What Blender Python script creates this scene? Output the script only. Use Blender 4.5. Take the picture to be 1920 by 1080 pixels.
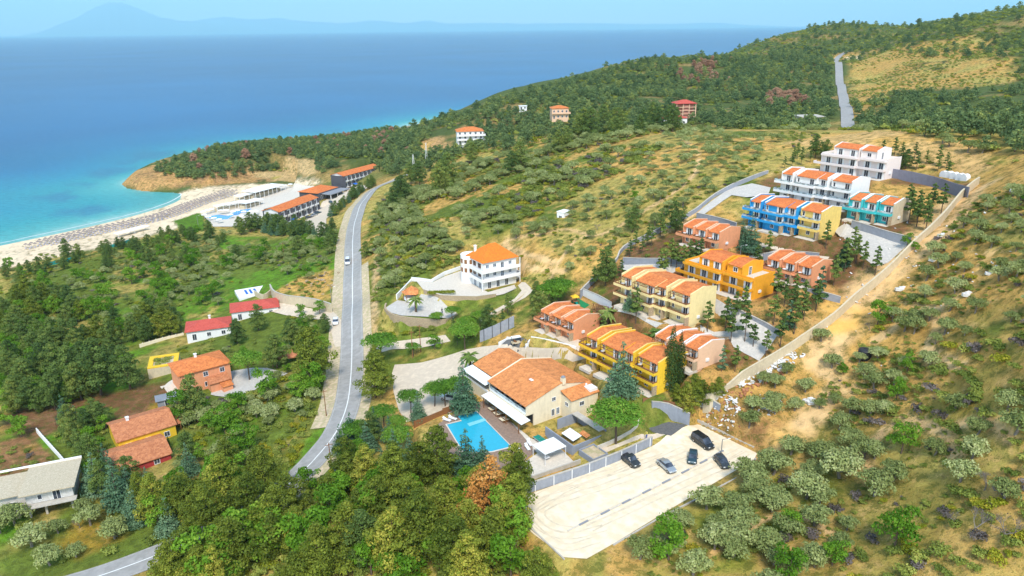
import bpy, bmesh, math, random
import numpy as np
from mathutils import Vector, Matrix, Euler
import time as _tm; _T0 = _tm.time()
random.seed(7); np.random.seed(7)
scene = bpy.context.scene
for _o in list(bpy.data.objects): bpy.data.objects.remove(_o)
# ------------------------------------------------------------ camera
CAM_H = 105.0; FPX = 1371.0; PITCH = math.radians(19.5); ROLL = 0.0122
cam_fwd = np.array([0, math.cos(PITCH), -math.sin(PITCH)])
_r0 = np.array([1.0, 0, 0]); _u0 = np.array([0, math.sin(PITCH), math.cos(PITCH)])
cam_right = math.cos(ROLL)*_r0 - math.sin(ROLL)*_u0
cam_up = math.cos(ROLL)*_u0 + math.sin(ROLL)*_r0
cam_pos = np.array([0, 0, CAM_H])
cd = bpy.data.cameras.new('camera'); cam = bpy.data.objects.new('camera', cd)
scene.collection.objects.link(cam)
cd.sensor_width = 36.0; cd.lens = 36.0*FPX/1920.0; cd.clip_start = 1.0; cd.clip_end = 150000.0
cam.matrix_world = Matrix(((cam_right[0], cam_up[0], -cam_fwd[0], 0), (cam_right[1], cam_up[1], -cam_fwd[1], 0),
                           (cam_right[2], cam_up[2], -cam_fwd[2], CAM_H), (0, 0, 0, 1)))
scene.camera = cam
# ------------------------------------------------------------ world, sun, exposure
SUN_EL = math.radians(52); SUN_AZ = math.radians(176)      # azimuth clockwise from +Y: behind the camera
world = bpy.data.worlds.new("World"); scene.world = world; world.use_nodes = True
wn = world.node_tree; wn.nodes.clear()
w_out = wn.nodes.new('ShaderNodeOutputWorld'); w_bg = wn.nodes.new('ShaderNodeBackground')
w_sky = wn.nodes.new('ShaderNodeTexSky'); w_sky.sky_type = 'NISHITA'; w_sky.sun_disc = False
w_sky.sun_elevation = SUN_EL; w_sky.sun_rotation = SUN_AZ; w_sky.altitude = 100
w_sky.air_density = 1.0; w_sky.dust_density = 0.0; w_sky.ozone_density = 2.0
w_bg.inputs['Strength'].default_value = 0.15
w_mul = wn.nodes.new('ShaderNodeMix'); w_mul.data_type = 'RGBA'; w_mul.blend_type = 'MULTIPLY'; w_mul.inputs[0].default_value = 1; w_mul.inputs[7].default_value = (1.10, 1.0, .86, 1)
wn.links.new(w_sky.outputs[0], w_mul.inputs[6]); wn.links.new(w_mul.outputs[2], w_bg.inputs['Color']); wn.links.new(w_bg.outputs[0], w_out.inputs['Surface'])
sl = bpy.data.lights.new('sun', 'SUN'); sun = bpy.data.objects.new('sun', sl); scene.collection.objects.link(sun)
sl.energy = 2.1; sl.angle = math.radians(14); sl.color = (1.0, 0.94, 0.84)
_sd = Vector((math.sin(SUN_AZ)*math.cos(SUN_EL), math.cos(SUN_AZ)*math.cos(SUN_EL), math.sin(SUN_EL)))
sun.rotation_euler = _sd.to_track_quat('Z', 'Y').to_euler()
scene.view_settings.view_transform = 'Standard'; scene.view_settings.look = 'None'
scene.view_settings.exposure = 1.22; scene.view_settings.gamma = 1.0
scene.render.engine = 'CYCLES'
scene.render.resolution_x = 1024; scene.render.resolution_y = 576
scene.cycles.max_bounces = 6; scene.cycles.diffuse_bounces = 2; scene.cycles.glossy_bounces = 2
scene.cycles.transmission_bounces = 3; scene.cycles.transparent_max_bounces = 6; scene.cycles.volume_bounces = 1
# ------------------------------------------------------------ pixel rays and terrain height
def ray(px, py):
    d = cam_fwd + cam_right*((px-960)/FPX) - cam_up*((py-540)/FPX)
    return d/np.linalg.norm(d)
def at_z(px, py, z):
    d = ray(px, py); t = (z-CAM_H)/d[2]; return cam_pos+d*t
def at_d(px, py, dist):
    d = ray(px, py); t = dist/math.hypot(d[0], d[1]); return cam_pos+d*t
# (px, py, elevation): what stands at that place of the ground
CP = [
 # main road
 (150,1085,14),(300,1040,14.5),(470,960,16),(560,895,17),(631,809,18),(657,710,19),(660,630,20),(661,559,21),(662,500,22),(662,441,22.5),(678,381,23),(715,350,24),(745,338,25),
 # west of the road
 (0,1080,12),(120,1000,12.5),(60,960,13),(0,850,11),(250,880,13),(100,780,10),(350,800,14),(300,700,12),(450,720,15),(400,900,15),(520,780,17),(560,620,18),(480,620,14.5),(400,640,13.5),(200,640,8),(0,640,5),(0,560,3),
 (560,560,18),(600,500,20),(520,540,16),(400,540,12),(250,540,8),(120,540,6),(600,450,17),(500,470,11),(350,470,7.5),(200,490,5),(80,500,4),
 # hotel and beach
 (545,425,8),(440,430,6.5),(620,400,12),(600,375,9.5),(650,355,12),(700,340,19),(500,370,6),(440,395,5),(560,355,7),(400,385,3.5),(300,425,3.5),(150,462,3.2),(30,480,3),(440,352,3),(340,360,2),(380,357,2.5),
 # cape
 (300,330,7),(350,318,10),(420,320,9),(480,310,11),(560,325,12),(560,305,16),(450,295,16),(400,290,15),(520,285,17),(620,310,20),(620,285,20),(700,270,19),(740,262,20),
 # east bank of the road, slope
 (690,560,22),(708,560,27),(705,500,28),(700,450,28),(720,400,29),(740,440,33),(760,500,32),(760,370,27),(740,360,26),(690,640,21),(700,730,19.5),(730,690,20),
 (800,400,34),(850,470,36),(800,330,30),(850,340,36),(900,400,40),(950,440,41),(860,300,40),(950,340,44),(1000,290,47),(1050,350,48),(1000,400,44),(1100,300,52),(1100,420,46),(1050,460,42.5),(1000,480,40),(1200,350,54),(1200,270,58),(1300,300,60),(1300,250,61),(1250,400,52),(1150,450,46),(1400,300,62),(1400,250,63),(1100,500,42),
 # villa
 (770,545,29.5),(790,580,27.5),(740,585,27.5),(860,590,28),(850,535,31),(900,550,31.5),(960,535,32),(920,500,33),(870,500,32),(980,560,33),(900,600,29.5),(830,630,25.5),(760,640,23),
 # restaurant, car park
 (800,700,22.5),(780,760,22.5),(850,760,23.5),(900,690,26),(870,655,26),(950,650,28.5),(1050,655,30),(900,800,25),(960,840,25),(840,840,24),(1030,870,25),(1100,830,26),(1000,790,26),(1180,780,29),(1200,740,31),(1240,790,28.5),
 (990,930,25.5),(1120,895,26),(1220,845,26.5),(1300,800,27),(1420,855,28),(1400,900,28),(1250,965,27),(1080,1045,26),(1000,1000,25.5),
 # foreground woods
 (640,900,19),(750,950,21),(900,950,23),(700,1060,19),(900,1070,22),(500,1060,16),(640,800,19.5),(740,850,21),(940,900,24.2),
 # complex
 (1150,740,33.5),(1080,700,32),(1240,760,33.5),(1060,640,33),(1010,620,32.5),(1100,660,34.5),(960,610,31.5),(930,630,30),(1040,580,38),(1090,560,39),(1230,610,40),(1140,560,41),(1300,640,39),(1250,670,37),(1290,690,36.5),(1180,500,44),(1280,500,46),(1250,450,48),(1340,570,43.5),(1290,540,44.5),(1400,580,44),(1430,660,39.5),(1330,740,34.5),(1380,700,37),
 (1330,468,50),(1280,460,49),(1380,480,50),(1440,462,53),(1390,430,53),(1500,470,53),(1350,390,55),(1450,540,47.5),(1510,545,47.5),(1540,500,49.5),(1560,560,46),(1500,620,42),
 (1500,395,58),(1440,370,59),(1600,420,57.5),(1650,430,57),(1700,440,55.5),(1620,330,64),(1520,330,63.5),(1580,400,58.5),(1640,480,53),(1700,400,59),(1750,370,61),(1810,365,62),(1650,350,62.5),(1830,345,63),(1600,300,65.5),
 # bare hill
 (1600,265,68),(1700,280,68),(1550,260,66),(1800,290,68),(1850,310,68),(1500,255,65),(1900,320,70),
 # right slope
 (1440,830,29),(1500,760,33),(1400,760,33),(1560,700,37.5),(1620,660,41),(1600,580,45),(1700,520,51),(1780,430,58),(1850,400,63),(1900,400,66),(1850,500,58),(1900,560,58),(1800,600,51),(1750,680,45),(1850,750,46),(1920,800,47),(1650,780,37),(1750,850,38),(1900,950,41),(1600,880,31.5),(1500,930,29),(1700,980,33),(1550,1050,28.5),(1350,1040,27),(1200,1060,26.5),(1850,1070,36),(1920,1080,38),(1920,650,57),
]
# (px, py, ground distance)
CPD = [
 (1590,238,470),(1583,200,600),(1575,160,780),(1568,120,980),(1600,90,1150),(1500,245,440),(1500,200,560),(1400,225,480),(1500,130,880),(1400,170,720),(1400,120,950),
 (880,270,460),(1048,226,515),(1265,232,500),(950,240,520),(1150,235,500),(1150,180,680),(1250,170,720),(1050,180,640),(900,230,540),(820,250,560),(1340,225,500),(1350,160,760),
 (770,240,760),(860,205,720),(1000,163,800),(1150,125,900),(1330,106,1000),(1480,68,1250),(1570,46,1450),(1630,49,1450),(1690,62,1300),
 (1700,240,440),(1800,250,420),(1900,260,420),(1700,180,620),(1800,190,560),(1900,200,520),(1700,120,820),(1800,110,800),(1900,110,740),(1640,230,460),(1640,150,820),(1730,56,1120),(1800,44,1050),(1910,26,950),(1860,34,1000),(1700,80,980),(1850,70,900),
 (1650,100,1020),(760,290,520),(800,290,500),
]
# free points: x, y, z
CPW = [(-260,40,10),(-120,40,12),(0,60,18),(80,60,24),(180,60,34),(280,60,48),(400,150,78),(420,300,85),(600,600,120),(900,800,150),(1100,1200,170),
       (-500,300,0),(-700,200,0),(500,1900,20),(900,1900,50),(1400,1600,95),(1300,600,170),(800,300,120),(340,340,66),(450,420,62)]
_pts = [tuple(at_z(*c)) for c in CP] + [tuple(at_d(*c)) for c in CPD] + [tuple(map(float, c)) for c in CPW]
# extra low points beyond the northern ridge so that it falls to the sea
for _px, _d in ((860,1000),(1000,1100),(1150,1250),(1330,1500),(1480,1800)):
    _p = at_d(_px, 120, _d); _pts.append((_p[0], _p[1], -10.0))
AZ = math.radians(-54)
# key: (pixel of front right base corner, base z, left end u, depth)
BLK = {
 'ymid': ((1292.2,611.2), 41.0, -19.8, 8.5), 'blue': ((1535.3,449.7), 53.5, -20.6, 8.5), 'white': ((1591.5,395.3), 58.0, -21.8, 8.5),
 'teal': ((1671.4,422.5), 57.5, -10.8, 8), 'salA': ((1348,470.4), 50.0, -11.6, 8), 'salB': ((1519.4,537.5), 47.5, -12, 8),
 'sallow': ((1076.7,638.3), 33.8, -10.4, 8), 'sallow2': ((1308.3,693.3), 36.5, -10.6, 8), 'byel': ((1232.6,739.3), 32.3, -20.8, 8.5),
 'orange': ((1405.1,564.5), 44.6, -19, 13), 'whup': ((1655,338), 62.5, -22, 10),
}
BPOS = {k: at_z(*v[0], v[1]) for k, v in BLK.items()}
_u = np.array([math.cos(AZ), math.sin(AZ)]); _v = np.array([-_u[1], _u[0]])
_bp = []
for k, (b_, z_, L_, D_) in BLK.items():
    p = BPOS[k][:2]
    for a in np.linspace(L_-1, 1, 4):
        for b in (-4, D_*.5, D_+1): q = p+_u*a+_v*b; _bp.append((q[0], q[1], z_))
_bpa = np.array(_bp)
_pts = [q for q in _pts if np.min(np.hypot(_bpa[:, 0]-q[0], _bpa[:, 1]-q[1])) > 7]
_keep = []
for q in _bp:
    if all(math.hypot(q[0]-r[0], q[1]-r[1]) > 4 or abs(q[2]-r[2]) < .1 for r in _keep): _keep.append(q)
_pts += _keep
_P = np.array(_pts)
_S = 200.0
def _tps(r2):
    return 0.5*r2*np.log(r2+1e-9)
def _solve(P, lam):
    n = len(P); X = P[:, :2]/_S
    r2 = ((X[:, None, :]-X[None, :, :])**2).sum(-1)
    K = _tps(r2) + lam*np.eye(n)
    Q = np.hstack([np.ones((n, 1)), X]); A = np.zeros((n+3, n+3))
    A[:n, :n] = K; A[:n, n:] = Q; A[n:, :n] = Q.T
    b = np.zeros(n+3); b[:n] = P[:, 2]
    return np.linalg.solve(A, b)
_W = _solve(_P, 0.002)
def rbf_full(X, Y):
    X = np.atleast_1d(np.asarray(X, float)).ravel()/_S; Y = np.atleast_1d(np.asarray(Y, float)).ravel()/_S
    out = np.empty(len(X)); n = len(_P); PX = _P[:, 0]/_S; PY = _P[:, 1]/_S
    for i in range(0, len(X), 20000):
        x = X[i:i+20000]; y = Y[i:i+20000]
        r2 = (x[:, None]-PX)**2+(y[:, None]-PY)**2
        out[i:i+20000] = _tps(r2)@_W[:n] + _W[n] + _W[n+1]*x + _W[n+2]*y
    return out
_UG = np.linspace(math.log(20), math.log(4200), 400); _SG = np.linspace(-1.3, 1.3, 300)
_gu, _gs = np.meshgrid(_UG, _SG, indexing='ij'); _gy = np.exp(_gu); _TAB = rbf_full((_gs*_gy).ravel(), _gy.ravel()).reshape(400, 300)
def rbf(X, Y):
    X = np.atleast_1d(np.asarray(X, float)).ravel(); Y = np.atleast_1d(np.asarray(Y, float)).ravel()
    ys = np.maximum(Y, 1e-3); u = (np.log(ys)-_UG[0])/(_UG[1]-_UG[0]); v = (np.clip(X/ys, -1e4, 1e4)-_SG[0])/(_SG[1]-_SG[0])
    ok = (u >= 0) & (u < 399) & (v >= 0) & (v < 299); out = np.empty(len(X))
    ui = np.clip(u.astype(int), 0, 398); vi = np.clip(v.astype(int), 0, 298); fu = u-ui; fv = v-vi
    out = (_TAB[ui, vi]*(1-fu)+_TAB[ui+1, vi]*fu)*(1-fv)+(_TAB[ui, vi+1]*(1-fu)+_TAB[ui+1, vi+1]*fu)*fv
    if not ok.all(): out[~ok] = rbf_full(X[~ok], Y[~ok])
    return out
# coast: pixels on the water line (z = 0), then hidden coast beyond the ridge
COAST_PX = [(-600,560,.07),(-300,500,.07),(-100,474,.07),(0,456,.07),(60,443,.07),(120,430,.07),(180,417,.07),(240,403,.07),(290,389,.07),(325,374,.07),(338,364,.07),(322,361,.3),(300,360,.8),(270,358,1.),(240,353,1.),(229,345,1.),(238,338,1.),(262,328,1.),(300,318,1.),(330,300,1.),(380,283,.5),(480,268,.5),(600,258,.5),(690,250,.3),(730,243,.2),(772,229,.3)]
COAST = [(*at_z(a, b, 0)[:2], s) for a, b, s in COAST_PX]
for _px, _d, _s in ((860,980,.5),(1000,1040,.5),(1150,1130,.5),(1330,1350,.4),(1480,1640,.4),(1600,2100,.4)):
    _p = at_d(_px, 120, _d); COAST.append((_p[0], _p[1], _s))
COAST += [(3200, 4000, .4), (4000, 2000, .4), (4000, -600, .4), (-1500, -600, .4)]
_C = np.array(COAST)
def poly_sd(X, Y, poly, attr=None):
    """distance to the polygon's edge, positive inside; optional attribute of the nearest edge"""
    poly = np.asarray(poly, float); n = len(poly)
    best = np.full(len(X), 1e18); ins = np.zeros(len(X), bool); av = np.zeros(len(X))
    for i in range(n):
        ax, ay = poly[i][:2]; bx, by = poly[(i+1) % n][:2]
        dx, dy = bx-ax, by-ay; L = dx*dx+dy*dy+1e-12
        t = np.clip(((X-ax)*dx+(Y-ay)*dy)/L, 0, 1)
        d = (X-ax-t*dx)**2+(Y-ay-t*dy)**2
        m = d < best; best = np.where(m, d, best)
        if attr is not None: av = np.where(m, attr[i]*(1-t)+attr[(i+1) % n]*t, av)
        c = ((ay > Y) != (by > Y))
        with np.errstate(divide='ignore', invalid='ignore'):
            xc = (bx-ax)*(Y-ay)/(by-ay if by != ay else 1e-12)+ax
        ins ^= c & (X < xc)
    r = np.sqrt(best)*np.where(ins, 1, -1)
    return (r, av) if attr is not None else r
# level pads: (pixel polygon, elevation or None to keep a fitted plane, blend metres)
def vnoise(X, Y, s, seed=0):
    """smooth value noise, -1..1"""
    x = np.asarray(X, float)/s; y = np.asarray(Y, float)/s; xi = np.floor(x).astype(int); yi = np.floor(y).astype(int); fx = x-xi; fy = y-yi
    fx = fx*fx*(3-2*fx); fy = fy*fy*(3-2*fy)
    def h(a, b):
        v = (a*374761393+b*668265263+seed*1442695041) & 0xffffffff
        v = ((v ^ (v >> 13))*1274126177) & 0xffffffff
        return ((v ^ (v >> 16)) & 0xffff)/32767.5-1
    return (h(xi, yi)*(1-fx)+h(xi+1, yi)*fx)*(1-fy)+(h(xi, yi+1)*(1-fx)+h(xi+1, yi+1)*fx)*fy
PADS_PX = [
 ([(990,925),(1110,885),(1215,840),(1270,805),(1310,795),(1420,850),(1415,862),(1240,967),(1150,1022),(1100,1050),(1055,1047),(1010,1005),(980,965)], 26.5, 3),
 ([(720,575),(750,560),(790,550),(830,560),(860,585),(850,600),(800,597),(752,594),(728,585)], 28.0, 1.5),
 ([(772,527),(810,528),(834,516),(870,504),(960,510),(975,538),(933,552),(894,558),(824,556),(790,545)], 31.8, 2.5),
 ([(785,800),(880,760),(930,740),(1000,790),(1080,870),(1040,880),(900,870),(800,850)], 25.0, 2),
 ([(1200,768),(1238,764),(1288,796),(1258,818),(1224,812)], 27.3, 2.5),
 ([(880,700),(960,690),(1110,730),(1100,800),(1010,810),(930,745)], 25.6, 3),
]
PADS = [([tuple(at_z(a, b, z)[:2]) for a, b in pp], z, bl) for pp, z, bl in PADS_PX]
def sstep(v, a, b):
    t = np.clip((v-a)/(b-a), 0, 1); return t*t*(3-2*t)
def height(X, Y):
    X = np.atleast_1d(np.asarray(X, float)).ravel(); Y = np.atleast_1d(np.asarray(Y, float)).ravel()
    z = rbf(X, Y)
    D = np.hypot(X, Y)
    z = z + sstep(D, 420, 800)*(vnoise(X, Y, 70, 3)*4+vnoise(X, Y, 28, 4)*1.8) + sstep(z, 3, 12)*vnoise(X, Y, 14, 5)*.25
    for poly, pz, bl in PADS:
        m = (np.abs(X-poly[0][0]) < 130) & (np.abs(Y-poly[0][1]) < 130)
        if not m.any(): continue
        w = sstep(poly_sd(X[m], Y[m], poly), -bl, 0); z[m] = z[m]*(1-w)+pz*w
    sd, sl_ = poly_sd(X, Y, _C[:, :2], _C[:, 2])
    lim = np.where(sd > 0, sd*sl_, sd*np.minimum(sl_, .12))
    # soft minimum with the shore slope
    k = 1.2
    z2 = np.where(sd < 80, -k*np.logaddexp(-z/k, -lim/k), z)
    z2 = np.where(sd < -3, np.minimum(z2, -.4), z2)
    return np.where(sd < 0, np.maximum(np.minimum(z2, lim), -12), z2)
def hz(x, y): return float(height([x], [y])[0])
_HT = {}
def hquick(X, Y):
    """height from a table of the finished ground, for marching along rays"""
    if 't' not in _HT:
        U_ = np.linspace(math.log(40), math.log(3600), 620); S_ = np.linspace(-1.3, 1.3, 520); a, b = np.meshgrid(U_, S_, indexing='ij'); y = np.exp(a)
        _HT['t'] = height((b*y).ravel(), y.ravel()).reshape(620, 520)
    T = _HT['t']; ys = np.maximum(Y, 1e-3); u = np.clip((np.log(ys)-math.log(40))/(math.log(3600)-math.log(40))*619, 0, 618.99); v = np.clip((X/ys+1.3)/2.6*519, 0, 518.99)
    ui = u.astype(int); vi = v.astype(int); fu = u-ui; fv = v-vi
    return (T[ui, vi]*(1-fu)+T[ui+1, vi]*fu)*(1-fv)+(T[ui, vi+1]*(1-fu)+T[ui+1, vi+1]*fu)*fv
def GL(pxs):
    """ground points seen at pixels of the photograph"""
    pxs = np.asarray(pxs, float); N = len(pxs)
    D = cam_fwd[None]+cam_right[None]*((pxs[:, :1]-960)/FPX)-cam_up[None]*((pxs[:, 1:2]-540)/FPX)
    D /= np.linalg.norm(D, axis=1)[:, None]
    t = np.geomspace(60, 3000, 420); Q = cam_pos+D[:, None, :]*t[None, :, None]
    H = np.maximum(hquick(Q[..., 0].ravel(), Q[..., 1].ravel()).reshape(N, -1), 0)
    hit = Q[..., 2] < H; k = np.where(hit.any(1), hit.argmax(1), len(t)-1); k = np.maximum(k, 1)
    lo = t[k-1]; hi = t[k].copy()
    for _ in range(9):
        mid = (lo+hi)/2; q = cam_pos+D*mid[:, None]; h = np.maximum(hquick(q[:, 0], q[:, 1]), 0)
        b = q[:, 2] < h; hi = np.where(b, mid, hi); lo = np.where(b, lo, mid)
    q = cam_pos+D*hi[:, None]; q[:, 2] = np.maximum(height(q[:, 0], q[:, 1]), 0)
    return q
def G(px, py): return GL([(px, py)])[0]
def pix(p):
    v = np.asarray(p, float)-cam_pos; z = v@cam_fwd
    return 960+FPX*(v@cam_right)/z, 540-FPX*(v@cam_up)/z
def ppm(p): 
    return FPX/((np.asarray(p, float)-cam_pos)@cam_fwd)
# ------------------------------------------------------------ building plots (levelled into the ground before anything is built)
for k, (b_, z_, L_, D_) in BLK.items():
    p = BPOS[k][:2]
    PADS.append(([tuple(p+_u*a+_v*b) for a, b in ((L_-.6, -3.5), (.8, -3), (.8, D_+.3), (L_-.6, D_+.3))], z_, 3))
def pad_rect(px, z, az, x0, x1, y0, y1, bl=2.0):
    p = at_z(*px, z)[:2]; a = math.radians(az); u = np.array([math.cos(a), math.sin(a)]); v = np.array([-u[1], u[0]])
    PADS.append(([tuple(p+u*i+v*j) for i, j in ((x0, y0), (x1, y0), (x1, y1), (x0, y1))], z, bl))
pad_rect((526,422), 8, 71, -1, 44, -2, 13, 3)
pad_rect((646,352), 12, 62, -2, 44, -2, 14, 3)
pad_rect((596,372), 9.5, 65, -4, 24, -12, 14, 3)
pad_rect((360,745), 14.5, 0, -10, 6, -4, 12)
# ------------------------------------------------------------ helpers
COL = scene.collection
def link(o): COL.objects.link(o); return o
def tag(o, label=None, cat=None, group=None, kind=None):
    if label: o['label'] = label
    if cat: o['category'] = cat
    if group: o['group'] = group
    if kind: o['kind'] = kind
    return o
def thing(name, label, cat, loc=(0, 0, 0), rz=0.0, group=None):
    o = bpy.data.objects.new(name, None); link(o); o.empty_display_size = .2
    o.location = loc; o.rotation_euler = (0, 0, rz); return tag(o, label, cat, group)
class MB:
    def __init__(s): s.v = []; s.f = []
    def add(s, vs, fs):
        n = len(s.v); s.v += [tuple(map(float, q)) for q in vs]; s.f += [tuple(i+n for i in f) for f in fs]; return s
    def box(s, x0, x1, y0, y1, z0, z1):
        return s.add([(x0,y0,z0),(x1,y0,z0),(x1,y1,z0),(x0,y1,z0),(x0,y0,z1),(x1,y0,z1),(x1,y1,z1),(x0,y1,z1)],
                     [(3,2,1,0),(4,5,6,7),(0,1,5,4),(1,2,6,5),(2,3,7,6),(3,0,4,7)])
    def rbox(s, c, sz, rz=0.0, z0=None):
        cx, cy, cz = c; hx, hy, hz_ = sz[0]/2, sz[1]/2, sz[2]/2; ca, sa = math.cos(rz), math.sin(rz); vs = []
        for z in (-hz_, hz_):
            for x, y in ((-hx,-hy),(hx,-hy),(hx,hy),(-hx,hy)): vs.append((cx+x*ca-y*sa, cy+x*sa+y*ca, cz+z))
        return s.add(vs, [(3,2,1,0),(4,5,6,7),(0,1,5,4),(1,2,6,5),(2,3,7,6),(3,0,4,7)])
    def prism(s, poly, z0, z1):
        n = len(poly); a = sum(poly[i][0]*poly[(i+1)%n][1]-poly[(i+1)%n][0]*poly[i][1] for i in range(n))
        if a < 0: poly = poly[::-1]
        zz0 = z0 if hasattr(z0, '__len__') else [z0]*n; zz1 = z1 if hasattr(z1, '__len__') else [z1]*n
        return s.add([(p[0],p[1],zz0[i]) for i, p in enumerate(poly)]+[(p[0],p[1],zz1[i]) for i, p in enumerate(poly)],
                     [tuple(range(n))[::-1], tuple(range(n, 2*n))]+[(i,(i+1)%n,(i+1)%n+n,i+n) for i in range(n)])
    def xprism(s, prof, x0, x1):
        """profile in (y, z) swept along x"""
        n = len(prof); a = sum(prof[i][0]*prof[(i+1)%n][1]-prof[(i+1)%n][0]*prof[i][1] for i in range(n))
        if a < 0: prof = prof[::-1]
        return s.add([(x0,p[0],p[1]) for p in prof]+[(x1,p[0],p[1]) for p in prof],
                     [tuple(range(n))[::-1], tuple(range(n, 2*n))]+[(i,(i+1)%n,(i+1)%n+n,i+n) for i in range(n)])
    def yprism(s, prof, y0, y1):
        """profile in (x, z) swept along y"""
        n = len(prof); a = sum(prof[i][0]*prof[(i+1)%n][1]-prof[(i+1)%n][0]*prof[i][1] for i in range(n))
        if a > 0: prof = prof[::-1]
        return s.add([(p[0],y0,p[1]) for p in prof]+[(p[0],y1,p[1]) for p in prof],
                     [tuple(range(n))[::-1], tuple(range(n, 2*n))]+[(i,(i+1)%n,(i+1)%n+n,i+n) for i in range(n)])
    def tube(s, p0, p1, r0, r1=None, n=6):
        r1 = r0 if r1 is None else r1; a = Vector(p0); b = Vector(p1); d = (b-a)
        if d.length < 1e-6: return s
        q = d.to_track_quat('Z', 'Y'); vs = []
        for c, r in ((a, r0), (b, r1)):
            for i in range(n):
                t = 2*math.pi*i/n; vs.append(c+q@Vector((r*math.cos(t), r*math.sin(t), 0)))
        return s.add(vs, [tuple(range(n))[::-1], tuple(range(n, 2*n))]+[(i,(i+1)%n,(i+1)%n+n,i+n) for i in range(n)])
    def lathe(s, prof, c=(0,0,0), n=16):
        vs = []; fs = []; m = len(prof)
        for r, z in prof:
            for i in range(n):
                t = 2*math.pi*i/n; vs.append((c[0]+r*math.cos(t), c[1]+r*math.sin(t), c[2]+z))
        for j in range(m-1):
            for i in range(n): fs.append((j*n+i, j*n+(i+1)%n, (j+1)*n+(i+1)%n, (j+1)*n+i))
        fs.append(tuple(range(n))[::-1]); fs.append(tuple(range((m-1)*n, m*n)))
        return s.add(vs, fs)
    def quad(s, a, b, c, d, t=0.0):
        if t == 0: return s.add([a, b, c, d], [(0,1,2,3)])
        n = (Vector(b)-Vector(a)).cross(Vector(d)-Vector(a)).normalized()*t
        vs = [Vector(q) for q in (a, b, c, d)]; vs = [q-n for q in vs]+vs
        return s.add(vs, [(3,2,1,0),(4,5,6,7),(0,1,5,4),(1,2,6,5),(2,3,7,6),(3,0,4,7)])
    def build(s, name, m, parent=None, smooth=False):
        me = bpy.data.meshes.new(name); me.from_pydata(s.v, [], s.f); me.materials.append(m)
        if smooth: me.polygons.foreach_set('use_smooth', [True]*len(me.polygons))
        me.update(); o = bpy.data.objects.new(name, me); link(o)
        if parent: o.parent = parent
        return o
_kids = {}
def children(o): return [c for c in bpy.data.objects if c.parent == o] if False else list(o.children)
def copy_tree(o, parent=None):
    c = o.copy(); link(c)
    if parent: c.parent = parent
    for ch in list(o.children): copy_tree(ch, c)
    return c
# ------------------------------------------------------------ materials
def nt(name):
    m = bpy.data.materials.new(name); m.use_nodes = True; n = m.node_tree; n.nodes.clear()
    out = n.nodes.new('ShaderNodeOutputMaterial'); return m, n, out
def N(n, t, **kw):
    x = n.nodes.new(t)
    for k, v in kw.items():
        if k in x.inputs.keys() if isinstance(k, str) else False: x.inputs[k].default_value = v
        else: setattr(x, k, v)
    return x
def mat(name, col, rough=.7, var=.12, vs=1.2, bump=0.0, bs=8., metal=0., spec=.3, stain=0., col2=None):
    """painted or mineral surface with soft large variation, fine grain and optional dirt"""
    m, n, out = nt(name); L = n.links.new
    p = n.nodes.new('ShaderNodeBsdfPrincipled'); L(p.outputs[0], out.inputs['Surface'])
    p.inputs['Roughness'].default_value = rough; p.inputs['Metallic'].default_value = metal
    p.inputs['Specular IOR Level'].default_value = spec
    g = n.nodes.new('ShaderNodeNewGeometry')
    a = n.nodes.new('ShaderNodeTexNoise'); a.inputs['Scale'].default_value = vs; a.inputs['Detail'].default_value = 5; a.inputs['Roughness'].default_value = .65
    L(g.outputs['Position'], a.inputs['Vector'])
    r = n.nodes.new('ShaderNodeMapRange'); r.inputs[1].default_value = .3; r.inputs[2].default_value = .7
    r.inputs[3].default_value = 1-var; r.inputs[4].default_value = 1+var*.6; L(a.outputs[0], r.inputs[0])
    h = n.nodes.new('ShaderNodeHueSaturation'); h.inputs['Color'].default_value = (*col, 1); L(r.outputs[0], h.inputs['Value'])
    src = h.outputs[0]
    if col2 is not None:
        b = n.nodes.new('ShaderNodeTexNoise'); b.inputs['Scale'].default_value = vs*2.3; b.inputs['Detail'].default_value = 6; L(g.outputs['Position'], b.inputs['Vector'])
        r2 = n.nodes.new('ShaderNodeMapRange'); r2.inputs[1].default_value = .42; r2.inputs[2].default_value = .6; L(b.outputs[0], r2.inputs[0])
        mx = n.nodes.new('ShaderNodeMix'); mx.data_type = 'RGBA'; L(r2.outputs[0], mx.inputs[0]); L(src, mx.inputs[6]); mx.inputs[7].default_value = (*col2, 1); src = mx.outputs[2]
    if stain:
        mp = n.nodes.new('ShaderNodeMapping'); mp.inputs['Scale'].default_value = (1.6, 1.6, .22); L(g.outputs['Position'], mp.inputs[0])
        b = n.nodes.new('ShaderNodeTexNoise'); b.inputs['Scale'].default_value = 1.3; b.inputs['Detail'].default_value = 6; b.inputs['Roughness'].default_value = .7; L(mp.outputs[0], b.inputs['Vector'])
        r2 = n.nodes.new('ShaderNodeMapRange'); r2.inputs[1].default_value = .5; r2.inputs[2].default_value = .75; r2.inputs[4].default_value = stain; L(b.outputs[0], r2.inputs[0])
        mx = n.nodes.new('ShaderNodeMix'); mx.data_type = 'RGBA'; L(r2.outputs[0], mx.inputs[0]); L(src, mx.inputs[6]); mx.inputs[7].default_value = (col[0]*.5, col[1]*.45, col[2]*.4, 1); src = mx.outputs[2]
    L(src, p.inputs['Base Color'])
    if bump:
        b = n.nodes.new('ShaderNodeTexNoise'); b.inputs['Scale'].default_value = bs; b.inputs['Detail'].default_value = 4; L(g.outputs['Position'], b.inputs['Vector'])
        bb = n.nodes.new('ShaderNodeBump'); bb.inputs['Strength'].default_value = bump; bb.inputs['Distance'].default_value = .1; L(b.outputs[0], bb.inputs['Height']); L(bb.outputs[0], p.inputs['Normal'])
    return m
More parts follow.
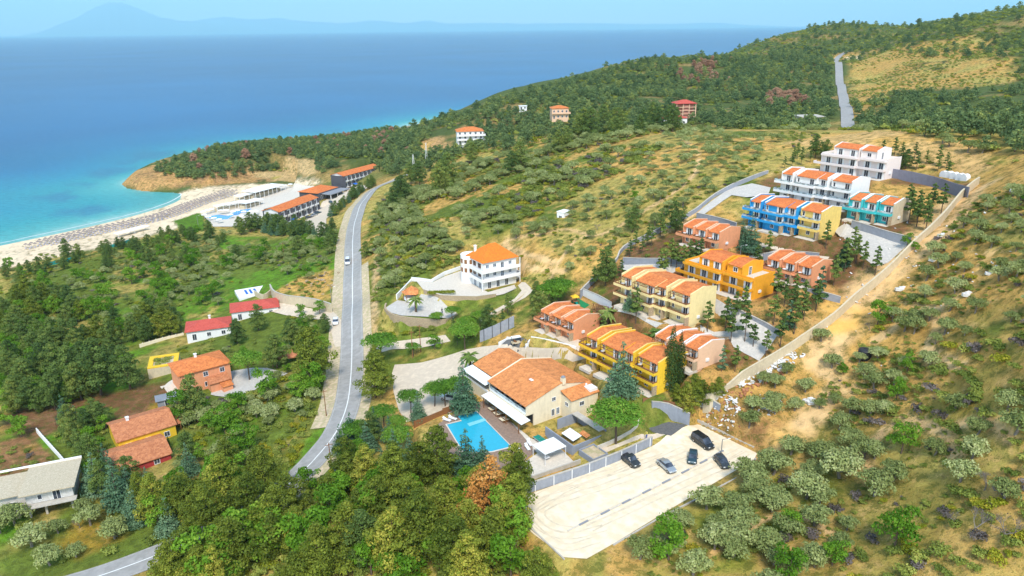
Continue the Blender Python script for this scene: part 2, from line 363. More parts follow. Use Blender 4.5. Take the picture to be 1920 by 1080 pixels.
def tile_mat(name, col, col2, rows=.34):
    """clay roof tiles: courses along the slope, each tile with its own tone"""
    m, n, out = nt(name); L = n.links.new
    p = n.nodes.new('ShaderNodeBsdfPrincipled'); L(p.outputs[0], out.inputs['Surface']); p.inputs['Roughness'].default_value = .8; p.inputs['Specular IOR Level'].default_value = .2
    tc = n.nodes.new('ShaderNodeTexCoord')
    w = n.nodes.new('ShaderNodeTexWave'); w.wave_type = 'BANDS'; w.bands_direction = 'X'; w.inputs['Scale'].default_value = .314/ .30*1.0; w.inputs['Distortion'].default_value = .3; L(tc.outputs['Object'], w.inputs['Vector'])
    w2 = n.nodes.new('ShaderNodeTexWave'); w2.wave_type = 'BANDS'; w2.bands_direction = 'Y'; w2.wave_profile = 'SAW'; w2.inputs['Scale'].default_value = .314/rows; w2.inputs['Distortion'].default_value = .4; L(tc.outputs['Object'], w2.inputs['Vector'])
    v = n.nodes.new('ShaderNodeTexVoronoi'); v.inputs['Scale'].default_value = 2.6; L(tc.outputs['Object'], v.inputs['Vector'])
    a = n.nodes.new('ShaderNodeTexNoise'); a.inputs['Scale'].default_value = .7; a.inputs['Detail'].default_value = 7; a.inputs['Roughness'].default_value = .7
    g = n.nodes.new('ShaderNodeNewGeometry'); L(g.outputs['Position'], a.inputs['Vector'])
    sx = n.nodes.new('ShaderNodeSeparateColor'); L(v.outputs['Color'], sx.inputs[0])
    ad = n.nodes.new('ShaderNodeMath'); ad.operation = 'MULTIPLY_ADD'; ad.inputs[1].default_value = .35; L(sx.outputs[0], ad.inputs[0]); L(a.outputs[0], ad.inputs[2])
    r = n.nodes.new('ShaderNodeMapRange'); r.inputs[1].default_value = .45; r.inputs[2].default_value = .95; L(ad.outputs[0], r.inputs[0])
    mx = n.nodes.new('ShaderNodeMix'); mx.data_type = 'RGBA'; L(r.outputs[0], mx.inputs[0]); mx.inputs[6].default_value = (*col, 1); mx.inputs[7].default_value = (*col2, 1)
    mu = n.nodes.new('ShaderNodeMath'); mu.operation = 'MULTIPLY'; L(w.outputs[0], mu.inputs[0]); L(w2.outputs[0], mu.inputs[1])
    r2 = n.nodes.new('ShaderNodeMapRange'); r2.inputs[3].default_value = .78; r2.inputs[4].default_value = 1.12; L(w2.outputs[0], r2.inputs[0])
    hs = n.nodes.new('ShaderNodeHueSaturation'); L(mx.outputs[2], hs.inputs['Color']); L(r2.outputs[0], hs.inputs['Value']); L(hs.outputs[0], p.inputs['Base Color'])
    bb = n.nodes.new('ShaderNodeBump'); bb.inputs['Strength'].default_value = .7; bb.inputs['Distance'].default_value = .12; L(mu.outputs[0], bb.inputs['Height']); L(bb.outputs[0], p.inputs['Normal'])
    return m
def glass_mat(name, col, rough=.12):
    m, n, out = nt(name); p = n.nodes.new('ShaderNodeBsdfPrincipled'); n.links.new(p.outputs[0], out.inputs['Surface'])
    p.inputs['Base Color'].default_value = (*col, 1); p.inputs['Roughness'].default_value = rough; p.inputs['Specular IOR Level'].default_value = .6
    g = n.nodes.new('ShaderNodeNewGeometry'); a = n.nodes.new('ShaderNodeTexNoise'); a.inputs['Scale'].default_value = .9; n.links.new(g.outputs['Position'], a.inputs['Vector'])
    r = n.nodes.new('ShaderNodeMapRange'); r.inputs[1].default_value = .35; r.inputs[2].default_value = .65; r.inputs[3].default_value = .5; r.inputs[4].default_value = 1.6; n.links.new(a.outputs[0], r.inputs[0])
    h = n.nodes.new('ShaderNodeHueSaturation'); h.inputs['Color'].default_value = (*col, 1); n.links.new(r.outputs[0], h.inputs['Value']); n.links.new(h.outputs[0], p.inputs['Base Color'])
    return m
def leaf_mat(name, c1, c2, c3=None, transl=.25):
    """foliage: tone per clump (attribute), per leaf face and per tree"""
    m, n, out = nt(name); L = n.links.new
    at = n.nodes.new('ShaderNodeAttribute'); at.attribute_name = 'tint'
    oi = n.nodes.new('ShaderNodeObjectInfo')
    cr = n.nodes.new('ShaderNodeValToRGB'); e = cr.color_ramp.elements
    e[0].color = (*c1, 1); e[0].position = .08; e[1].color = (*c2, 1); e[1].position = .75
    if c3: x = e.new(.97); x.color = (*c3, 1)
    ad = n.nodes.new('ShaderNodeMath'); ad.operation = 'MULTIPLY_ADD'; ad.inputs[1].default_value = .62; ad.inputs[2].default_value = -.3
    L(oi.outputs['Random'], ad.inputs[0]); ad2 = n.nodes.new('ShaderNodeMath'); ad2.operation = 'ADD'; L(ad.outputs[0], ad2.inputs[0]); L(at.outputs['Fac'], ad2.inputs[1]); L(ad2.outputs[0], cr.inputs[0])
    d = n.nodes.new('ShaderNodeBsdfPrincipled'); d.inputs['Roughness'].default_value = .65; d.inputs['Specular IOR Level'].default_value = .15; L(cr.outputs[0], d.inputs['Base Color'])
    t = n.nodes.new('ShaderNodeBsdfTranslucent'); L(cr.outputs[0], t.inputs['Color'])
    mx = n.nodes.new('ShaderNodeMixShader'); mx.inputs[0].default_value = transl; L(d.outputs[0], mx.inputs[1]); L(t.outputs[0], mx.inputs[2]); L(mx.outputs[0], out.inputs['Surface'])
    return m
M = {}
M['tile'] = tile_mat('clay_tiles_orange', (.78,.26,.08), (.50,.14,.045))
M['tile_new'] = tile_mat('clay_tiles_new', (.76,.24,.07), (.56,.14,.045))
M['tile_far'] = tile_mat('clay_tiles_plain', (.60,.17,.06), (.50,.13,.05), .6)
M['tile_brown'] = tile_mat('clay_tiles_brown', (.64,.26,.12), (.40,.14,.065))
M['tile_old'] = tile_mat('clay_tiles_weathered', (.80,.32,.11), (.48,.17,.06))
M['tile_red'] = tile_mat('tiles_red', (.62,.12,.09), (.50,.08,.06))
M['tile_villa'] = tile_mat('tiles_villa', (.85,.23,.03), (.74,.18,.03))
M['yellow'] = mat('yellow_render', (.80,.58,.17), .8, .1, stain=.28)
M['pale_yellow'] = mat('pale_yellow_render', (.83,.68,.34), .8, .08, stain=.25)
M['byellow'] = mat('bright_yellow_render', (.82,.52,.035), .8, .1, stain=.3)
M['orange'] = mat('orange_render', (.83,.37,.025), .8, .1, stain=.28)
M['blue'] = mat('blue_render', (.03,.33,.70), .8, .1, stain=.22)
M['teal'] = mat('teal_render', (.06,.50,.52), .8, .1, stain=.22)
M['salmon'] = mat('salmon_render', (.76,.33,.17), .8, .1, stain=.28)
M['salmon_pale'] = mat('pale_salmon_render', (.78,.50,.33), .8, .07, stain=.1)
M['white'] = mat('white_render', (.82,.81,.80), .8, .05, stain=.08)
M['pinkwhite'] = mat('pinkish_white_render', (.82,.72,.68), .8, .05, stain=.1)
M['cream'] = mat('cream_render', (.80,.69,.50), .85, .08, stain=.3)
M['beige'] = mat('beige_render', (.62,.52,.36), .85, .12, stain=.35)
M['grey'] = mat('grey_render', (.27,.28,.31), .85, .1, stain=.25)
M['darkgrey'] = mat('dark_grey_render', (.085,.085,.10), .8, .1)
M['roughwhite'] = mat('rough_grey_white_render', (.62,.60,.57), .9, .2, 1.5, stain=.4, col2=(.52,.50,.47))
M['concrete'] = mat('concrete', (.50,.46,.40), .9, .15, stain=.35, bump=.2)
M['rawconc'] = mat('stained_concrete_roof', (.56,.48,.35), .9, .2, 2, stain=.3, col2=(.44,.37,.26))
M['stone'] = mat('rubble_stone', (.50,.38,.24), .9, .35, 3.2, bump=.8, bs=4, col2=(.33,.25,.17))
M['wood'] = mat('brown_wood', (.26,.12,.05), .7, .25, 4)
M['frame'] = mat('white_frame', (.80,.80,.80), .5, .03)
M['glass'] = glass_mat('window_glass', (.045,.055,.075))
M['bluepane'] = glass_mat('blue_grey_glass', (.10,.14,.20))  # blue-grey pane colour, paler than the plain window glass
M['rail'] = glass_mat('glass_rail', (.33,.40,.42), .2)
M['metal'] = mat('grey_metal', (.35,.36,.38), .45, .1, metal=.6)
M['dark'] = mat('dark_metal', (.03,.03,.035), .5, .1)
M['fabric_w'] = mat('white_canvas', (.82,.82,.80), .8, .05)
M['decktile'] = mat('balcony_floor', (.40,.21,.11), .8, .15)
M['patio'] = mat('pale_paving', (.64,.57,.48), .85, .15, 1.6)
M['bark'] = mat('bark', (.13,.09,.065), .95, .3, 3)
M['bark_grey'] = mat('grey_bark', (.22,.19,.16), .95, .3, 3)
M['red'] = mat('red_paint', (.55,.03,.025), .6, .05)
M['bluecloth'] = mat('blue_canvas', (.02,.13,.50), .7, .05)
M['brick'] = mat('red_brick', (.50,.23,.17), .9, .2, 3)
M['rubber'] = mat('tyre_rubber', (.02,.02,.02), .8, .1)
M['chrome'] = mat('wheel_metal', (.5,.5,.52), .35, .05, metal=.8)
M['soil'] = mat('bare_soil', (.30,.16,.08), .95, .25, 1.5, bump=.4)
# ------------------------------------------------------------ sheets laid on the ground
SHEET_POLYS = []
def catmull(P, step=3.0):
    P = [np.array(p, float) for p in P]; Q = [2*P[0]-P[1]]+P+[2*P[-1]-P[-2]]; out = []
    for i in range(1, len(Q)-2):
        a, b, c, d = Q[i-1:i+3]; n = max(2, int(np.linalg.norm(c-b)/step))
        for k in range(n):
            t = k/n; out.append(.5*((2*b)+(-a+c)*t+(2*a-5*b+4*c-d)*t*t+(-a+3*b-3*c+d)*t**3))
    out.append(P[-1]); return np.array(out)
def offset_line(C, off):
    T = np.gradient(C, axis=0); T /= np.linalg.norm(T, axis=1)[:, None]+1e-9
    return C+np.stack([T[:, 1], -T[:, 0]], 1)*off        # positive = right of travel
def strip(name, C, o0, o1, m, dz, ncross=3, kind='structure', label=None, lower=True, zc=None):
    rows = [offset_line(C, o0+(o1-o0)*k/ncross) for k in range(ncross+1)]
    allp = np.concatenate(rows); z = height(allp[:, 0], allp[:, 1])+dz
    n = len(C); V = [(p[0], p[1], zz) for p, zz in zip(allp, z)]
    F = [(j*n+i, (j+1)*n+i, (j+1)*n+i+1, j*n+i+1) for j in range(ncross) for i in range(n-1)]
    mb = MB().add(V, F); o = mb.build(name, m)
    if kind: o['kind'] = kind
    if lower: SHEET_POLYS.append(np.concatenate([rows[0], rows[-1][::-1]]))
    return o
from mathutils.geometry import delaunay_2d_cdt
def sheet(name, poly, m, dz=.07, step=1.2, kind='structure', zfix=None, lower=True, thick=0.0, parent=None):
    poly = np.asarray(poly, float)[:, :2]; n = len(poly); B = []
    for i in range(n):
        a, b = poly[i], poly[(i+1) % n]; k = max(1, int(np.linalg.norm(b-a)/step))
        for j in range(k): B.append(a+(b-a)*j/k)
    B = np.array(B); x0, y0 = B.min(0); x1, y1 = B.max(0)
    gx, gy = np.meshgrid(np.arange(x0, x1, step), np.arange(y0, y1, step)); gx = gx.ravel(); gy = gy.ravel()
    I = poly_sd(gx, gy, poly) > step*.4
    P = np.concatenate([B, np.stack([gx[I], gy[I]], 1)]); nb = len(B)
    r = delaunay_2d_cdt([Vector(p) for p in P], [(i, (i+1) % nb) for i in range(nb)], [tuple(range(nb))], 1, 1e-5)
    vs = np.array([(v.x, v.y) for v in r[0]]); z = np.full(len(vs), zfix) if zfix is not None else height(vs[:, 0], vs[:, 1])
    F = []
    for f in r[2]:
        a, b, c = [vs[i] for i in f[:3]]
        F.append(tuple(f) if (b[0]-a[0])*(c[1]-a[1])-(b[1]-a[1])*(c[0]-a[0]) > 0 else tuple(f)[::-1])
    mb = MB().add([(p[0], p[1], q+dz) for p, q in zip(vs, z)], F)
    if thick:
        zb = (np.full(nb, zfix) if zfix is not None else height(B[:, 0], B[:, 1]))+dz
        a = sum(B[i][0]*B[(i+1) % nb][1]-B[(i+1) % nb][0]*B[i][1] for i in range(nb))
        V = [(B[i][0], B[i][1], zb[i]) for i in range(nb)]+[(B[i][0], B[i][1], zb[i]-thick) for i in range(nb)]
        FF = [(i, i+nb, (i+1) % nb+nb, (i+1) % nb) for i in range(nb)]
        if a < 0: FF = [f[::-1] for f in FF]
        mb.add(V, FF)
    o = mb.build(name, m, parent)
    if kind and not parent: o['kind'] = kind
    if lower: SHEET_POLYS.append(poly)
    return o
def W(pxs): return GL(pxs)[:, :2]
# road surfaces
M['asphalt'] = mat('worn_asphalt', (.36,.345,.33), .9, .16, .35, bump=.15, bs=3, col2=(.30,.29,.275))
M['gravel'] = mat('sandy_verge', (.60,.47,.32), .95, .25, .5, bump=.3, bs=2, col2=(.42,.36,.20))
M['paint'] = mat('road_paint', (.75,.75,.73), .8, .15, 2)
M['tar'] = mat('tar_patch', (.20,.20,.20), .9, .2, 1)
M['paint2'] = mat('worn_road_paint', (.50,.49,.46), .8, .3, .6)
M['lightroad'] = mat('pale_concrete_road', (.66,.55,.42), .9, .14, .5, bump=.1, col2=(.58,.48,.37))
M['pavers'] = mat('grey_pavers', (.56,.52,.47), .9, .15, .9, col2=(.48,.45,.41))
M['lot'] = mat('crushed_stone', (.80,.69,.52), .95, .10, .3, bump=.25, bs=1.2, col2=(.74,.61,.42))
M['deck'] = mat('deck_boards', (.29,.20,.15), .8, .25, 2)
M['darkasph'] = mat('dark_asphalt', (.12,.12,.125), .9, .2, 1, col2=(.15,.145,.14))
road_px = [(-40,1150),(60,1118),(150,1092),(220,1069),(300,1039),(380,1006),(460,966),(520,925),(564,888),(600,850),(631,809),(650,762),(657.5,710),(660,630),(661,559),(661.5,500),(662,441),(667,411),(678,381),(693,362),(712,349),(738,339),(765,326)]
ROADC = catmull(W(road_px), 2.5)
strip('road', ROADC, -3.3, 3.3, M['asphalt'], .06, 4)
strip('road_marking', ROADC, -.13, .13, M['paint'], .085, 1, lower=False)
strip('edge_marking', ROADC, -3.0, -2.9, M['paint2'], .085, 1, lower=False)
strip('edge_marking', ROADC, 2.9, 3.0, M['paint2'], .085, 1, lower=False)
_i0 = int(np.argmin(np.abs(ROADC[:, 1]-150))); _i1 = int(np.argmin(np.abs(ROADC[:, 1]-430)))
strip('road_shoulder', ROADC[_i0:_i1], -7.0, -3.3, M['gravel'], .03, 2)
_i2 = int(np.argmin(np.abs(ROADC[:, 1]-118))); _i3 = int(np.argmin(np.abs(ROADC[:, 1]-255)))
strip('road_shoulder', ROADC[_i2:_i3], 3.3, 5.8, M['gravel'], .03, 2)
for _q in ([(548,893),(556,888),(566,888),(570,892),(560,897),(550,898)], [(574,889),(583,884),(592,886),(590,892),(580,894)]):
    sheet('road_patch', W(_q), M['tar'], dz=.095, step=1.0, lower=False)
far_px = [(1596,246,430),(1590,234,470),(1583,203,600),(1577,170,740),(1571,142,880),(1566,118,1000),(1572,105,1080),(1590,100,1130)]
FARC = catmull([at_d(*p)[:2] for p in far_px], 6)
strip('road', FARC, -3.6, 3.6, M['asphalt'], .25, 2)
# polygons of paving, in pixels of the photograph, laid on the ground
SH = [
 ('forecourt','lightroad',[(735,700),(740,684),(790,680),(835,668),(875,655),(905,650),(960,650),(1050,655),(1075,664),(1100,672),(1060,676),(1010,672),(945,662),(908,668),(886,680),(878,700),(872,745),(868,770),(830,775),(790,785),(762,792),(748,770),(738,735)]),
 ('footpath','lightroad',[(700,665),(735,655),(790,652),(845,640),(835,628),(790,634),(745,640),(705,650)]),
 ('villa_drive','lightroad',[(950,575),(985,558),(1000,545),(985,530),(965,538),(978,545),(965,560),(930,580),(900,600),(905,606)]),
 ('golf_cart_bay','darkasph',[(938,648),(952,636),(975,632),(990,640),(985,652),(950,655)]),
 ('garden_path','lightroad',[(1010,612),(1030,608),(1090,640),(1085,660),(1050,640)]),
 ('complex_road','pavers',[(1163,492),(1200,490),(1290,484),(1330,478),(1460,468),(1560,490),(1556,500),(1450,480),(1340,492),(1290,498),(1262,512),(1250,530),(1262,548),(1240,540),(1225,520),(1165,505)]),
 ('complex_road','pavers',[(1341,560),(1360,572),(1395,592),(1437,612),(1458,628),(1440,655),(1423,677),(1395,662),(1375,650),(1368,636),(1330,634),(1293,630),(1230,615),(1130,590),(1080,578),(1085,572),(1150,585),(1240,607),(1300,618),(1365,620),(1375,612),(1350,592),(1330,575)]),
 ('complex_road','pavers',[(1567,398),(1588,420),(1640,440),(1690,448),(1708,455),(1690,470),(1665,493),(1640,500),(1615,480),(1600,465),(1563,432)]),
 ('complex_road','pavers',[(1305,402),(1330,380),(1372,352),(1410,344),(1445,352),(1440,366),(1400,370),(1372,366),(1340,388),(1312,408)]),
 ('footpath','lightroad',[(1405,452),(1430,456),(1520,474),(1555,482),(1552,487),(1500,477),(1420,461),(1402,458)]),
 ('ramp','darkasph',[(1202,769),(1238,765),(1287,797),(1258,817),(1225,811)]),
 ('ramp','lightroad',[(1090,850),(1150,835),(1215,815),(1250,805),(1258,812),(1222,824),(1160,838),(1100,862)]),
 ('car_park','lot',[(985,930),(1110,885),(1215,841),(1270,806),(1310,795),(1420,850),(1413,862),(1240,965),(1150,1020),(1100,1048),(1055,1045),(1010,1003),(978,965)]),
 ('upper_terrace','patio',[(775,527),(810,530),(834,518),(870,506),(890,535),(915,548),(965,534),(968,541),(933,554),(894,558),(824,556),(795,545)]),
 ('lower_terrace','pavers',[(723,578),(745,563),(790,553),(826,562),(856,585),(850,598),(800,594),(752,592),(728,586)]),
 ('courtyard','pavers',[(410,700),(470,690),(500,690),(540,700),(470,735),(430,745),(395,740)]),
 ('yard','patio',[(300,725),(335,712),(350,730),(345,745),(320,745)]),
 ('driveway','lightroad',[(505,565),(540,570),(625,585),(640,600),(640,650),(628,650),(615,600),(540,592),(500,582)]),
 ('hotel_parking','lightroad',[(560,428),(575,410),(600,388),(625,365),(650,358),(655,352),(700,345),(660,368),(635,385),(612,410),(612,440),(600,445)]),
 ('pool_terrace','patio',[(380,402),(420,388),(470,362),(520,345),(560,345),(600,352),(575,365),(495,392),(494,418),(450,425),(400,425)]),
]
ORIG = {}
for nm, mm, pp in SH:
    ORIG.setdefault(nm, []).append(sheet(nm, W(pp), M[mm], zfix=27.35 if mm == 'darkasph' and nm == 'ramp' else None, thick=.6 if nm == 'ramp' else 0, dz=.05, step=1.5 if pp[0][1] > 450 else 3))
# ------------------------------------------------------------ ground sheet
def build_ground():
    rr = [25.0]
    while rr[-1] < 3600: rr.append(rr[-1]+max(.55, rr[-1]*.0062))
    rr = np.array(rr); ss = np.concatenate([np.linspace(-1.6, -.96, 60), np.linspace(-.95, .95, 600), np.linspace(.96, 1.9, 80)]); R, S = np.meshgrid(rr, ss, indexing='ij')
    X = (R*S).ravel(); Y = R.ravel(); Z = height(X, Y)
    low = np.zeros(len(X))
    for sp in SHEET_POLYS:
        x0, y0 = sp.min(0)-1; x1, y1 = sp.max(0)+1
        idx = np.nonzero((X > x0) & (X < x1) & (Y > y0) & (Y < y1))[0]
        if len(idx) == 0: continue
        sd = poly_sd(X[idx], Y[idx], sp); low[idx] = np.maximum(low[idx], sstep(sd, .1, .9)*.4*np.clip(Y[idx]/150, .7, 4))
    for sp, zb in HOLES:
        x0, y0 = np.min(sp, 0)-1; x1, y1 = np.max(sp, 0)+1
        idx = np.nonzero((X > x0) & (X < x1) & (Y > y0) & (Y < y1))[0]
        if len(idx): low[idx] = np.where(poly_sd(X[idx], Y[idx], sp) > 0, zb, low[idx])
    Zl = Z-low
    # colour of the ground itself
    D = np.hypot(X, Y)
    f1 = vnoise(X, Y, 22, 11)*.6+vnoise(X, Y, 9, 12)*.4+vnoise(X, Y, 3.5, 13)*.35
    f2 = vnoise(X, Y, 35, 21)*.6+vnoise(X, Y, 12, 22)*.45+vnoise(X, Y, 2.2, 23)*.3
    f3 = vnoise(X, Y, 60, 31)*.5+vnoise(X, Y, 17, 32)*.5+vnoise(X, Y, 5, 33)*.35
    ochre = np.array([.62,.36,.10]); dry = np.array([.46,.36,.095]); green = np.array([.15,.20,.03]); dark = np.array([.055,.075,.022]); brown = np.array([.22,.11,.05])
    sand = np.array([.76,.60,.41]); cream = np.array([.80,.70,.55]); lime = np.array([.13,.27,.02]); orangeg = np.array([.38,.25,.035]); greyr = np.array([.42,.37,.31]); purple = np.array([.13,.11,.095])
    C = np.empty((len(X), 3))
    def mix(a, b, t): return a*(1-t)[:, None]+b*t[:, None]
    one = np.ones(len(X))
    base = mix(ochre[None]*one[:, None], dry[None]*one[:, None], sstep(f1, -.35, .15))
    base = mix(base, green[None]*one[:, None], sstep(f2, .15, .55)); C[:] = base
    def zone(pp, fn, feather=4, world=None):
        sp = W(pp) if world is None else np.asarray(world)
        x0, y0 = sp.min(0)-feather; x1, y1 = sp.max(0)+feather
        idx = np.nonzero((X > x0) & (X < x1) & (Y > y0) & (Y < y1))[0]
        if len(idx) == 0: return
        sd = poly_sd(X[idx], Y[idx], sp)+vnoise(X[idx], Y[idx], feather*1.1, 41)*feather*.6
        w = sstep(sd, -feather, feather*.4); C[idx] = C[idx]*(1-w)[:, None]+fn(idx)*w[:, None]
    def blend(a, b, nz, lo, hi, c=None, nz2=None, lo2=0, hi2=1):
        def fn(i):
            o = np.ones(len(i)); r = mix(a[None]*o[:, None], b[None]*o[:, None], sstep(nz[i], lo, hi))
            if c is not None: r = mix(r, c[None]*o[:, None], sstep(nz2[i], lo2, hi2))
            return r
        return fn
    # far ridges and the valley: dark scrub floor
    w = sstep(D, 380, 520); C[:] = mix(C, mix(dark*1.7*one[:, None], np.array([.32,.22,.08])*one[:, None], sstep(f3, .05, .5)), w)
    zone([(1610,225),(1600,120),(1640,95),(1700,88),(1800,70),(1850,80),(1890,110),(1900,150),(1800,165),(1680,165),(1650,200)], blend(ochre*.95, dry, f1, -.1, .5, dark, f2, .55, .8), 12)
    zone([(1540,105),(1600,95),(1610,112),(1560,118)], blend(ochre, sand, f1, 0, .6), 8)
    # lower west side, green
    zone([(0,520),(120,500),(250,455),(400,440),(640,430),(640,900),(400,1080),(0,1080)], blend(green, dry*.8, f1, .0, .5, lime, f3, .1, .5), 8)
    zone([(240,640),(240,580),(350,500),(500,470),(620,470),(620,540),(470,560),(380,600),(300,640)], blend(lime, green, f1, -.2, .4, dry, f2, .35, .7), 6)
    zone([(400,760),(440,740),(500,740),(560,760),(560,800),(500,860),(400,860)], blend(lime*.9, green, f1, -.1, .4, orangeg, f2, .3, .6), 4)
    zone([(0,780),(120,745),(330,712),(335,760),(220,800),(120,800),(60,830)], blend(brown, brown*1.25+.02, f1, -.3, .4, green, f2, .5, .7), 3)
    zone([(0,830),(50,815),(96,856),(84,880),(0,905)], blend(brown*1.5, brown*1.15, f1, -.3, .4, orangeg, f3, .6, .9), 1)
    zone([(83,1000),(150,930),(200,960),(220,1010),(150,1040)], blend(orangeg, green, f1, 0, .5), 2.5)
    zone([(500,880),(640,770),(620,720),(600,780),(560,850),(480,870)], blend(orangeg, green, f1, -.2, .3), 3)
    zone([(270,820),(330,800),(340,770),(290,765),(230,800)], blend(orangeg, brown, f1, -.2, .3), 3)
    # verge by the road
    zone([(560,900),(625,790),(632,700),(620,700),(610,780),(550,880)], blend(lime, green, f1, 0, .5), 2)
    # east slope
    zone([(700,640),(700,430),(740,380),(850,330),(960,330),(1000,400),(940,440),(840,460),(760,560)], blend(green, dry, f1, -.1, .4, ochre, f3, .25, .5), 6)
    zone([(1000,300),(1240,235),(1500,250),(1580,300),(1400,340),(1290,400),(1180,450),(1100,500),(1000,540),(960,460),(1060,400)], blend(dry, ochre, f1, .0, .4, green, f2, .2, .6), 8)
    zone([(820,380),(1000,310),(1120,270),(1250,245),(1200,260),(1020,330),(900,400),(780,430)], blend(ochre, dry, f1, .1, .5, green, f2, .3, .6), 4)
    zone([(950,470),(1000,455),(1060,490),(1100,520),(1000,560),(960,520)], blend(ochre, ochre*1.1, f1, .0, .4, dry, f2, .2, .6), 4)
    zone([(1480,268),(1560,250),(1640,245),(1740,258),(1840,285),(1848,318),(1760,312),(1680,305),(1600,290),(1540,282)], blend(np.array([.68,.42,.16]), ochre, f1, .0, .5), 4)
    # complex grounds
    zone([(1000,600),(1160,480),(1340,390),(1450,330),(1640,300),(1830,345),(1600,560),(1400,720),(1300,790),(1100,720)], blend(np.array([.24,.12,.055]), np.array([.50,.28,.09]), f1, -.1, .3, green, f2, .5, .8), 3)
    zone([(1640,345),(1760,350),(1800,365),(1740,420),(1690,400),(1640,375)], blend(ochre*1.05, dry, f1, .2, .6), 3)
    zone([(1310,405),(1370,370),(1400,380),(1390,410),(1330,430)], blend(ochre, dry, f1, .2, .6), 2)
    # right slope
    zone([(1420,850),(1300,760),(1420,700),(1560,600),(1700,480),(1830,350),(2150,330),(2150,620),(1780,620),(1650,760),(1520,820)], blend(ochre, np.array([.58,.33,.09]), f1, -.1, .4, dry*.9, f2, .3, .7), 5)
    zone([(1480,820),(1640,760),(1780,620),(2150,600),(2150,1080),(1180,1080),(1100,1056),(1250,975),(1420,870)], blend(np.array([.36,.28,.065]), np.array([.54,.34,.10]), f1, -.25, .25, np.array([.20,.22,.04]), f3, .35, .65), 5)
    zone([(1250,985),(1440,880),(1560,880),(1500,980),(1300,1080),(1190,1080)], blend(np.array([.23,.26,.035]), np.array([.38,.30,.07]), f1, -.2, .3, ochre*.8, f2, .3, .6), 4)
    zone([(1640,720),(1700,660),(1780,640),(1800,700),(1700,760),(1640,820),(1600,760)], blend(ochre, dry, f1, .2, .6, green, f2, .2, .5), 5)
    zone([(1600,840),(1900,780),(1900,860),(1680,900)], blend(dry, ochre, f1, -.1, .4, green, f2, .35, .7), 5)
    zone([(1140,1040),(1170,1010),(1200,1040),(1190,1085),(1140,1085)], blend(ochre, ochre, f1, 0, 1), 1.5)
    for tr, wd in (([(1415,862),(1470,800),(1530,745),(1560,715),(1540,660),(1580,590),(1655,522),(1716,462),(1786,394),(1832,352)], 6.5), ([(1040,495),(1000,480),(960,465),(945,455),(975,445),(1010,435)], 1.8),
                   ([(1000,445),(1060,430),(1120,440),(1200,400),(1290,340),(1310,290),(1280,260)], 1.3), ([(1700,560),(1760,600),(1740,660),(1800,690)], 1.8), ([(1640,640),(1700,600),(1790,560),(1860,470)], 1.8),
                   ([(1560,1000),(1480,960),(1400,990),(1330,1040)], 1.0), ([(1800,860),(1750,800),(1680,790),(1620,850),(1640,900)], 1.5), ([(960,470),(990,500),(1060,510)], 1.6), ([(1790,800),(1850,790),(1900,830)], 1.3),
                   ([(1010,560),(1080,450),(1130,440)], 1.), ([(1200,460),(1260,430),(1320,390)], 1.)):
        c = catmull(W(tr), 3); zone(None, blend(np.array([.72,.47,.22]), ochre*1.1, f1, .1, .6), wd*.5, np.concatenate([offset_line(c, -wd/2), offset_line(c, wd/2)[::-1]]))
    zone([(1330,770),(1440,690),(1500,680),(1540,720),(1480,780),(1420,840)], blend(ochre*.95, brown*1.2, f1, .2, .6), 2)
    # beach, cape
    zone([(-100,480),(0,452),(160,415),(300,380),(345,358),(400,350),(480,345),(560,335),(600,345),(560,352),(470,365),(420,385),(330,428),(200,462),(60,490),(-100,530)], blend(sand, sand*.95, f1, 0, 1), 4)
    zone([(226,346),(240,332),(262,318),(300,306),(338,294),(362,312),(420,325),(480,318),(545,300),(585,305),(590,325),(540,338),(420,345),(330,352),(270,358)], blend(np.array([.56,.31,.12]), np.array([.34,.19,.09]), f1, -.2, .4, np.array([.10,.10,.04]), f2, .25, .5), 3)
    zone([(480,318),(545,298),(590,302),(595,325),(540,338),(480,330)], blend(np.array([.62,.42,.20]), dry, f1, .3, .7), 5)
    zone([(745,238),(772,226),(790,240),(750,250)], blend(sand*.9, ochre, f1, .0, .5), 8)
    zone([(760,262),(830,258),(850,275),(800,285),(760,275)], blend(np.array([.55,.32,.14]), ochre, f1, .0, .5), 6)
    zone([(1015,205),(1035,195),(1090,225),(1070,240),(1020,240)], blend(green*1.2, ochre, f1, .0, .5), 6)
    zone([(325,415),(370,400),(380,402),(385,430),(350,438)], blend(lime*.8, lime, f1, 0, 1), 1)
    zone([(695,600),(700,500),(708,470),(712,520),(708,600),(702,640)], blend(np.array([.60,.42,.22]), ochre, f1, 0, .5), 1)
    zone([(520,545),(560,520),(620,510),(625,560),(560,565)], blend(ochre*1.05, green, f1, 0, .5), 2)
    C[:] *= (1+.16*vnoise(X, Y, 1.4, 55)+.12*f1)[:, None]
    ny, nx = len(rr), len(ss); idx = np.arange(ny*nx).reshape(ny, nx)
    q = np.stack([idx[:-1, :-1], idx[:-1, 1:], idx[1:, 1:], idx[1:, :-1]], -1).reshape(-1, 4)
    q = q[(Zl[q].max(1) > -4)]
    used = np.zeros(len(X), bool); used[q.ravel()] = True; remap = np.cumsum(used)-1
    V = np.stack([X, Y, Zl], 1)[used]; q = remap[q]; C = C[used]
    me = bpy.data.meshes.new('ground'); me.vertices.add(len(V)); me.vertices.foreach_set('co', V.ravel())
    me.loops.add(len(q)*4); me.loops.foreach_set('vertex_index', q.ravel().astype(np.int32))
    me.polygons.add(len(q)); me.polygons.foreach_set('loop_start', np.arange(0, len(q)*4, 4, dtype=np.int32))
    me.polygons.foreach_set('use_smooth', np.ones(len(q), bool))
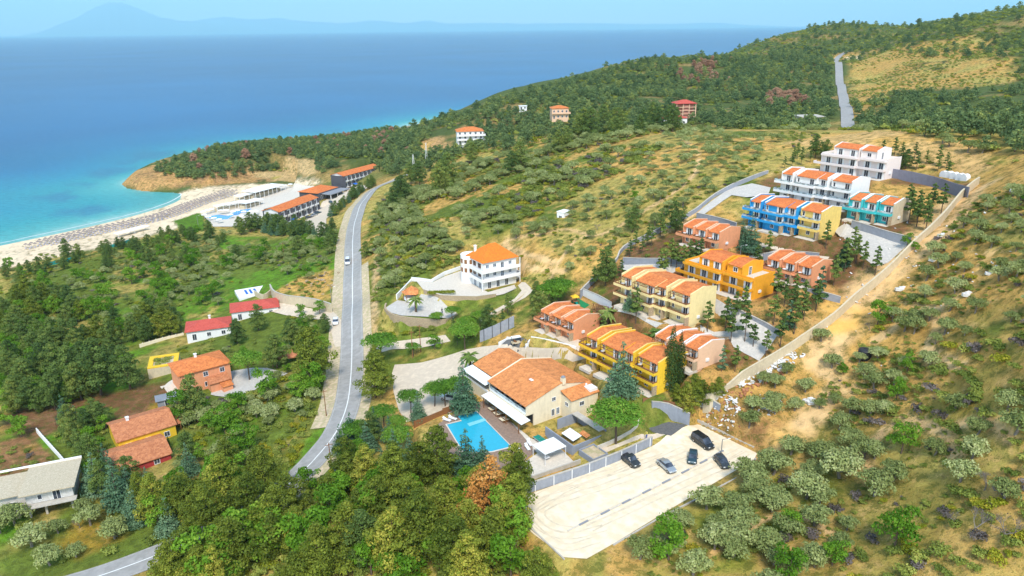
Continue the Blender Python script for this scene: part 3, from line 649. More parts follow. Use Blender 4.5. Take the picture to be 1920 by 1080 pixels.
    at = me.color_attributes.new('soil', 'FLOAT_COLOR', 'POINT'); at.data.foreach_set('color', np.hstack([np.clip(C, 0, 1), np.ones((len(C), 1))]).ravel())
    me.update(); me.validate()
    m, n, out = nt('ground_cover'); L = n.links.new
    p = n.nodes.new('ShaderNodeBsdfPrincipled'); p.inputs['Roughness'].default_value = .95; p.inputs['Specular IOR Level'].default_value = .1; L(p.outputs[0], out.inputs['Surface'])
    a = n.nodes.new('ShaderNodeAttribute'); a.attribute_name = 'soil'; g = n.nodes.new('ShaderNodeNewGeometry')
    n1 = n.nodes.new('ShaderNodeTexNoise'); n1.inputs['Scale'].default_value = 1.1; n1.inputs['Detail'].default_value = 8; n1.inputs['Roughness'].default_value = .72; L(g.outputs['Position'], n1.inputs['Vector'])
    n2 = n.nodes.new('ShaderNodeTexNoise'); n2.inputs['Scale'].default_value = .55; n2.inputs['Detail'].default_value = 10; n2.inputs['Roughness'].default_value = .8; L(g.outputs['Position'], n2.inputs['Vector'])
    r = n.nodes.new('ShaderNodeMapRange'); r.inputs[1].default_value = .3; r.inputs[2].default_value = .7; r.inputs[3].default_value = .5; r.inputs[4].default_value = 1.42; L(n1.outputs[0], r.inputs[0])
    r2 = n.nodes.new('ShaderNodeMapRange'); r2.inputs[1].default_value = .51; r2.inputs[2].default_value = .54; r2.inputs[4].default_value = .85; L(n2.outputs[0], r2.inputs[0])
    sc = n.nodes.new('ShaderNodeSeparateColor'); L(a.outputs['Color'], sc.inputs[0])
    cut = n.nodes.new('ShaderNodeMapRange'); cut.inputs[1].default_value = .68; cut.inputs[2].default_value = .74; cut.inputs[3].default_value = 1; cut.inputs[4].default_value = 0; L(sc.outputs[0], cut.inputs[0])
    mu = n.nodes.new('ShaderNodeMath'); mu.operation = 'MULTIPLY'; L(r2.outputs[0], mu.inputs[0]); L(cut.outputs[0], mu.inputs[1])
    n3 = n.nodes.new('ShaderNodeTexNoise'); n3.inputs['Scale'].default_value = .30; n3.inputs['Detail'].default_value = 10; n3.inputs['Roughness'].default_value = .78; L(g.outputs['Position'], n3.inputs['Vector'])
    r3 = n.nodes.new('ShaderNodeMapRange'); r3.inputs[1].default_value = .53; r3.inputs[2].default_value = .60; r3.inputs[4].default_value = .65; L(n3.outputs[0], r3.inputs[0])
    warm = n.nodes.new('ShaderNodeMapRange'); warm.inputs[1].default_value = .22; warm.inputs[2].default_value = .40; L(sc.outputs[0], warm.inputs[0])
    m3 = n.nodes.new('ShaderNodeMath'); m3.operation = 'MULTIPLY'; L(r3.outputs[0], m3.inputs[0]); L(warm.outputs[0], m3.inputs[1])
    m4 = n.nodes.new('ShaderNodeMath'); m4.operation = 'MULTIPLY'; L(m3.outputs[0], m4.inputs[0]); L(cut.outputs[0], m4.inputs[1])
    mo = n.nodes.new('ShaderNodeMix'); mo.data_type = 'RGBA'; L(m4.outputs[0], mo.inputs[0]); L(a.outputs['Color'], mo.inputs[6]); mo.inputs[7].default_value = (.66,.42,.16,1)
    h = n.nodes.new('ShaderNodeHueSaturation'); L(mo.outputs[2], h.inputs['Color']); kk = n.nodes.new('ShaderNodeMapRange'); kk.inputs[3].default_value = .22; L(cut.outputs[0], kk.inputs[0]); vv = n.nodes.new('ShaderNodeMix'); vv.inputs[2].default_value = 1.0; L(kk.outputs[0], vv.inputs[0]); L(r.outputs[0], vv.inputs[3]); L(vv.outputs[0], h.inputs['Value'])
    dk = n.nodes.new('ShaderNodeMix'); dk.data_type = 'RGBA'; dk.inputs[0].default_value = .8; L(a.outputs['Color'], dk.inputs[6]); dk.inputs[7].default_value = (.07,.09,.015,1)
    mx = n.nodes.new('ShaderNodeMix'); mx.data_type = 'RGBA'; L(mu.outputs[0], mx.inputs[0]); L(h.outputs[0], mx.inputs[6]); L(dk.outputs[2], mx.inputs[7])
    L(mx.outputs[2], p.inputs['Base Color'])
    bb = n.nodes.new('ShaderNodeBump'); bb.inputs['Strength'].default_value = .8; bb.inputs['Distance'].default_value = .5; L(n1.outputs[0], bb.inputs['Height']); L(bb.outputs[0], p.inputs['Normal'])
    me.materials.append(m); o = bpy.data.objects.new('ground', me); link(o); o['kind'] = 'structure'; return o
# pool basin and sunken yard: where the ground is cut away
HOTELPOOL = W([(392,409),(410,405),(428,406),(445,396),(471,391.6),(486.6,392.7),(490,400),(462.5,407),(449,416.8),(427.5,419),(415,413)])
POOLZ = 25.05
POOL = [tuple(at_z(a, b, POOLZ)[:2]) for a, b in ((858,781),(893,772),(958,838),(922,847),(870,850),(838,797),(866,790))]
HOLES = [(np.array(POOL), 1.2)]
ground = build_ground()
# ------------------------------------------------------------ sea
def build_sea():
    rr = np.geomspace(140, 104000, 300); ss = np.linspace(-1.3, 1.3, 330); R, S = np.meshgrid(rr, ss, indexing='ij')
    X = (R*S).ravel(); Y = R.ravel(); sd = np.zeros(len(X)); near = R.ravel() < 5000; sd[near] = poly_sd(X[near], Y[near], _C[:, :2]); sd[~near] = -3000
    d = np.clip(-sd, 0, None)*(1+1.6*sstep(Y, 500, 620))+vnoise(X, Y, 60, 61)*12+vnoise(X, Y, 20, 62)*4
    stops = [(0, (.22,.42,.38)), (8, (.07,.33,.32)), (40, (.018,.25,.28)), (110, (.008,.20,.30)), (260, (.005,.14,.28)), (600, (.004,.10,.24)), (4000, (.006,.08,.20)), (60000, (.006,.06,.15))]
    C = np.stack([np.interp(d, [s[0] for s in stops], [s[1][k] for s in stops]) for k in range(3)], 1)
    g = sstep(vnoise(X, Y, 45, 63)*.6+vnoise(X, Y, 15, 64)*.5, .1, .5)*sstep(-sd, 14, 26)*(1-sstep(-sd, 48, 75)); C = C*(1-.75*g)[:, None]+np.array([.02,.15,.25])*(.75*g)[:, None]
    ny, nx = R.shape; idx = np.arange(ny*nx).reshape(ny, nx); q = np.stack([idx[:-1, :-1], idx[:-1, 1:], idx[1:, 1:], idx[1:, :-1]], -1).reshape(-1, 4)
    q = q[sd[q].min(1) < 60]
    me = bpy.data.meshes.new('sea'); me.from_pydata(np.stack([X, Y, np.zeros(len(X))], 1).tolist(), [], q.tolist())
    at = me.color_attributes.new('depth', 'FLOAT_COLOR', 'POINT'); at.data.foreach_set('color', np.hstack([C, np.ones((len(C), 1))]).ravel())
    m, n, out = nt('sea_water'); L = n.links.new
    p = n.nodes.new('ShaderNodeBsdfPrincipled'); p.inputs['Roughness'].default_value = .32; p.inputs['Specular IOR Level'].default_value = .18; p.inputs['IOR'].default_value = 1.33; L(p.outputs[0], out.inputs['Surface'])
    a = n.nodes.new('ShaderNodeAttribute'); a.attribute_name = 'depth'
    tc = n.nodes.new('ShaderNodeNewGeometry'); mp = n.nodes.new('ShaderNodeMapping'); mp.inputs['Scale'].default_value = (.10, .2, .1); mp.inputs['Rotation'].default_value = (0, 0, .5); L(tc.outputs['Position'], mp.inputs[0])
    n1 = n.nodes.new('ShaderNodeTexNoise'); n1.inputs['Scale'].default_value = 2.2; n1.inputs['Detail'].default_value = 6; n1.inputs['Roughness'].default_value = .7; L(mp.outputs[0], n1.inputs['Vector'])
    n2 = n.nodes.new('ShaderNodeTexNoise'); n2.inputs['Scale'].default_value = .0022; n2.inputs['Detail'].default_value = 6; L(tc.outputs['Position'], n2.inputs['Vector'])
    r = n.nodes.new('ShaderNodeMapRange'); r.inputs[1].default_value = .3; r.inputs[2].default_value = .7; r.inputs[3].default_value = .82; r.inputs[4].default_value = 1.2; L(n2.outputs[0], r.inputs[0])
    r1 = n.nodes.new('ShaderNodeMapRange'); r1.inputs[1].default_value = .3; r1.inputs[2].default_value = .7; r1.inputs[3].default_value = .74; r1.inputs[4].default_value = 1.26; L(n1.outputs[0], r1.inputs[0])
    mu = n.nodes.new('ShaderNodeMath'); mu.operation = 'MULTIPLY'; L(r.outputs[0], mu.inputs[0]); L(r1.outputs[0], mu.inputs[1])
    h = n.nodes.new('ShaderNodeHueSaturation'); L(a.outputs['Color'], h.inputs['Color']); L(mu.outputs[0], h.inputs['Value']); L(h.outputs[0], p.inputs['Base Color'])
    bb = n.nodes.new('ShaderNodeBump'); bb.inputs['Strength'].default_value = .6; bb.inputs['Distance'].default_value = .8; L(n1.outputs[0], bb.inputs['Height']); L(bb.outputs[0], p.inputs['Normal'])
    me.materials.append(m); o = bpy.data.objects.new('sea', me); link(o); o['kind'] = 'structure'; return o
sea = build_sea()
# wash of foam along the beach
_fc = catmull([(_C[i, 0], _C[i, 1]) for i in range(1, 12)], 4)
_fc = _fc+np.stack([vnoise(_fc[:, 0], _fc[:, 1], 14, 71), vnoise(_fc[:, 0], _fc[:, 1], 11, 72)], 1)*.8
_fl = offset_line(_fc, -.25); _fr = offset_line(_fc, .5)
_mb = MB().add([(p[0], p[1], .06) for p in _fl]+[(p[0], p[1], .06) for p in _fr], [(i, i+len(_fl), i+len(_fl)+1, i+1) for i in range(len(_fl)-1)])
tag(_mb.build('foam', mat('sea_foam', (.78,.82,.80), .9, .2, .8)), kind='structure')
# ------------------------------------------------------------ far mountains across the sea
def mountain(name, prof, dist, depth):
    """skyline profile (pixel x, pixel y), at a distance; a real ridge with slopes on both sides"""
    xs = np.interp(np.linspace(0, 1, 160), np.linspace(0, 1, len(prof)), [p[0] for p in prof]); ys = np.interp(xs, [p[0] for p in prof], [p[1] for p in prof])
    nv = 9; V = []
    for i, (a, b) in enumerate(zip(xs, ys)):
        q = at_d(a, b, dist); zz = max(q[2], 5)+vnoise([i*1.], [0.], 3, 9)[0]*zz_amp
        c = q[:2]/np.linalg.norm(q[:2])
        for j in range(nv):
            t = (j/(nv-1)-.5)*2; w = max(0, 1-abs(t))**1.15; k = vnoise([i*1.], [j*1.], 2.2, 8)[0]*.15*(1-abs(t))*(abs(t) > .1)
            r = q[:2]+c*(t*depth+ (k*depth*.4)); V.append((r[0], r[1], -20+(zz+20)*(w+k)))
    F = [(i*nv+j, (i+1)*nv+j, (i+1)*nv+j+1, i*nv+j+1) for i in range(159) for j in range(nv-1)]
    o = MB().add(V, F).build(name, M['rockfar'], smooth=True); o['kind'] = 'structure'
M['rockfar'] = mat('distant_scrub_and_rock', (.10,.12,.09), .95, .3, .0006)
zz_amp = 45
mountain('distant_mountain', [(40,67),(90,55),(120,42),(150,30),(180,12),(205,5),(225,4),(250,12),(275,22),(300,32),(330,38),(370,42),(420,45),(470,52),(540,60)], 84000, 9000)
mountain('distant_hills', [(300,52),(380,36),(420,32),(470,36),(520,34),(580,40),(640,44),(700,38),(760,44),(800,38),(840,44),(880,43),(960,44),(1060,44),(1200,45),(1330,43),(1400,46),(1500,52)], 92000, 6000)

# ------------------------------------------------------------ the air
_hz = MB().box(-90000, 90000, -3000, 108000, -40, 4600).build('haze', bpy.data.materials.new('haze_air')); _hz['kind'] = 'stuff'
_m = _hz.data.materials[0]; _m.use_nodes = True; _n = _m.node_tree; _n.nodes.clear(); _o = _n.nodes.new('ShaderNodeOutputMaterial')
_pv = _n.nodes.new('ShaderNodeVolumePrincipled'); _pv.inputs['Color'].default_value = (.52, .88, 1, 1); _pv.inputs['Density'].default_value = 3.6e-5; _pv.inputs['Anisotropy'].default_value = 0.0
_n.links.new(_pv.outputs[0], _o.inputs['Volume'])

M['track'] = mat('wheel_worn_stone', (.69,.57,.41), .95, .2, .5, bump=.2, col2=(.72,.60,.43))
for _k, _a in enumerate(([(1290,845),(1180,890),(1090,920),(1020,945),(1005,965),(1030,990),(1070,1000),(1130,985)], [(1300,850),(1190,897),(1100,928),(1035,950),(1022,966),(1045,984),(1080,990)], [(1180,880),(1060,915),(1003,945),(993,968),(1020,1000),(1060,1020),(1120,1008)], [(1400,845),(1330,880),(1200,940),(1100,985)], [(1405,852),(1340,888),(1210,948),(1110,995)], [(1240,850),(1150,885),(1060,925),(1010,958)])):
    _c = catmull([at_z(a, b, 26.5)[:2] for a, b in _a], 1.0); _c = _c+np.stack([vnoise(_c[:, 0], _c[:, 1], 4, 81+_k), vnoise(_c[:, 0], _c[:, 1], 3, 91+_k)], 1)*.25
    strip('wheel_track', _c, -.22, .10, M['track'], .062+.004*_k, 1, lower=False); strip('wheel_track', offset_line(_c, 1.5), -.12, .14, M['track'], .064+.004*_k, 1, lower=False)
# ------------------------------------------------------------ buildings
FOOT = []         # (polygon, margin) where nothing may grow
LM = []           # landmarks for labels: (name, pixel x, pixel y)
def wp(o, x, y, z=0):
    """world point of a local one, for things turned about z only"""
    a = o.rotation_euler[2]; return np.array([o.location[0]+x*math.cos(a)-y*math.sin(a), o.location[1]+x*math.sin(a)+y*math.cos(a), o.location[2]+z])
def foot(o, x0, x1, y0, y1): FOOT.append([tuple(wp(o, a, b)[:2]) for a, b in ((x0,y0),(x1,y0),(x1,y1),(x0,y1))])
def window(par, x, y, z, w, h, side='f', shut=False, fr='frame', gl='glass', door=False, split=2):
    """a window in a wall; side f: wall facing -y at y, r: wall facing +x at x, l: facing -x"""
    mb = MB(); t = .09; d0, d1 = -.07, .04
    def bx(m, a0, a1, z0, z1, e0, e1):
        if side == 'f': m.box(x+a0, x+a1, y+e0, y+e1, z+z0, z+z1)
        elif side == 'r': m.box(x-e1, x-e0, y+a0, y+a1, z+z0, z+z1)
        elif side == 'l': m.box(x+e0, x+e1, y+a0, y+a1, z+z0, z+z1)
    bx(mb, -w/2-t, -w/2, -t*(0 if door else 1), h+t, d0, d1); bx(mb, w/2, w/2+t, -t*(0 if door else 1), h+t, d0, d1); bx(mb, -w/2, w/2, h, h+t, d0, d1)
    if not door: bx(mb, -w/2, w/2, -t, 0, d0-.05, d1)
    for k in range(1, split): c = -w/2+w*k/split; bx(mb, c-.03, c+.03, 0, h, d0+.01, d1)
    if shut:
        for s in (-1, 1): bx(mb, s*(w/2+t+.02)-(0 if s > 0 else .42), s*(w/2+t+.02)+(.42 if s > 0 else 0), 0, h, -.06, .02)
    f = mb.build('door' if door else 'window', M[fr], par)
    g = MB(); bx(g, -w/2, w/2, 0, h, -.02, .03); g.build('pane', M[gl], f); return f
def rail(par, pts, z, h, m, t=.05, name='railing'):
    mb = MB()
    for a, b in zip(pts[:-1], pts[1:]):
        dx, dy = b[0]-a[0], b[1]-a[1]; L = math.hypot(dx, dy); ang = math.atan2(dy, dx)
        mb.rbox(((a[0]+b[0])/2, (a[1]+b[1])/2, z+h/2), (L+t*.98, t, h), ang)
    return mb.build(name, M[m], par)
def gwall(mb, x0, x1, y0, yr, y1, h0, hr, h1, up=.28):
    """wall running back, with a sloping top that follows the roof and stands proud of it"""
    mb.xprism([(y0, 0), (y1, 0), (y1, h1+up), (yr, hr+up), (y0, h0+up)], x0, x1)
def block(key, label, wallm, tilem='tile_new', floors=3, fh=2.5, units=None, trim=None, railm='decktile', pergola=False, names=None, endm=None, unitm=None, group='apartment blocks on the hillside', shut=True, end_back=True):
    bp, z, L, D = BLK[key]; root = thing('apartment_block', label, 'apartment block', tuple(BPOS[key]), AZ, group)
    H = floors*fh; tr = M[trim or wallm]; rise = .95; yr = 4.0
    for ui, (x0, x1, yo, kind) in enumerate(units):
        wm = M[(unitm or {}).get(ui, wallm)]; last = ui == len(units)-1
        w = MB(); w.xprism([(yo, -1.5), (D, -1.5), (D, H-.1), (yo+yr, H+rise-.12), (yo, H-.12)], x0, x1); w.build('wall', wm, root)
        # party walls proud of the roof, with a trim cap
        for s, (a, b) in enumerate(((x0-.13, x0+.13), (x1-.13, x1+.13))):
            if s == 0 and ui > 0 and units[ui-1][1] == x0: continue
            m = MB(); y00 = min(yo, units[ui+1][2]) if s == 1 and not last and units[ui+1][0] == x1 else yo
            if kind == 'j' and s == 1: continue
            gwall(m, a, b, y00-.28, y00+yr, D+.05, H, H+rise, H+.1, .22); m.build('party_wall', M[endm] if (endm and last and s == 1) else wm, root)
            c = MB(); c.xprism([(y00-.32, H+.22), (y00+yr, H+rise+.22), (D+.08, H+.32), (D+.08, H+.42), (y00+yr, H+rise+.33), (y00-.32, H+.33)], a-.03, b+.03); c.build('parapet_cap', tr, root)
        xa = x0+.14 if not (ui > 0 and units[ui-1][3] == 'j') else x0; xb = x1-.14 if kind != 'j' else x1
        r = MB(); r.quad((xa, yo-.42, H-.14), (xb, yo-.42, H-.14), (xb, yo+yr, H+rise+.05), (xa, yo+yr, H+rise+.05), .14)
        r.quad((xa, yo+yr, H+rise+.05), (xb, yo+yr, H+rise+.05), (xb, D+.12, H), (xa, D+.12, H), .14); r.build('roof', M[tilem], root)
        cx = (x0+x1)/2; bw = (x1-x0)
        for f in range(floors):
            zf = f*fh
            if f > 0:
                by = yo-1.5; b = MB(); bx0, bx1 = x0+.02, x1-.02
                if ui == 0: bx0 -= 1.6
                b.box(bx0, bx1, by, yo-.002, zf-.22, zf-.02)
                b.box(bx0, bx1, by, by+.13, zf-.019, zf+.42); b.box(bx0, bx0+.13, by+.13, yo-.003, zf-.019, zf+.42); b.box(bx1-.13, bx1, by+.13, yo-.003, zf-.019, zf+.42)
                if ui == 0: b.box(bx0, x0-.002, yo, yo+1.2, zf-.22, zf-.02); b.box(bx0, bx0+.13, yo+.001, yo+1.2, zf-.019, zf+.42); b.box(bx0+.13, x0-.003, yo+1.07, yo+1.2, zf-.018, zf+.41)
                bo = b.build('balcony', wm, root)
                MB().box(bx0+.14, bx1-.14, by+.14, yo-.01, zf-.018, zf+.012).build('floor', M[railm if railm != 'rail' else 'patio'], bo)
                rail(bo, [(bx0+.065, yo), (bx0+.065, by+.065), (bx1-.065, by+.065), (bx1-.065, yo)], zf+.42, .42 if railm == 'rail' else .3, railm if railm == 'rail' else 'wood', .04)
                window(root, x1-1.35 if bw > 3 else cx, yo, zf+.02, 1.15, 1.95, 'f', shut, door=True)
                if ui % 2 == 0 and bw > 3 and floors == 3: pass
            else:
                window(root, x1-.95, yo, .05, .85, 1.95, 'f', False, fr='metal', door=True, split=1)
                if bw > 2.6: window(root, x0+bw*.42, yo, .75, .9, 1.0, 'f', False)
            if f > 0 and ui > 0 and floors == 3 and units[ui-1][1] != x0:
                window(root, x0+.55-.0, yo, zf+.7, .5, 1.1, 'f', False, split=1)
        # ground floor patio and stone pier
        pt = MB(); pt.box(x0, x1-.02, yo-2.6, yo-.003, -.6, .04); pt.build('patio', M['patio'], root)
        st = MB(); st.box(x1-.34, x1-.02, yo-1.5, yo-.004, .041, fh-.222); st.build('pier', M['stone'], root)
        if pergola:
            pg = MB()
            for px in np.linspace(x0+.2, x1-.2, 5): pg.box(px-.05, px+.05, yo-1.5, yo-.05, H-.42, H-.32)
            pg.box(x0+.1, x1-.1, yo-1.5, yo-1.38, H-.54, H-.421); pg.box(x0+.1, x0+.2, yo-1.5, yo-1.4, H-fh+.421, H-.541); pg.box(x1-.2, x1-.1, yo-1.5, yo-1.4, H-fh+.421, H-.541); pg.build('pergola', M['wood'], root)
    # connecting walls where the units leave a gap (stair bays, set back)
    for ui in range(len(units)-1):
        g0, g1 = units[ui][1], units[ui+1][0]
        if g1-g0 > .1:
            yo = max(units[ui][2], units[ui+1][2])+.9; wm = M[(unitm or {}).get(ui, wallm)]
            MB().xprism([(yo, -1.4), (D-.05, -1.4), (D-.05, H-.2), (yo, H-.3)], g0+.14, g1-.14).build('stair_bay', wm, root)
            q = MB(); q.quad((g0+.14, yo-.1, H-.22), (g1-.14, yo-.1, H-.22), (g1-.14, yo+yr-1, H+rise-.3), (g0+.14, yo+yr-1, H+rise-.3), .1); q.quad((g0+.14, yo+yr-1, H+rise-.3), (g1-.14, yo+yr-1, H+rise-.3), (g1-.14, D+.1, H-.15), (g0+.14, D+.1, H-.15), .1); q.build('roof', M[tilem], root)
            for f in range(1, floors): window(root, (g0+g1)/2, yo, f*fh+.3, .6, 1.5, 'f', False, split=1); MB().box(g0-.0, g1, units[ui][2]-1.4, yo-.003, f*fh-.22, f*fh-.03).build('walkway', wm, root); MB().box(g0+.01, g1-.01, units[ui+1][2]-1.5+.0, units[ui+1][2]-1.38, f*fh-.029, f*fh+.42).build('parapet', wm, root)
    # air conditioner and meter box on the end wall
    e = MB().box(units[-1][1]+.13, units[-1][1]+.45, 2.2, 3.0, 1.4, 2.0).build('air_conditioner', M['frame'], root)
    foot(root, units[0][0]-2.2, units[-1][1]+.8, -4.5, D+1)
    x, y = pix(wp(root, (units[0][0])/2, -1, H/2)); LM.append((names, x, y)); return root
U3 = lambda off=0: [(-20.0,-16.6,-1.7,''), (-15.4,-9.4,-1.6,'j'), (-9.4,-6.7,-.5,''), (-5.6,0,0,'')]
block('ymid', 'pale yellow three-storey apartment block with brown balcony floors and pergolas, mid complex', 'pale_yellow', 'tile', 3, 2.47, U3(), pergola=True, names='pale yellow block')
block('blue', 'bright blue three-storey apartment block with one yellow end unit and orange roofs', 'blue', 'tile_new', 3, 2.35, U3(), trim='white', railm='rail', names='blue block', unitm={3: 'yellow'})
block('white', 'white three-storey apartment block with glass railings, directly behind the blue block', 'white', 'tile_new', 3, 2.55, U3(), trim='white', railm='rail', names='white block', shut=False)
block('byel', 'bright yellow three-storey apartment block nearest the restaurant, partly behind the big conifer', 'byellow', 'tile', 3, 2.37, U3(), trim='yellow', pergola=True, names='bright yellow block')
S3 = [(-11.0,-7.7,-1.2,''), (-7.3,-4.0,-.6,''), (-3.5,0,0,'')]
block('teal', 'turquoise two-storey row of three units at the right end below the tall grey fence', 'teal', 'tile_new', 2, 2.6, S3, trim='white', railm='rail', names='turquoise row', endm='beige')
block('salA', 'salmon two-storey row of three units left of the blue block', 'salmon', 'tile_new', 2, 2.4, S3, trim='salmon_pale', railm='patio', names='upper salmon row')
block('salB', 'salmon two-storey row of three units right of the orange block', 'salmon', 'tile_new', 2, 2.35, S3, trim='salmon_pale', railm='patio', names='right salmon row')
block('sallow', 'salmon row of three units with wooden pergolas beside the playground', 'salmon', 'tile', 2, 2.35, S3, trim='salmon_pale', pergola=True, names='lower salmon row')
block('sallow2', 'pale peach row of three units standing behind the two tall cypresses', 'salmon_pale', 'tile', 2, 2.3, S3, trim='pinkwhite', pergola=True, names='peach row')
def terraced(key, label, wallm, names, roofA, roofB, fh=2.5, railm='rail', sc=1.0, trim=None):
    """the two wide blocks with roof terraces at both ends: two lower floors, a third floor with two gabled roofs"""
    bp, z, L, D = BLK[key]; D = 9; root = thing('apartment_block', label, 'apartment block', tuple(BPOS[key]), AZ, 'apartment blocks on the hillside'); wm = M[wallm]
    for i, (x0, x1, yo, h, lv) in enumerate(((-20, -8.3, 0, 2*fh, 0), (-8.3+.002, 0, 1.0, 2*fh, 0))):
        w = MB(); w.box(x0, x1, yo, D, -1.6, h); w.build('wall', wm, root)
        p = MB(); t = .16; p.box(x0, x1, yo, yo+t, h+.001, h+.5); p.box(x0, x0+t, yo+t, D, h+.001, h+.5) if i == 0 else None; p.box(x1-t, x1, yo+t, D, h+.001, h+.75) if i == 1 else None; p.box(x0+t, x1-t, D-t, D, h+.001, h+.5); p.build('parapet', wm, root)
        MB().box(x0+t, x1-t, yo+t, D-t, h+.001, h+.03).build('roof_terrace', M['patio'], root)
        n = 3 if i == 0 else 2
        for f in (0, 1):
            for k in range(n):
                cx = x0+(x1-x0)*(k+.5)/n+.5
                window(root, cx, yo, f*fh+.03, 1.2, 1.95, 'f', True, door=True)
            if f == 1:
                b = MB(); b.box(x0-(1.5 if i == 0 else 0), x1-.02, yo-1.6, yo-.003, fh-.22, fh-.02); b.box(x0-(1.5 if i == 0 else 0), x1-.02, yo-1.6, yo-1.46, fh-.019, fh+.5)
                b.box(x1-.16, x1-.02, yo-1.459, yo-.004, fh-.019, fh+.5)
                if i == 0: b.box(x0-1.5, x0-1.36, yo-1.459, yo-.004, fh-.019, fh+.5)
                bo = b.build('balcony', wm, root); MB().box(x0+.01, x1-.17, yo-1.45, yo-.01, fh-.019, fh+.01).build('floor', M['patio'], bo)
        b = MB(); b.box(x0+.5, x1-.03, yo-1.3, yo-.003, 2*fh-.2, 2*fh-.02); b.box(x0+.5, x1-.03, yo-1.3, yo-1.18, 2*fh-.019, 2*fh+.4); b.build('balcony', wm, root)
        MB().box(x0, x1, yo-3, yo-.003, -.8, .03).build('patio', M['patio'], root)
    for (x0, x1, yo) in (roofA, roofB):
        h = 3*fh; w = MB(); w.xprism([(yo, 2*fh), (D-.3, 2*fh), (D-.3, h), (yo+3.6, h+.85), (yo, h-.12)], x0, x1); w.build('upper_wall', wm, root)
        for a, b in ((x0-.12, x0+.13), (x1-.13, x1+.12)):
            m = MB(); m.xprism([(yo-.25, 2*fh+.01), (D-.25, 2*fh+.01), (D-.25, h+.3), (yo+3.6, h+1.1), (yo-.25, h+.2)], a, b); m.build('party_wall', wm, root)
        r = MB(); r.quad((x0+.13, yo-.35, h-.1), (x1-.13, yo-.35, h-.1), (x1-.13, yo+3.6, h+.88), (x0+.13, yo+3.6, h+.88), .13); r.quad((x0+.13, yo+3.6, h+.88), (x1-.13, yo+3.6, h+.88), (x1-.13, D-.1, h), (x0+.13, D-.1, h), .13); r.build('roof', M['tile_new'], root)
        n = 2 if x1-x0 > 5 else 1
        for k in range(n): window(root, x0+(x1-x0)*(k+.5)/n, yo, 2*fh+(.05 if n == 2 else .8), 1.1, 1.95 if n == 2 else 1.0, 'f', n == 2, door=n == 2)
        window(root, x1+.12, yo+2.6, 2*fh+.1, .9, 1.9, 'r', False, door=True)
    MB().box(.005, .3, 3, 3.8, 1.4, 2.0).build('air_conditioner', M['frame'], root)
    foot(root, -21.5, 1, -4, D+1); x, y = pix(wp(root, -10, 0, 3)); LM.append((names, x, y)); return root
terraced('orange', 'orange three-storey block with roof terraces at both ends and white shutters', 'orange', 'orange block', (-15.5, -8.6, .5), (-7.6, -3.4, 1.2), 2.4)
terraced('whup', 'topmost white block with roof terraces, highest building of the complex', 'pinkwhite', 'topmost white block', (-16.5, -8.6, 1.0), (-8.0, -3.2, 1.2), 2.6)
# ---------------- generic houses
def hip_roof(mb, x0, x1, y0, y1, z, h, ov=.5, t=.12):
    x0 -= ov; x1 += ov; y0 -= ov; y1 += ov; cx, cy = (x0+x1)/2, (y0+y1)/2; wx, wy = x1-x0, y1-y0
    if wx > wy: a = (x0+wy/2, cy); b = (x1-wy/2, cy)
    else: a = (cx, y0+wx/2); b = (cx, y1-wx/2)
    if wx > wy: V = [(x0,y0,z),(x1,y0,z),(x1,y1,z),(x0,y1,z),(*a,z+h),(*b,z+h)]; F = [(0,1,5,4),(1,2,5),(2,3,4,5),(3,0,4)]
    else: V = [(x0,y0,z),(x1,y0,z),(x1,y1,z),(x0,y1,z),(*a,z+h),(*b,z+h)]; F = [(0,1,4),(1,2,5,4),(2,3,5),(3,0,4,5)]
    n = len(V); V2 = V+[(p[0], p[1], z-t) for p in V[:4]]; F = F+[(3,2,1,0)] if False else F+[(0,n,n+1,1),(1,n+1,n+2,2),(2,n+2,n+3,3),(3,n+3,n,0),(n+3,n+2,n+1,n)]
    return mb.add(V2, F)
def gable_roof(mb, x0, x1, y0, y1, z, h, ov=.4, t=.14, yr=None):
    yr = (y0+y1)/2 if yr is None else yr
    mb.quad((x0-ov, y0-ov, z-.1), (x1+ov, y0-ov, z-.1), (x1+ov, yr, z+h), (x0-ov, yr, z+h), t); mb.quad((x0-ov, yr, z+h), (x1+ov, yr, z+h), (x1+ov, y1+ov, z-.1), (x0-ov, y1+ov, z-.1), t); return mb
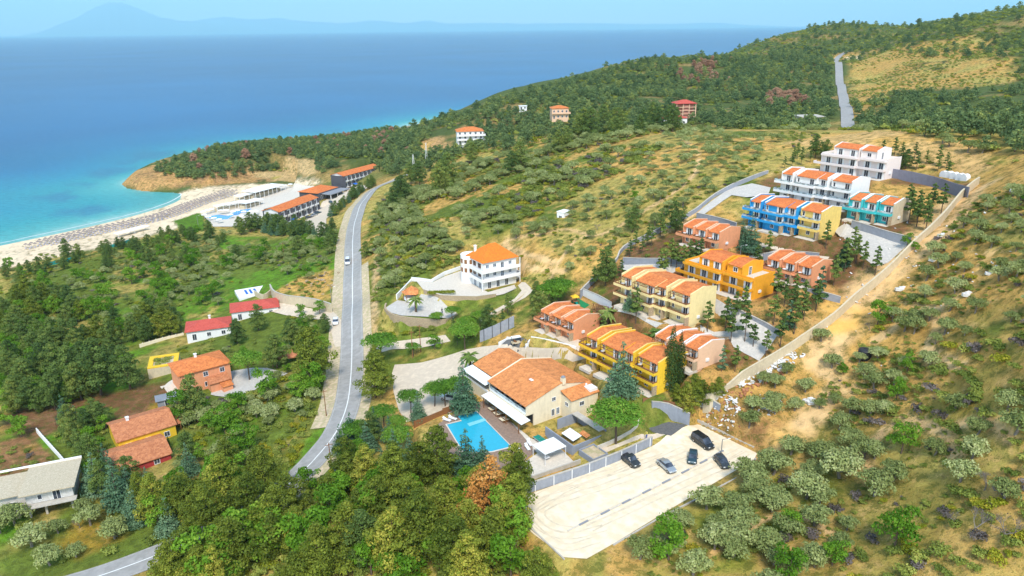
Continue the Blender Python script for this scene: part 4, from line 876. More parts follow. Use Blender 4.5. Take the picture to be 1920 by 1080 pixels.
def house(name, label, cat, px, z, az, w, d, h, wallm, roofm, roof='hip', rh=1.8, nwin=3, floors=2, lname=None, side='r', group=None, chimney=None, balc=False, frm='frame'):
    p = at_z(*px, z); root = thing(name, label, cat, tuple(p), math.radians(az), group)
    mb = MB()
    if roof == 'gable': mb.xprism([(0, -2), (d, -2), (d, h-.02), (d/2, h+rh-.12), (0, h-.02)], 0, w)
    else: mb.box(0, w, 0, d, -2, h)
    mb.build('wall', M[wallm], root)
    r = MB()
    if roof == 'hip': hip_roof(r, 0, w, 0, d, h+.12, rh)
    elif roof == 'gable': gable_roof(r, 0, w, 0, d, h+.05, rh)
    else: o_ = .1 if w < 4 else .4; r.box(-o_, w+o_, -o_, d+o_, h, h+.25)
    ro = r.build('roof', M[roofm], root)
    if chimney: c = MB(); c.box(chimney[0]-.3, chimney[0]+.3, chimney[1]-.3, chimney[1]+.3, h, h+rh+.7); c.box(chimney[0]-.4, chimney[0]+.4, chimney[1]-.4, chimney[1]+.4, h+rh+.701, h+rh+.85); c.build('chimney', M['white'], ro)
    fh = h/floors
    for f in range(floors):
        for k in range(nwin): window(root, w*(k+.5)/nwin, 0, f*fh+(.1 if k == 0 and f == 0 else .9), 1.1, 2.0 if k == 0 and f == 0 else 1.2, 'f', False, fr=frm, door=(k == 0 and f == 0))
        for k in range(2):
            if side == 'r': window(root, w, d*(k+.5)/2, f*fh+.9, 1.0, 1.2, 'r', False, fr=frm)
            else: window(root, 0, d*(k+.5)/2, f*fh+.9, 1.0, 1.2, 'l', False, fr=frm)
        if balc and f > 0:
            b = MB(); b.box(-.3, w+1.2, -1.3, -.003, f*fh-.2, f*fh); b.box(w+.003, w+1.2, 0, d*.8, f*fh-.2, f*fh); b.box(-.3, w+1.2, -1.3, -1.18, f*fh+.001, f*fh+.85); b.box(w+1.08, w+1.2, -1.179, d*.8, f*fh+.001, f*fh+.85); b.build('balcony', M[wallm], root)
    foot(root, -1.5, w+1.5, -1.5 if p[1] < 350 else -16, d+1.5); x, y = pix(wp(root, w/2, d/2, h/2)); LM.append((lname or cat, x, y)); return root
# white villa with the orange hipped roof
p = at_z(907, 543, 31.9); vr = thing('villa', 'white three-storey villa with steep orange hipped roof, rounded corner tower and balconies', 'villa', tuple(p), math.radians(32))
vb = MB(); vb.box(0, 11.5, 0, 9.0, -1.5, 8.3); vb.build('wall', M['white'], vr)
tw = MB(); tw.lathe([(2.9, -1.5), (2.9, 8.6), (2.65, 8.6), (2.65, 8.2), (.1, 8.2)], (.9, 9.6, 0), 24); to = tw.build('tower', M['white'], vr)
for k in range(4):
    a = math.radians(150+k*32)
    for zz in (3.6, 6.3):
        MB().rbox((.9+2.9*math.cos(a), 9.6+2.9*math.sin(a), zz+.55), (.12, .85, 1.3), a).build('window', M['wood'], to)
r = MB(); hip_roof(r, 0, 11.5, -.0, 9.0, 8.42, 4.0, .6); ro = r.build('roof', M['tile_villa'], vr)
c = MB(); c.box(1.2, 1.8, 6.9, 7.5, 8.5, 11.6); c.box(1.1, 1.9, 6.8, 7.6, 11.601, 11.8); c.build('chimney', M['white'], ro)
d = MB(); d.box(5, 5.5, 1.6, 1.9, 9.3, 9.9); d.build('skylight', M['metal'], ro)
for f, zf in ((1, 2.8), (2, 5.5)):
    b = MB(); b.box(-1.3, 12.2, -1.4, -.003, zf-.2, zf); b.box(-1.3, -.003, 0, 6.4, zf-.2, zf); b.box(-1.3, 12.2, -1.4, -1.25, zf+.001, zf+.8); b.box(-1.3, -1.15, -1.249, 6.4, zf+.001, zf+.8); b.build('balcony', M['white'], vr)
    for xx in (1.4, 3.9, 6.6, 9.3): window(vr, xx, 0, zf+(.1 if xx == 6.6 else 1.0), .95, 1.9 if xx == 6.6 else .95, 'f', False, fr='frame', gl='bluepane', door=xx == 6.6)
    window(vr, 0, 2.2, zf+.85, 1.5, 1.2, 'l', False, fr='wood', split=3); window(vr, 0, 5.2, zf+.85, 1.5, 1.2, 'l', False, fr='wood', split=3)
for xx in (2, 5, 8): window(vr, xx, 0, .1, 1.0, 1.9, 'f', False, door=True)
for yy in (2, 5): window(vr, 0, yy, .1, 1.2, 1.9, 'l', False, door=True, gl='bluepane')
st = MB()
for i in range(14): st.box(11.502+.0, 12.9, .3+i*.32, .3+i*.32+.33, 2.6+.2*i-1.5, 2.6+.2*i-1.1)
st.box(12.9, 13.05, .2, 5.0, 0, 3.4); st.box(11.51, 15.4, 5.2, 8.2, -1.5, 3.0); st.box(12.0, 12.2, -1.3, -1.1, -.5, 8.3); st.box(-1.25, -1.05, -1.35, -1.15, -.5, 8.3); st.build('outside_stairs', M['white'], vr)
foot(vr, -3, 16, -2.5, 12.5); LM.append(('white villa', 920, 505))
# ---------------- restaurant with the big clay roof
p = at_z(987, 803, 25.55); rr_ = thing('restaurant_building', 'cream restaurant building with a broad clay tiled roof beside the swimming pool', 'restaurant', tuple(p), math.radians(-56))
RX = -14.5
w = MB(); w.xprism([(0, 2.9), (1.9, 2.9), (1.9, -1), (17, -1), (17, 6.0), (9.0, 7.9), (0, 5.45)], -.3, 0); w.build('gable_wall', M['cream'], rr_)
w = MB(); w.xprism([(0, 2.9), (1.9, 2.9), (1.9, -1), (17, -1), (17, 6.0), (9.0, 7.9), (0, 5.45)], RX, RX+.3); w.build('gable_wall', M['cream'], rr_)
w = MB(); w.box(RX+.3, -.3, 2.2, 17, -1, 2.9); w.box(RX+.3, -.3, 3.4, 16.9, 3.001, 5.9); w.box(RX+.3, -.3, .0, 2.19, 2.6, 3.0); w.build('wall', M['cream'], rr_)
w = MB(); w.box(RX+.3, -.3, 0, .15, 3.001, 3.5); w.build('parapet', M['white'], rr_)
MB().box(RX+.32, -.32, .04, .1, 3.5, 4.1).build('glass_rail', M['rail'], rr_)
MB().box(RX+.3, -.3, 3.33, 3.39, 3.1, 5.3).build('glass_front', M['glass'], rr_)
MB().box(RX+.3, -.3, 2.12, 2.19, .05, 2.5).build('glass_front', M['glass'], rr_)
r = MB(); r.quad((RX-.15, -.5, 5.35), (.2, -.5, 5.35), (.2, 9.0, 8.1), (RX-.15, 9.0, 8.1), .16); r.quad((RX-.15, 9.0, 8.1), (.2, 9.0, 8.1), (.2, 17.4, 6.1), (RX-.15, 17.4, 6.1), .16); ro = r.build('roof', M['tile_old'], rr_)
r = MB(); r.quad((RX-.2, -.55, 5.4), (RX+.12, -.55, 5.4), (RX+.12, 9, 8.27), (RX-.2, 9, 8.27), .3); r.quad((RX-.2, 9, 8.27), (RX+.12, 9, 8.27), (RX+.12, 17.5, 6.25), (RX-.2, 17.5, 6.25), .3); r.build('roof_edge', M['cream'], ro)
MB().rbox((-6, 5.6, 7.28), (1.0, .6, .15)).build('skylight', M['frame'], ro)
c = MB(); c.box(-.6, .3, 9.4, 10.2, 7.5, 8.9); c.build('chimney', M['cream'], ro)
c = MB().lathe([(.05, 0), (.3, .15), (.5, .3), (.3, .45), (.05, .55)], (-.1, 9.8, 8.9), 10); c.build('roof_ventilator', M['metal'], ro)
w = MB(); w.box(.003, 3.6, 9.2, 16.5, -1, 5.2); w.build('annex_wall', M['cream'], rr_)
r = MB(); r.quad((.21, 8.9, 6.3), (3.9, 8.9, 5.3), (3.9, 16.8, 5.3), (.21, 16.8, 6.3), .14); ar = r.build('annex_roof', M['tile_old'], rr_)
w = MB(); w.box(1.2, 3.3, 14.5, 16.6, 5.3, 6.1); w.box(1.4, 1.7, 14.7, 15, 6.1, 6.8); w.build('water_heater', M['white'], ar)
window(rr_, 0, 7.2, 4.3, .9, .8, 'r'); window(rr_, 0, 7.0, .8, .7, 1.5, 'r'); window(rr_, 0, 8.3, .8, .7, 1.5, 'r', fr='frame', gl='bluepane'); window(rr_, 3.6, 12.0, 3.3, 1.1, .9, 'r')
window(rr_, 2, 9.2, 3.3, .9, .8, 'f')
# long white awnings
a = MB(); a.quad((RX+.2, -2.3, 2.3), (1.4, -2.3, 2.3), (1.4, 0, 2.62), (RX+.2, 0, 2.62), .14); a.build('awning', M['fabric_w'], rr_)
pl = MB()
for x in (RX+1, RX+6, -4.6, .2): pl.box(x-.08, x+.08, -2.2, -2.04, -.5, 2.25)
pl.build('posts', M['wood'], rr_)
# left wing
r = MB(); r.quad((RX-10.5, 2.2, 4.7), (RX-.22, 2.2, 4.7), (RX-.22, 9.5, 6.9), (RX-10.5, 9.5, 6.9), .16); r.quad((RX-10.5, 9.5, 6.9), (RX-.22, 9.5, 6.9), (RX-.22, 12.6, 6.1), (RX-10.5, 12.6, 6.1), .16); r.build('wing_roof', M['tile_old'], rr_)
w = MB(); w.xprism([(3.4, -1), (12.2, -1), (12.2, 6.0), (9.5, 6.7), (3.4, 4.9)], RX-10.2, RX-.02); w.box(RX-10.2, RX-.02, -.4, 3.399, -1, 2.3); w.build('wing_wall', M['cream'], rr_)
w = MB(); w.box(RX-10.2, RX-.02, -.4, -.28, 2.301, 2.75); w.box(RX-10.2, RX-10.08, -.279, 3.39, 2.301, 2.75); w.build('parapet', M['white'], rr_)
MB().box(RX-10.1, RX-.1, 3.33, 3.39, 2.4, 4.6).build('glass_front', M['glass'], rr_)
a = MB(); a.quad((RX-10.4, -.9, 4.2), (RX-.3, -.9, 4.2), (RX-.3, 2.0, 4.62), (RX-10.4, 2.0, 4.62), .12); a.build('awning', M['fabric_w'], rr_)
foot(rr_, RX-12, 5, -4, 18); LM.append(('restaurant', 1010, 730))
# tables on the upper terraces: each a thing with its chairs round it as dark seats
def place(o, par, x, y, z, rz=0):
    q = wp(par, x, y, z); o.location = q; o.rotation_euler = (0, 0, par.rotation_euler[2]+rz); return o
def make_table(label, topm='frame', group='dining tables on the restaurant terraces'):
    t = thing('dining_table', label, 'table', (0,0,0), 0, group); MB().box(-.42, .42, -.75, .75, .70, .75).build('tabletop', M[topm], t)
    l = MB(); l.box(-.05, .05, -.05, .05, .03, .70); l.box(-.28, .28, -.28, .28, 0, .03); l.build('leg', M['dark'], t); return t
def make_chair(label, m='dark', group='chairs on the restaurant terraces'):
    t = thing('dining_chair', label, 'chair', (0,0,0), 0, group); MB().box(-.25, .25, -.25, .25, .40, .47).build('seat', M[m], t); MB().box(-.25, .25, .2, .26, .47, .92).build('backrest', M[m], t)
    l = MB()
    for a in (-.21, .21):
        for b in (-.21, .21): l.box(a-.02, a+.02, b-.02, b+.02, 0, .40)
    l.build('legs', M[m], t); return t
tb0 = ch0 = None
for (n, xa, xb, y, z, lab) in ((7, RX+1.2, -1.4, 1.6, 3.02, 'on the upper restaurant terrace'), (5, RX-9.3, RX-1.2, 1.3, 2.31, "on the restaurant's left wing terrace")):
    for k in range(n):
        x = xa+(xb-xa)*k/(n-1)
        t = make_table('') if tb0 is None else copy_tree(tb0)
        if tb0 is None: tb0 = t
        t['label'] = '%s white table from the left %s' % (['first','second','third','fourth','fifth','sixth','seventh'][k], lab); t['group'] = 'white tables '+lab; place(t, rr_, x, y, z)
        for s in (-1, 1):
            c = make_chair('') if ch0 is None else copy_tree(ch0)
            if ch0 is None: ch0 = c
            c['label'] = 'dark chair %s of the %s table from the left %s' % ('right' if s > 0 else 'left', ['first','second','third','fourth','fifth','sixth','seventh'][k], lab); c['group'] = 'dark chairs '+lab; place(c, rr_, x+s*.68, y, z, -math.pi/2*s)
# small white tables and chairs out on the top balconies
for key_, lname_, uu_, fl_, fh_ in (('ymid', 'pale yellow block', U3(), 3, 2.47), ('blue', 'blue block', U3(), 3, 2.35), ('white', 'white block', U3(), 3, 2.55), ('byel', 'bright yellow block', U3(), 3, 2.37), ('teal', 'turquoise row', S3, 2, 2.6), ('salA', 'upper salmon row', S3, 2, 2.4), ('salB', 'right salmon row', S3, 2, 2.35), ('sallow', 'lower salmon row', S3, 2, 2.35), ('sallow2', 'peach row', S3, 2, 2.3)):
    root_ = next(o for o in bpy.data.objects if o.get('category') == 'apartment block' and abs(o.location[0]-BPOS[key_][0]) < .01)
    for ui_, (a_, b_, yo_, _k) in enumerate(uu_):
        t = copy_tree(tb0); t.scale = (.8, .5, .9); place(t, root_, a_+.9, yo_-.75, (fl_-1)*fh_+.02); w_ = ['first', 'second', 'third', 'fourth'][ui_]; t['label'] = 'small white table on the %s top balcony from the left of the %s' % (w_, lname_); t['group'] = 'balcony tables of the '+lname_
        for s in (-1, 1): c = copy_tree(ch0); c.scale = (.8, .8, .8); place(c, root_, a_+.9+s*.55, yo_-.75, (fl_-1)*fh_+.02, -math.pi/2*s); c['label'] = 'dark chair %s of the table, %s top balcony of the %s' % ('right' if s > 0 else 'left', w_, lname_); c['group'] = 'balcony chairs of the '+lname_
# ---------------- houses of the lower west side
M['redw'] = mat('dark_red_render', (.42,.05,.05), .8, .1, stain=.2)
h1 = house('house', 'salmon two-storey house with orange hipped roof and terraced annex, below the red-roofed bungalow', 'house', (343,742), 14.5, 38, 13, 9.5, 5.8, 'salmon', 'tile', 'hip', 1.7, 3, 2, 'salmon house', chimney=(6, 6))
q = MB(); q.box(6.5, 11.5, -3.2, -.01, -1.5, 2.7); q.build('annex', M['salmon'], h1); q = MB(); q.quad((6.2, -3.6, 2.6), (11.8, -3.6, 2.6), (11.8, -.02, 3.3), (6.2, -.02, 3.3), .12); q.build('annex_roof', M['tile_brown'], h1)
q = MB(); q.box(9, 11.5, -5.6, -3.21, -1.5, 1.9); q.build('porch', M['salmon'], h1); q = MB(); q.quad((8.8, -5.9, 1.9), (11.7, -5.9, 1.9), (11.7, -3.22, 2.3), (8.8, -3.22, 2.3), .12); q.build('porch_roof', M['tile'], h1)
h2 = house('house', 'white bungalow with bright red hipped roof behind the salmon house', 'house', (352,640), 13, 20, 13, 9, 3.1, 'white', 'tile_red', 'hip', 1.7, 3, 1, 'red-roofed bungalow', chimney=(7, 6))
h3 = house('house', 'low house with wide red roof standing behind dark pines near the curved wall', 'house', (436,602), 14, 20, 15, 9, 3.0, 'white', 'tile_red', 'hip', 1.5, 3, 1, 'far red-roofed house')
h4 = house('house', 'red walled house wing with weathered brown tile roof, in front of the yellow cottage', 'house', (214,903), 13, 38, 12, 10.5, 2.4, 'redw', 'tile_brown', 'gable', 1.7, 2, 1, 'brown-roofed cottage', side='r')
h5 = house('house', 'yellow cottage with brown tiled roof and white chimney behind the red walled wing', 'house', (226,852), 13.3, 38, 12.5, 11, 3.4, 'byellow', 'tile_brown', 'gable', 1.9, 3, 1, 'yellow cottage', chimney=(3.5, 5.5))
q = MB(); q.quad((13.4, 1.5, 2.4), (18.2, 1.5, 2.4), (18.2, 5.5, 3.0), (13.4, 5.5, 3.0), .13); q.build('porch_roof', M['tile_brown'], h5); q = MB()
for a, b in ((14, 1.8), (17.9, 1.8), (17.9, 5.2)): q.box(a-.1, a+.1, b-.1, b+.1, -1, 2.5)
q.build('porch_posts', M['wood'], h5)
pg = thing('pergola', 'open brown timber pergola beside the yellow cottage', 'pergola', tuple(wp(h5, 18, 1.5)), math.radians(38)); q = MB()
for k in range(9): q.box(k*.8, k*.8+.12, 0, 4.2, 2.5, 2.65)
q.box(0, 6.6, .3, .42, 2.36, 2.499); q.box(0, 6.6, 3.8, 3.92, 2.36, 2.499); q.build('beams', M['wood'], pg); q = MB()
for a in (.1, 3.3, 6.4):
    for b in (.36, 3.86): q.box(a-.07, a+.07, b-.07, b+.07, -1.5, 2.36)
q.build('posts', M['wood'], pg)
sh = house('garden_shed', 'small blue-grey garden shed with a green-grey roof above the yellow cottage', 'shed', (297,766), 14, 28, 4.6, 3.4, 2.1, 'grey', 'metal', 'gable', .7, 1, 1, 'garden shed')
cs = thing('car_shelter', 'brown tiled open shelter between the pines by the main road', 'shelter', tuple(at_z(510, 690, 16)), math.radians(15)); q = MB(); q.quad((0, 0, 2.4), (7.5, 0, 2.4), (7.5, 4.5, 3.1), (0, 4.5, 3.1), .14); q.build('roof', M['tile_brown'], cs); q = MB()
for a in (.3, 7.2):
    for b, zz in ((.3, 2.3), (4.2, 2.9)): q.box(a-.1, a+.1, b-.1, b+.1, -1, zz)
q.build('posts', M['wood'], cs); foot(cs, -.5, 8, -.5, 5)
# unfinished house lower left
p = at_z(58, 970, 12.7); uh = thing('unfinished_house', 'white unfinished house with flat stained concrete roof and open ground floor on columns', 'house', tuple(p), math.radians(22))
q = MB(); q.box(-.2, 8.2, .2, 10, 2.9, 5.5); q.box(-9.5, -.202, 2.2, 10, -1.5, 4.6); q.box(5.6, 7.6, 3.5, 9.8, -1.5, 2.899); q.build('wall', M['roughwhite'], uh)
q = MB(); q.box(-1.0, 8.9, -1.0, 10.6, 5.501, 5.72); q.box(-14, -1.001, 1.4, 10.6, 4.601, 4.8); ro = q.build('roof', M['rawconc'], uh); q = MB(); q.box(-14, 8.9, 10.4, 10.62, 5.721, 6.1); q.build('parapet', M['white'], uh)
q = MB(); q.box(-1.0, 8.8, -1.5, .199, 2.65, 2.85); q.build('balcony', M['concrete'], uh)
for a, b in ((.1, .0), (3.0, .0), (7.6, .2), (.1, 5), (3, 5)): MB().box(a-.2, a+.2, b-.2, b+.2, -2, 2.64).build('column', M['concrete'], uh)
window(uh, 2.3, .2, 3.6, .7, 1.0, 'f', split=1); window(uh, 5.3, .2, 2.95, 1.3, 2.1, 'f', door=True); window(uh, -6.5, 2.2, 1.6, 1.0, 1.3, 'f', gl='bluepane'); window(uh, -3, 2.2, 1.6, 1.0, 1.3, 'f')
q = MB()
for i in range(11): q.box(-3.8+i*.34, -3.4+i*.34, .6, 1.9, -1.8+i*.42, -1.3+i*.42)
q.build('stairs', M['rawconc'], uh); foot(uh, -12, 9, -2, 11); LM.append(('unfinished white house', 90, 930))
# salmon house's yellow edged terrace with plants
p = at_z(278, 702, 13.4); yt = thing('roof_garden', 'flat roofed annex with bright yellow border round a green planted bed', 'roof garden', tuple(p), math.radians(20))
MB().box(0, 8, 0, 8.5, -2, 1.6).build('wall', M['beige'], yt); q = MB(); q.box(0, 8, 0, 1.3, 1.601, 1.9); q.box(0, 8, 7.2, 8.5, 1.601, 1.9); q.box(0, 1.3, 1.301, 7.199, 1.601, 1.9); q.box(6.7, 8, 1.301, 7.199, 1.601, 1.9); q.build('border', M['byellow'], yt)
foot(yt, -1, 9, -1, 9.5); YT = yt
# ---------------- hotel by the beach
def hotel_block(label, px, z, az, L, Dp, h, wallm, n, endm, lname, rh=1.6):
    p = at_z(*px, z); root = thing('hotel_block', label, 'hotel', tuple(p), math.radians(az), 'hotel buildings by the beach')
    MB().xprism([(0, -1.5), (Dp, -1.5), (Dp, h), (Dp*.5, h+rh-.15), (0, h)], 0, L).build('wall', M[wallm], root)
    r = MB(); gable_roof(r, 0, L, 0, Dp, h+.12, rh, .7, .18); r.build('roof', M['tile_new'], root)
    for k in range(n+1):
        x = L*k/n; MB().box(x-.22, x+.22, -1.3, -.003, -1, h+.0).build('buttress', M['darkgrey'], root)
    for f in (0, 1):
        b = MB(); b.box(.3, L-.3, -1.2, -.01, f*3.6+.02, f*3.6+.18); b.box(.3, L-.3, -1.2, -1.12, f*3.6+.181, f*3.6+.9) if f else None; b.build('balcony', M['white'], root)
        for k in range(n): window(root, L*(k+.5)/n, 0, f*3.6+.2, L/n*.45, 2.3, 'f', door=True)
    if endm != wallm: MB().xprism([(.0, -1.2), (Dp, -1.2), (Dp, h-.2), (0, h-.2)], -.25, -.003).build('end_cladding', M[endm], root)
    q = MB(); q.box(-.36, -.255, -.1, .5, -1, h); q.box(-.36, -.255, Dp-.5, Dp+.1, -1, h); q.build('corner_strip', M['darkgrey'], root)
    foot(root, -1, L+1, -2, Dp+1); x, y = pix(wp(root, L/2, Dp/2, h/2)); LM.append((lname, x, y)); return root
hb = hotel_block('long two-storey white hotel block with orange roof, right beside the hotel pool', (526,422), 8, 71, 36, 10, 7.2, 'white', 7, 'white', 'near hotel block')
hb2 = hotel_block('two-storey hotel block with dark grey end wall on the rise by the bend', (646,352), 12, 62, 36, 10, 7.4, 'white', 9, 'darkgrey', 'far hotel block')
p = at_z(600, 376, 9.5); rc = thing('reception_hall', 'single-storey hotel hall with hipped orange roof between the two hotel blocks', 'hotel hall', tuple(p), math.radians(66), 'hotel buildings by the beach')
MB().box(0, 22, 0, 15, -1.5, 4.2).build('wall', M['darkgrey'], rc); r = MB(); hip_roof(r, 0, 19, 1.5, 15, 4.35, 2.4, .8); r.build('roof', M['tile_new'], rc)
q = MB(); q.box(2, 21, -7, -.003, 3.4, 3.8); q.build('canopy', M['grey'], rc); q = MB()
for a in (2.4, 9, 15, 20.5): q.box(a-.15, a+.15, -6.6, -6.3, -1, 3.399)
q.build('posts', M['white'], rc)
for k in range(5): window(rc, 2.5+k*4.2, 0, .3, 2.4, 2.4, 'f', door=True)
foot(rc, -1, 23, -8, 16); LM.append(('hotel hall', 600, 350))
def pavilion(label, px, z, az, L, D, h, lname, wallm='white'):
    p = at_z(*px, z); t = thing('beach_pavilion', label, 'pavilion', tuple(p), math.radians(az), 'white beach pavilions'); MB().box(0, L, 0, D, h, h+.3).build('roof', M['fabric_w'], t)
    n = max(2, int(L/3.5)); q = MB()
    for k in range(n+1):
        for b in (.15, D-.15): q.box(L*k/n*.98, L*k/n*.98+.2, b-.1, b+.1, -1, h)
    q.build('posts', M['white'], t); MB().box(.5, L-.5, D*.35, D*.9, -1, h*.35).build('counter', M['beige'], t); foot(t, 0, L, 0, D); LM.append((lname, *pix(wp(t, L/2, D/2, h)))); return t
pavilion('large open beach pavilion with flat white roof below the sandy slope', (480,372), 4.5, 63, 27, 12, 3.6, 'large beach pavilion')
pavilion('small dark sided kiosk with white roof on the sand by the pavilion', (450,378), 3.8, 55, 11, 6, 3, 'beach kiosk')
pavilion('low white canopy nearest the hotel pool', (462,391), 5, 60, 14, 7, 2.8, 'pool canopy')
pavilion('long low white canopy at the lawn end of the hotel pool', (408,396), 4.5, 50, 20, 4.5, 2.6, 'lawn canopy')
# ---------------- houses in the far valley
house('house', 'white three-storey guest house with orange hipped roof among dark trees, nearest the sea', 'house', (858,271), 39, 8, 16, 11, 7.6, 'white', 'tile', 'hip', 2.2, 5, 3, 'white guest house', balc=True)
house('house', 'salmon and white two-storey house with tiled roof above a terraced green garden', 'house', (1035,223), 49, 6, 11, 9, 6.6, 'salmon_pale', 'tile', 'hip', 1.6, 4, 2, 'terraced garden house', balc=True)
house('hut', 'tiny white hut left of the terraced garden', 'hut', (974,206), 48, 5, 5.5, 4, 2.6, 'white', 'white', 'flat', .3, 2, 1, 'white hut')
house('house', 'low white house with small red roof in front of the unfinished brick tower', 'house', (1243,235), 48.5, 5, 15, 8, 4.0, 'white', 'tile_red', 'hip', 1.4, 4, 1, 'low white house')
house('warehouse', 'flat grey roofed shed left of the distant road', 'shed', (1503,231), 50, 4, 14, 12, 3.4, 'beige', 'concrete', 'flat', .3, 3, 1, 'grey roofed shed')
house('storage_hut', 'little white box hut with brick side, alone in the olive grove', 'hut', (1044,415), 44, -40, 3.0, 4.0, 3.2, 'white', 'white', 'flat', .2, 1, 1, 'lone grove hut')
p = at_z(1267, 221, 50.5); bf = thing('unfinished_building', 'four-storey unfinished red brick building with open concrete floors and red hipped roof', 'building', tuple(p), math.radians(5))
for f in range(4):
    MB().box(0, 13, 0, 10, f*2.1-.0+(-1 if f == 0 else .0), f*2.1+.28).build('floor_slab', M['salmon_pale'], bf)
    if f < 4: q = MB(); [q.box(x-.25, x+.25, y-.25, y+.25, f*2.1+.281, f*2.1+2.099) for x in (.3, 4.5, 8.5, 12.7) for y in (.3, 9.7)]; q.build('columns', M['salmon_pale'], bf); MB().box(1, 12, 2, 9, f*2.1+.281, f*2.1+2.098).build('brick_wall', M['brick'], bf)
    MB().box(5.2, 8, .2, .35, f*2.1+.281, f*2.1+1.2).build('brick_wall', M['brick'], bf)
r = MB(); r.box(0, 13, 0, 10, 8.4, 8.7); hip_roof(r, 0, 13, 0, 10, 8.8, 2.0, .6); r.build('roof', M['tile_red'], bf); foot(bf, -1, 14, -10, 11); LM.append(('unfinished brick building', 1285, 206))
# ------------------------------------------------------------ walls, fences, kerbs
def wall_line(name, label, cat, pxs, h, t, m, cap=None, dz=0.0, posts=None, z=None, step=2.0, depth=.8, smooth=True, world=None, group=None, taper=None):
    P = W(pxs) if world is None and z is None else (np.array(world) if world is not None else np.array([at_z(a, b, z)[:2] for a, b in pxs]))
    C = catmull(P, step) if smooth and len(P) > 2 else np.concatenate([P[i]+(P[i+1]-P[i])*np.linspace(0, 1, max(2, int(np.linalg.norm(P[i+1]-P[i])/step)))[:, None] for i in range(len(P)-1)])
    Z = height(C[:, 0], C[:, 1])+dz if z is None else np.full(len(C), z+dz); n = len(C); hh = np.full(n, h) if taper is None else np.linspace(taper, h, n)
    top = Z+hh; k = 3
    if n > 4 and z is None: tp = np.pad(top, k, 'edge'); top = np.convolve(tp, np.ones(2*k+1)/(2*k+1), 'valid')
    o = C[0]; zb = float(Z[0]); root = thing(name, label, cat, (o[0], o[1], zb), 0, group)
    def ribbon(off0, off1, lo, hi, mm, nm):
        A = offset_line(C, off0); B = offset_line(C, off1); V = []
        for i in range(n): V += [(A[i, 0]-o[0], A[i, 1]-o[1], lo[i]-zb), (B[i, 0]-o[0], B[i, 1]-o[1], lo[i]-zb), (B[i, 0]-o[0], B[i, 1]-o[1], hi[i]-zb), (A[i, 0]-o[0], A[i, 1]-o[1], hi[i]-zb)]
        F = [(0, 1, 2, 3), ((n-1)*4+3, (n-1)*4+2, (n-1)*4+1, (n-1)*4)]
        for i in range(n-1):
            a = i*4; b = a+4; F += [(a, a+3, b+3, b), (a+1, b+1, b+2, a+2), (a+3, a+2, b+2, b+3), (a, b, b+1, a+1)]
        return MB().add(V, F).build(nm, mm, root)
    ribbon(-t/2, t/2, Z-depth, top, M[m], 'wall')
    if cap: ribbon(-t/2-.06, t/2+.06, top+.002, top+.10, M[cap], 'cap')
    if posts:
        sp, pm, ph, side = posts; d = np.concatenate([[0], np.cumsum(np.linalg.norm(np.diff(C, axis=0), axis=1))]); q = sp/2
        Cs = offset_line(C, side*(t/2+.05))
        while q < d[-1]:
            x = np.interp(q, d, Cs[:, 0])-o[0]; y = np.interp(q, d, Cs[:, 1])-o[1]; zz = np.interp(q, d, Z)-zb; tt = np.interp(q, d, top)-zb
            MB().box(x-.07, x+.07, y-.07, y+.07, zz-.1, tt+ph).build('post', M[pm], root); q += sp
    EXC_LINES.append(np.concatenate([offset_line(C, -t/2-.2), offset_line(C, t/2+.2)[::-1]])); return root
EXC_LINES = []
M['fencegrey'] = mat('grey_panel', (.20,.20,.25), .8, .12, stain=.15)
M['fenceblue'] = mat('slate_blue_concrete', (.30,.32,.37), .85, .12, stain=.3)
wall_line('boundary_wall', 'grey concrete wall with white posts along the upper side of the car park', 'wall', [(985,927),(1095,890),(1160,864),(1222,835)], 2.0, .25, 'fenceblue', 'concrete', posts=(3.9, 'frame', .05, 1), smooth=False)
wall_line('boundary_wall', 'long pale beige wall climbing beside the dirt track on the right of the complex', 'wall', [(1318,768),(1350,742),(1420,700),(1500,648),(1560,605),(1610,562),(1680,500),(1740,440),(1800,375),(1834,346)], 2.3, .3, 'beige', 'beige')
wall_line('boundary_fence', 'tall dark grey fence behind the turquoise row at the top right of the complex', 'fence', [(1652,332),(1700,340),(1760,354),(1814,370)], 2.9, .2, 'fencegrey')
wall_line('perimeter_wall', 'curving grey wall along the left edge of the complex below the olive grove', 'wall', [(1088,560),(1108,535),(1140,508),(1158,487),(1170,468),(1230,440),(1270,418),(1305,398),(1340,370),(1375,352),(1410,337),(1440,325)], 1.3, .25, 'fenceblue', 'concrete')
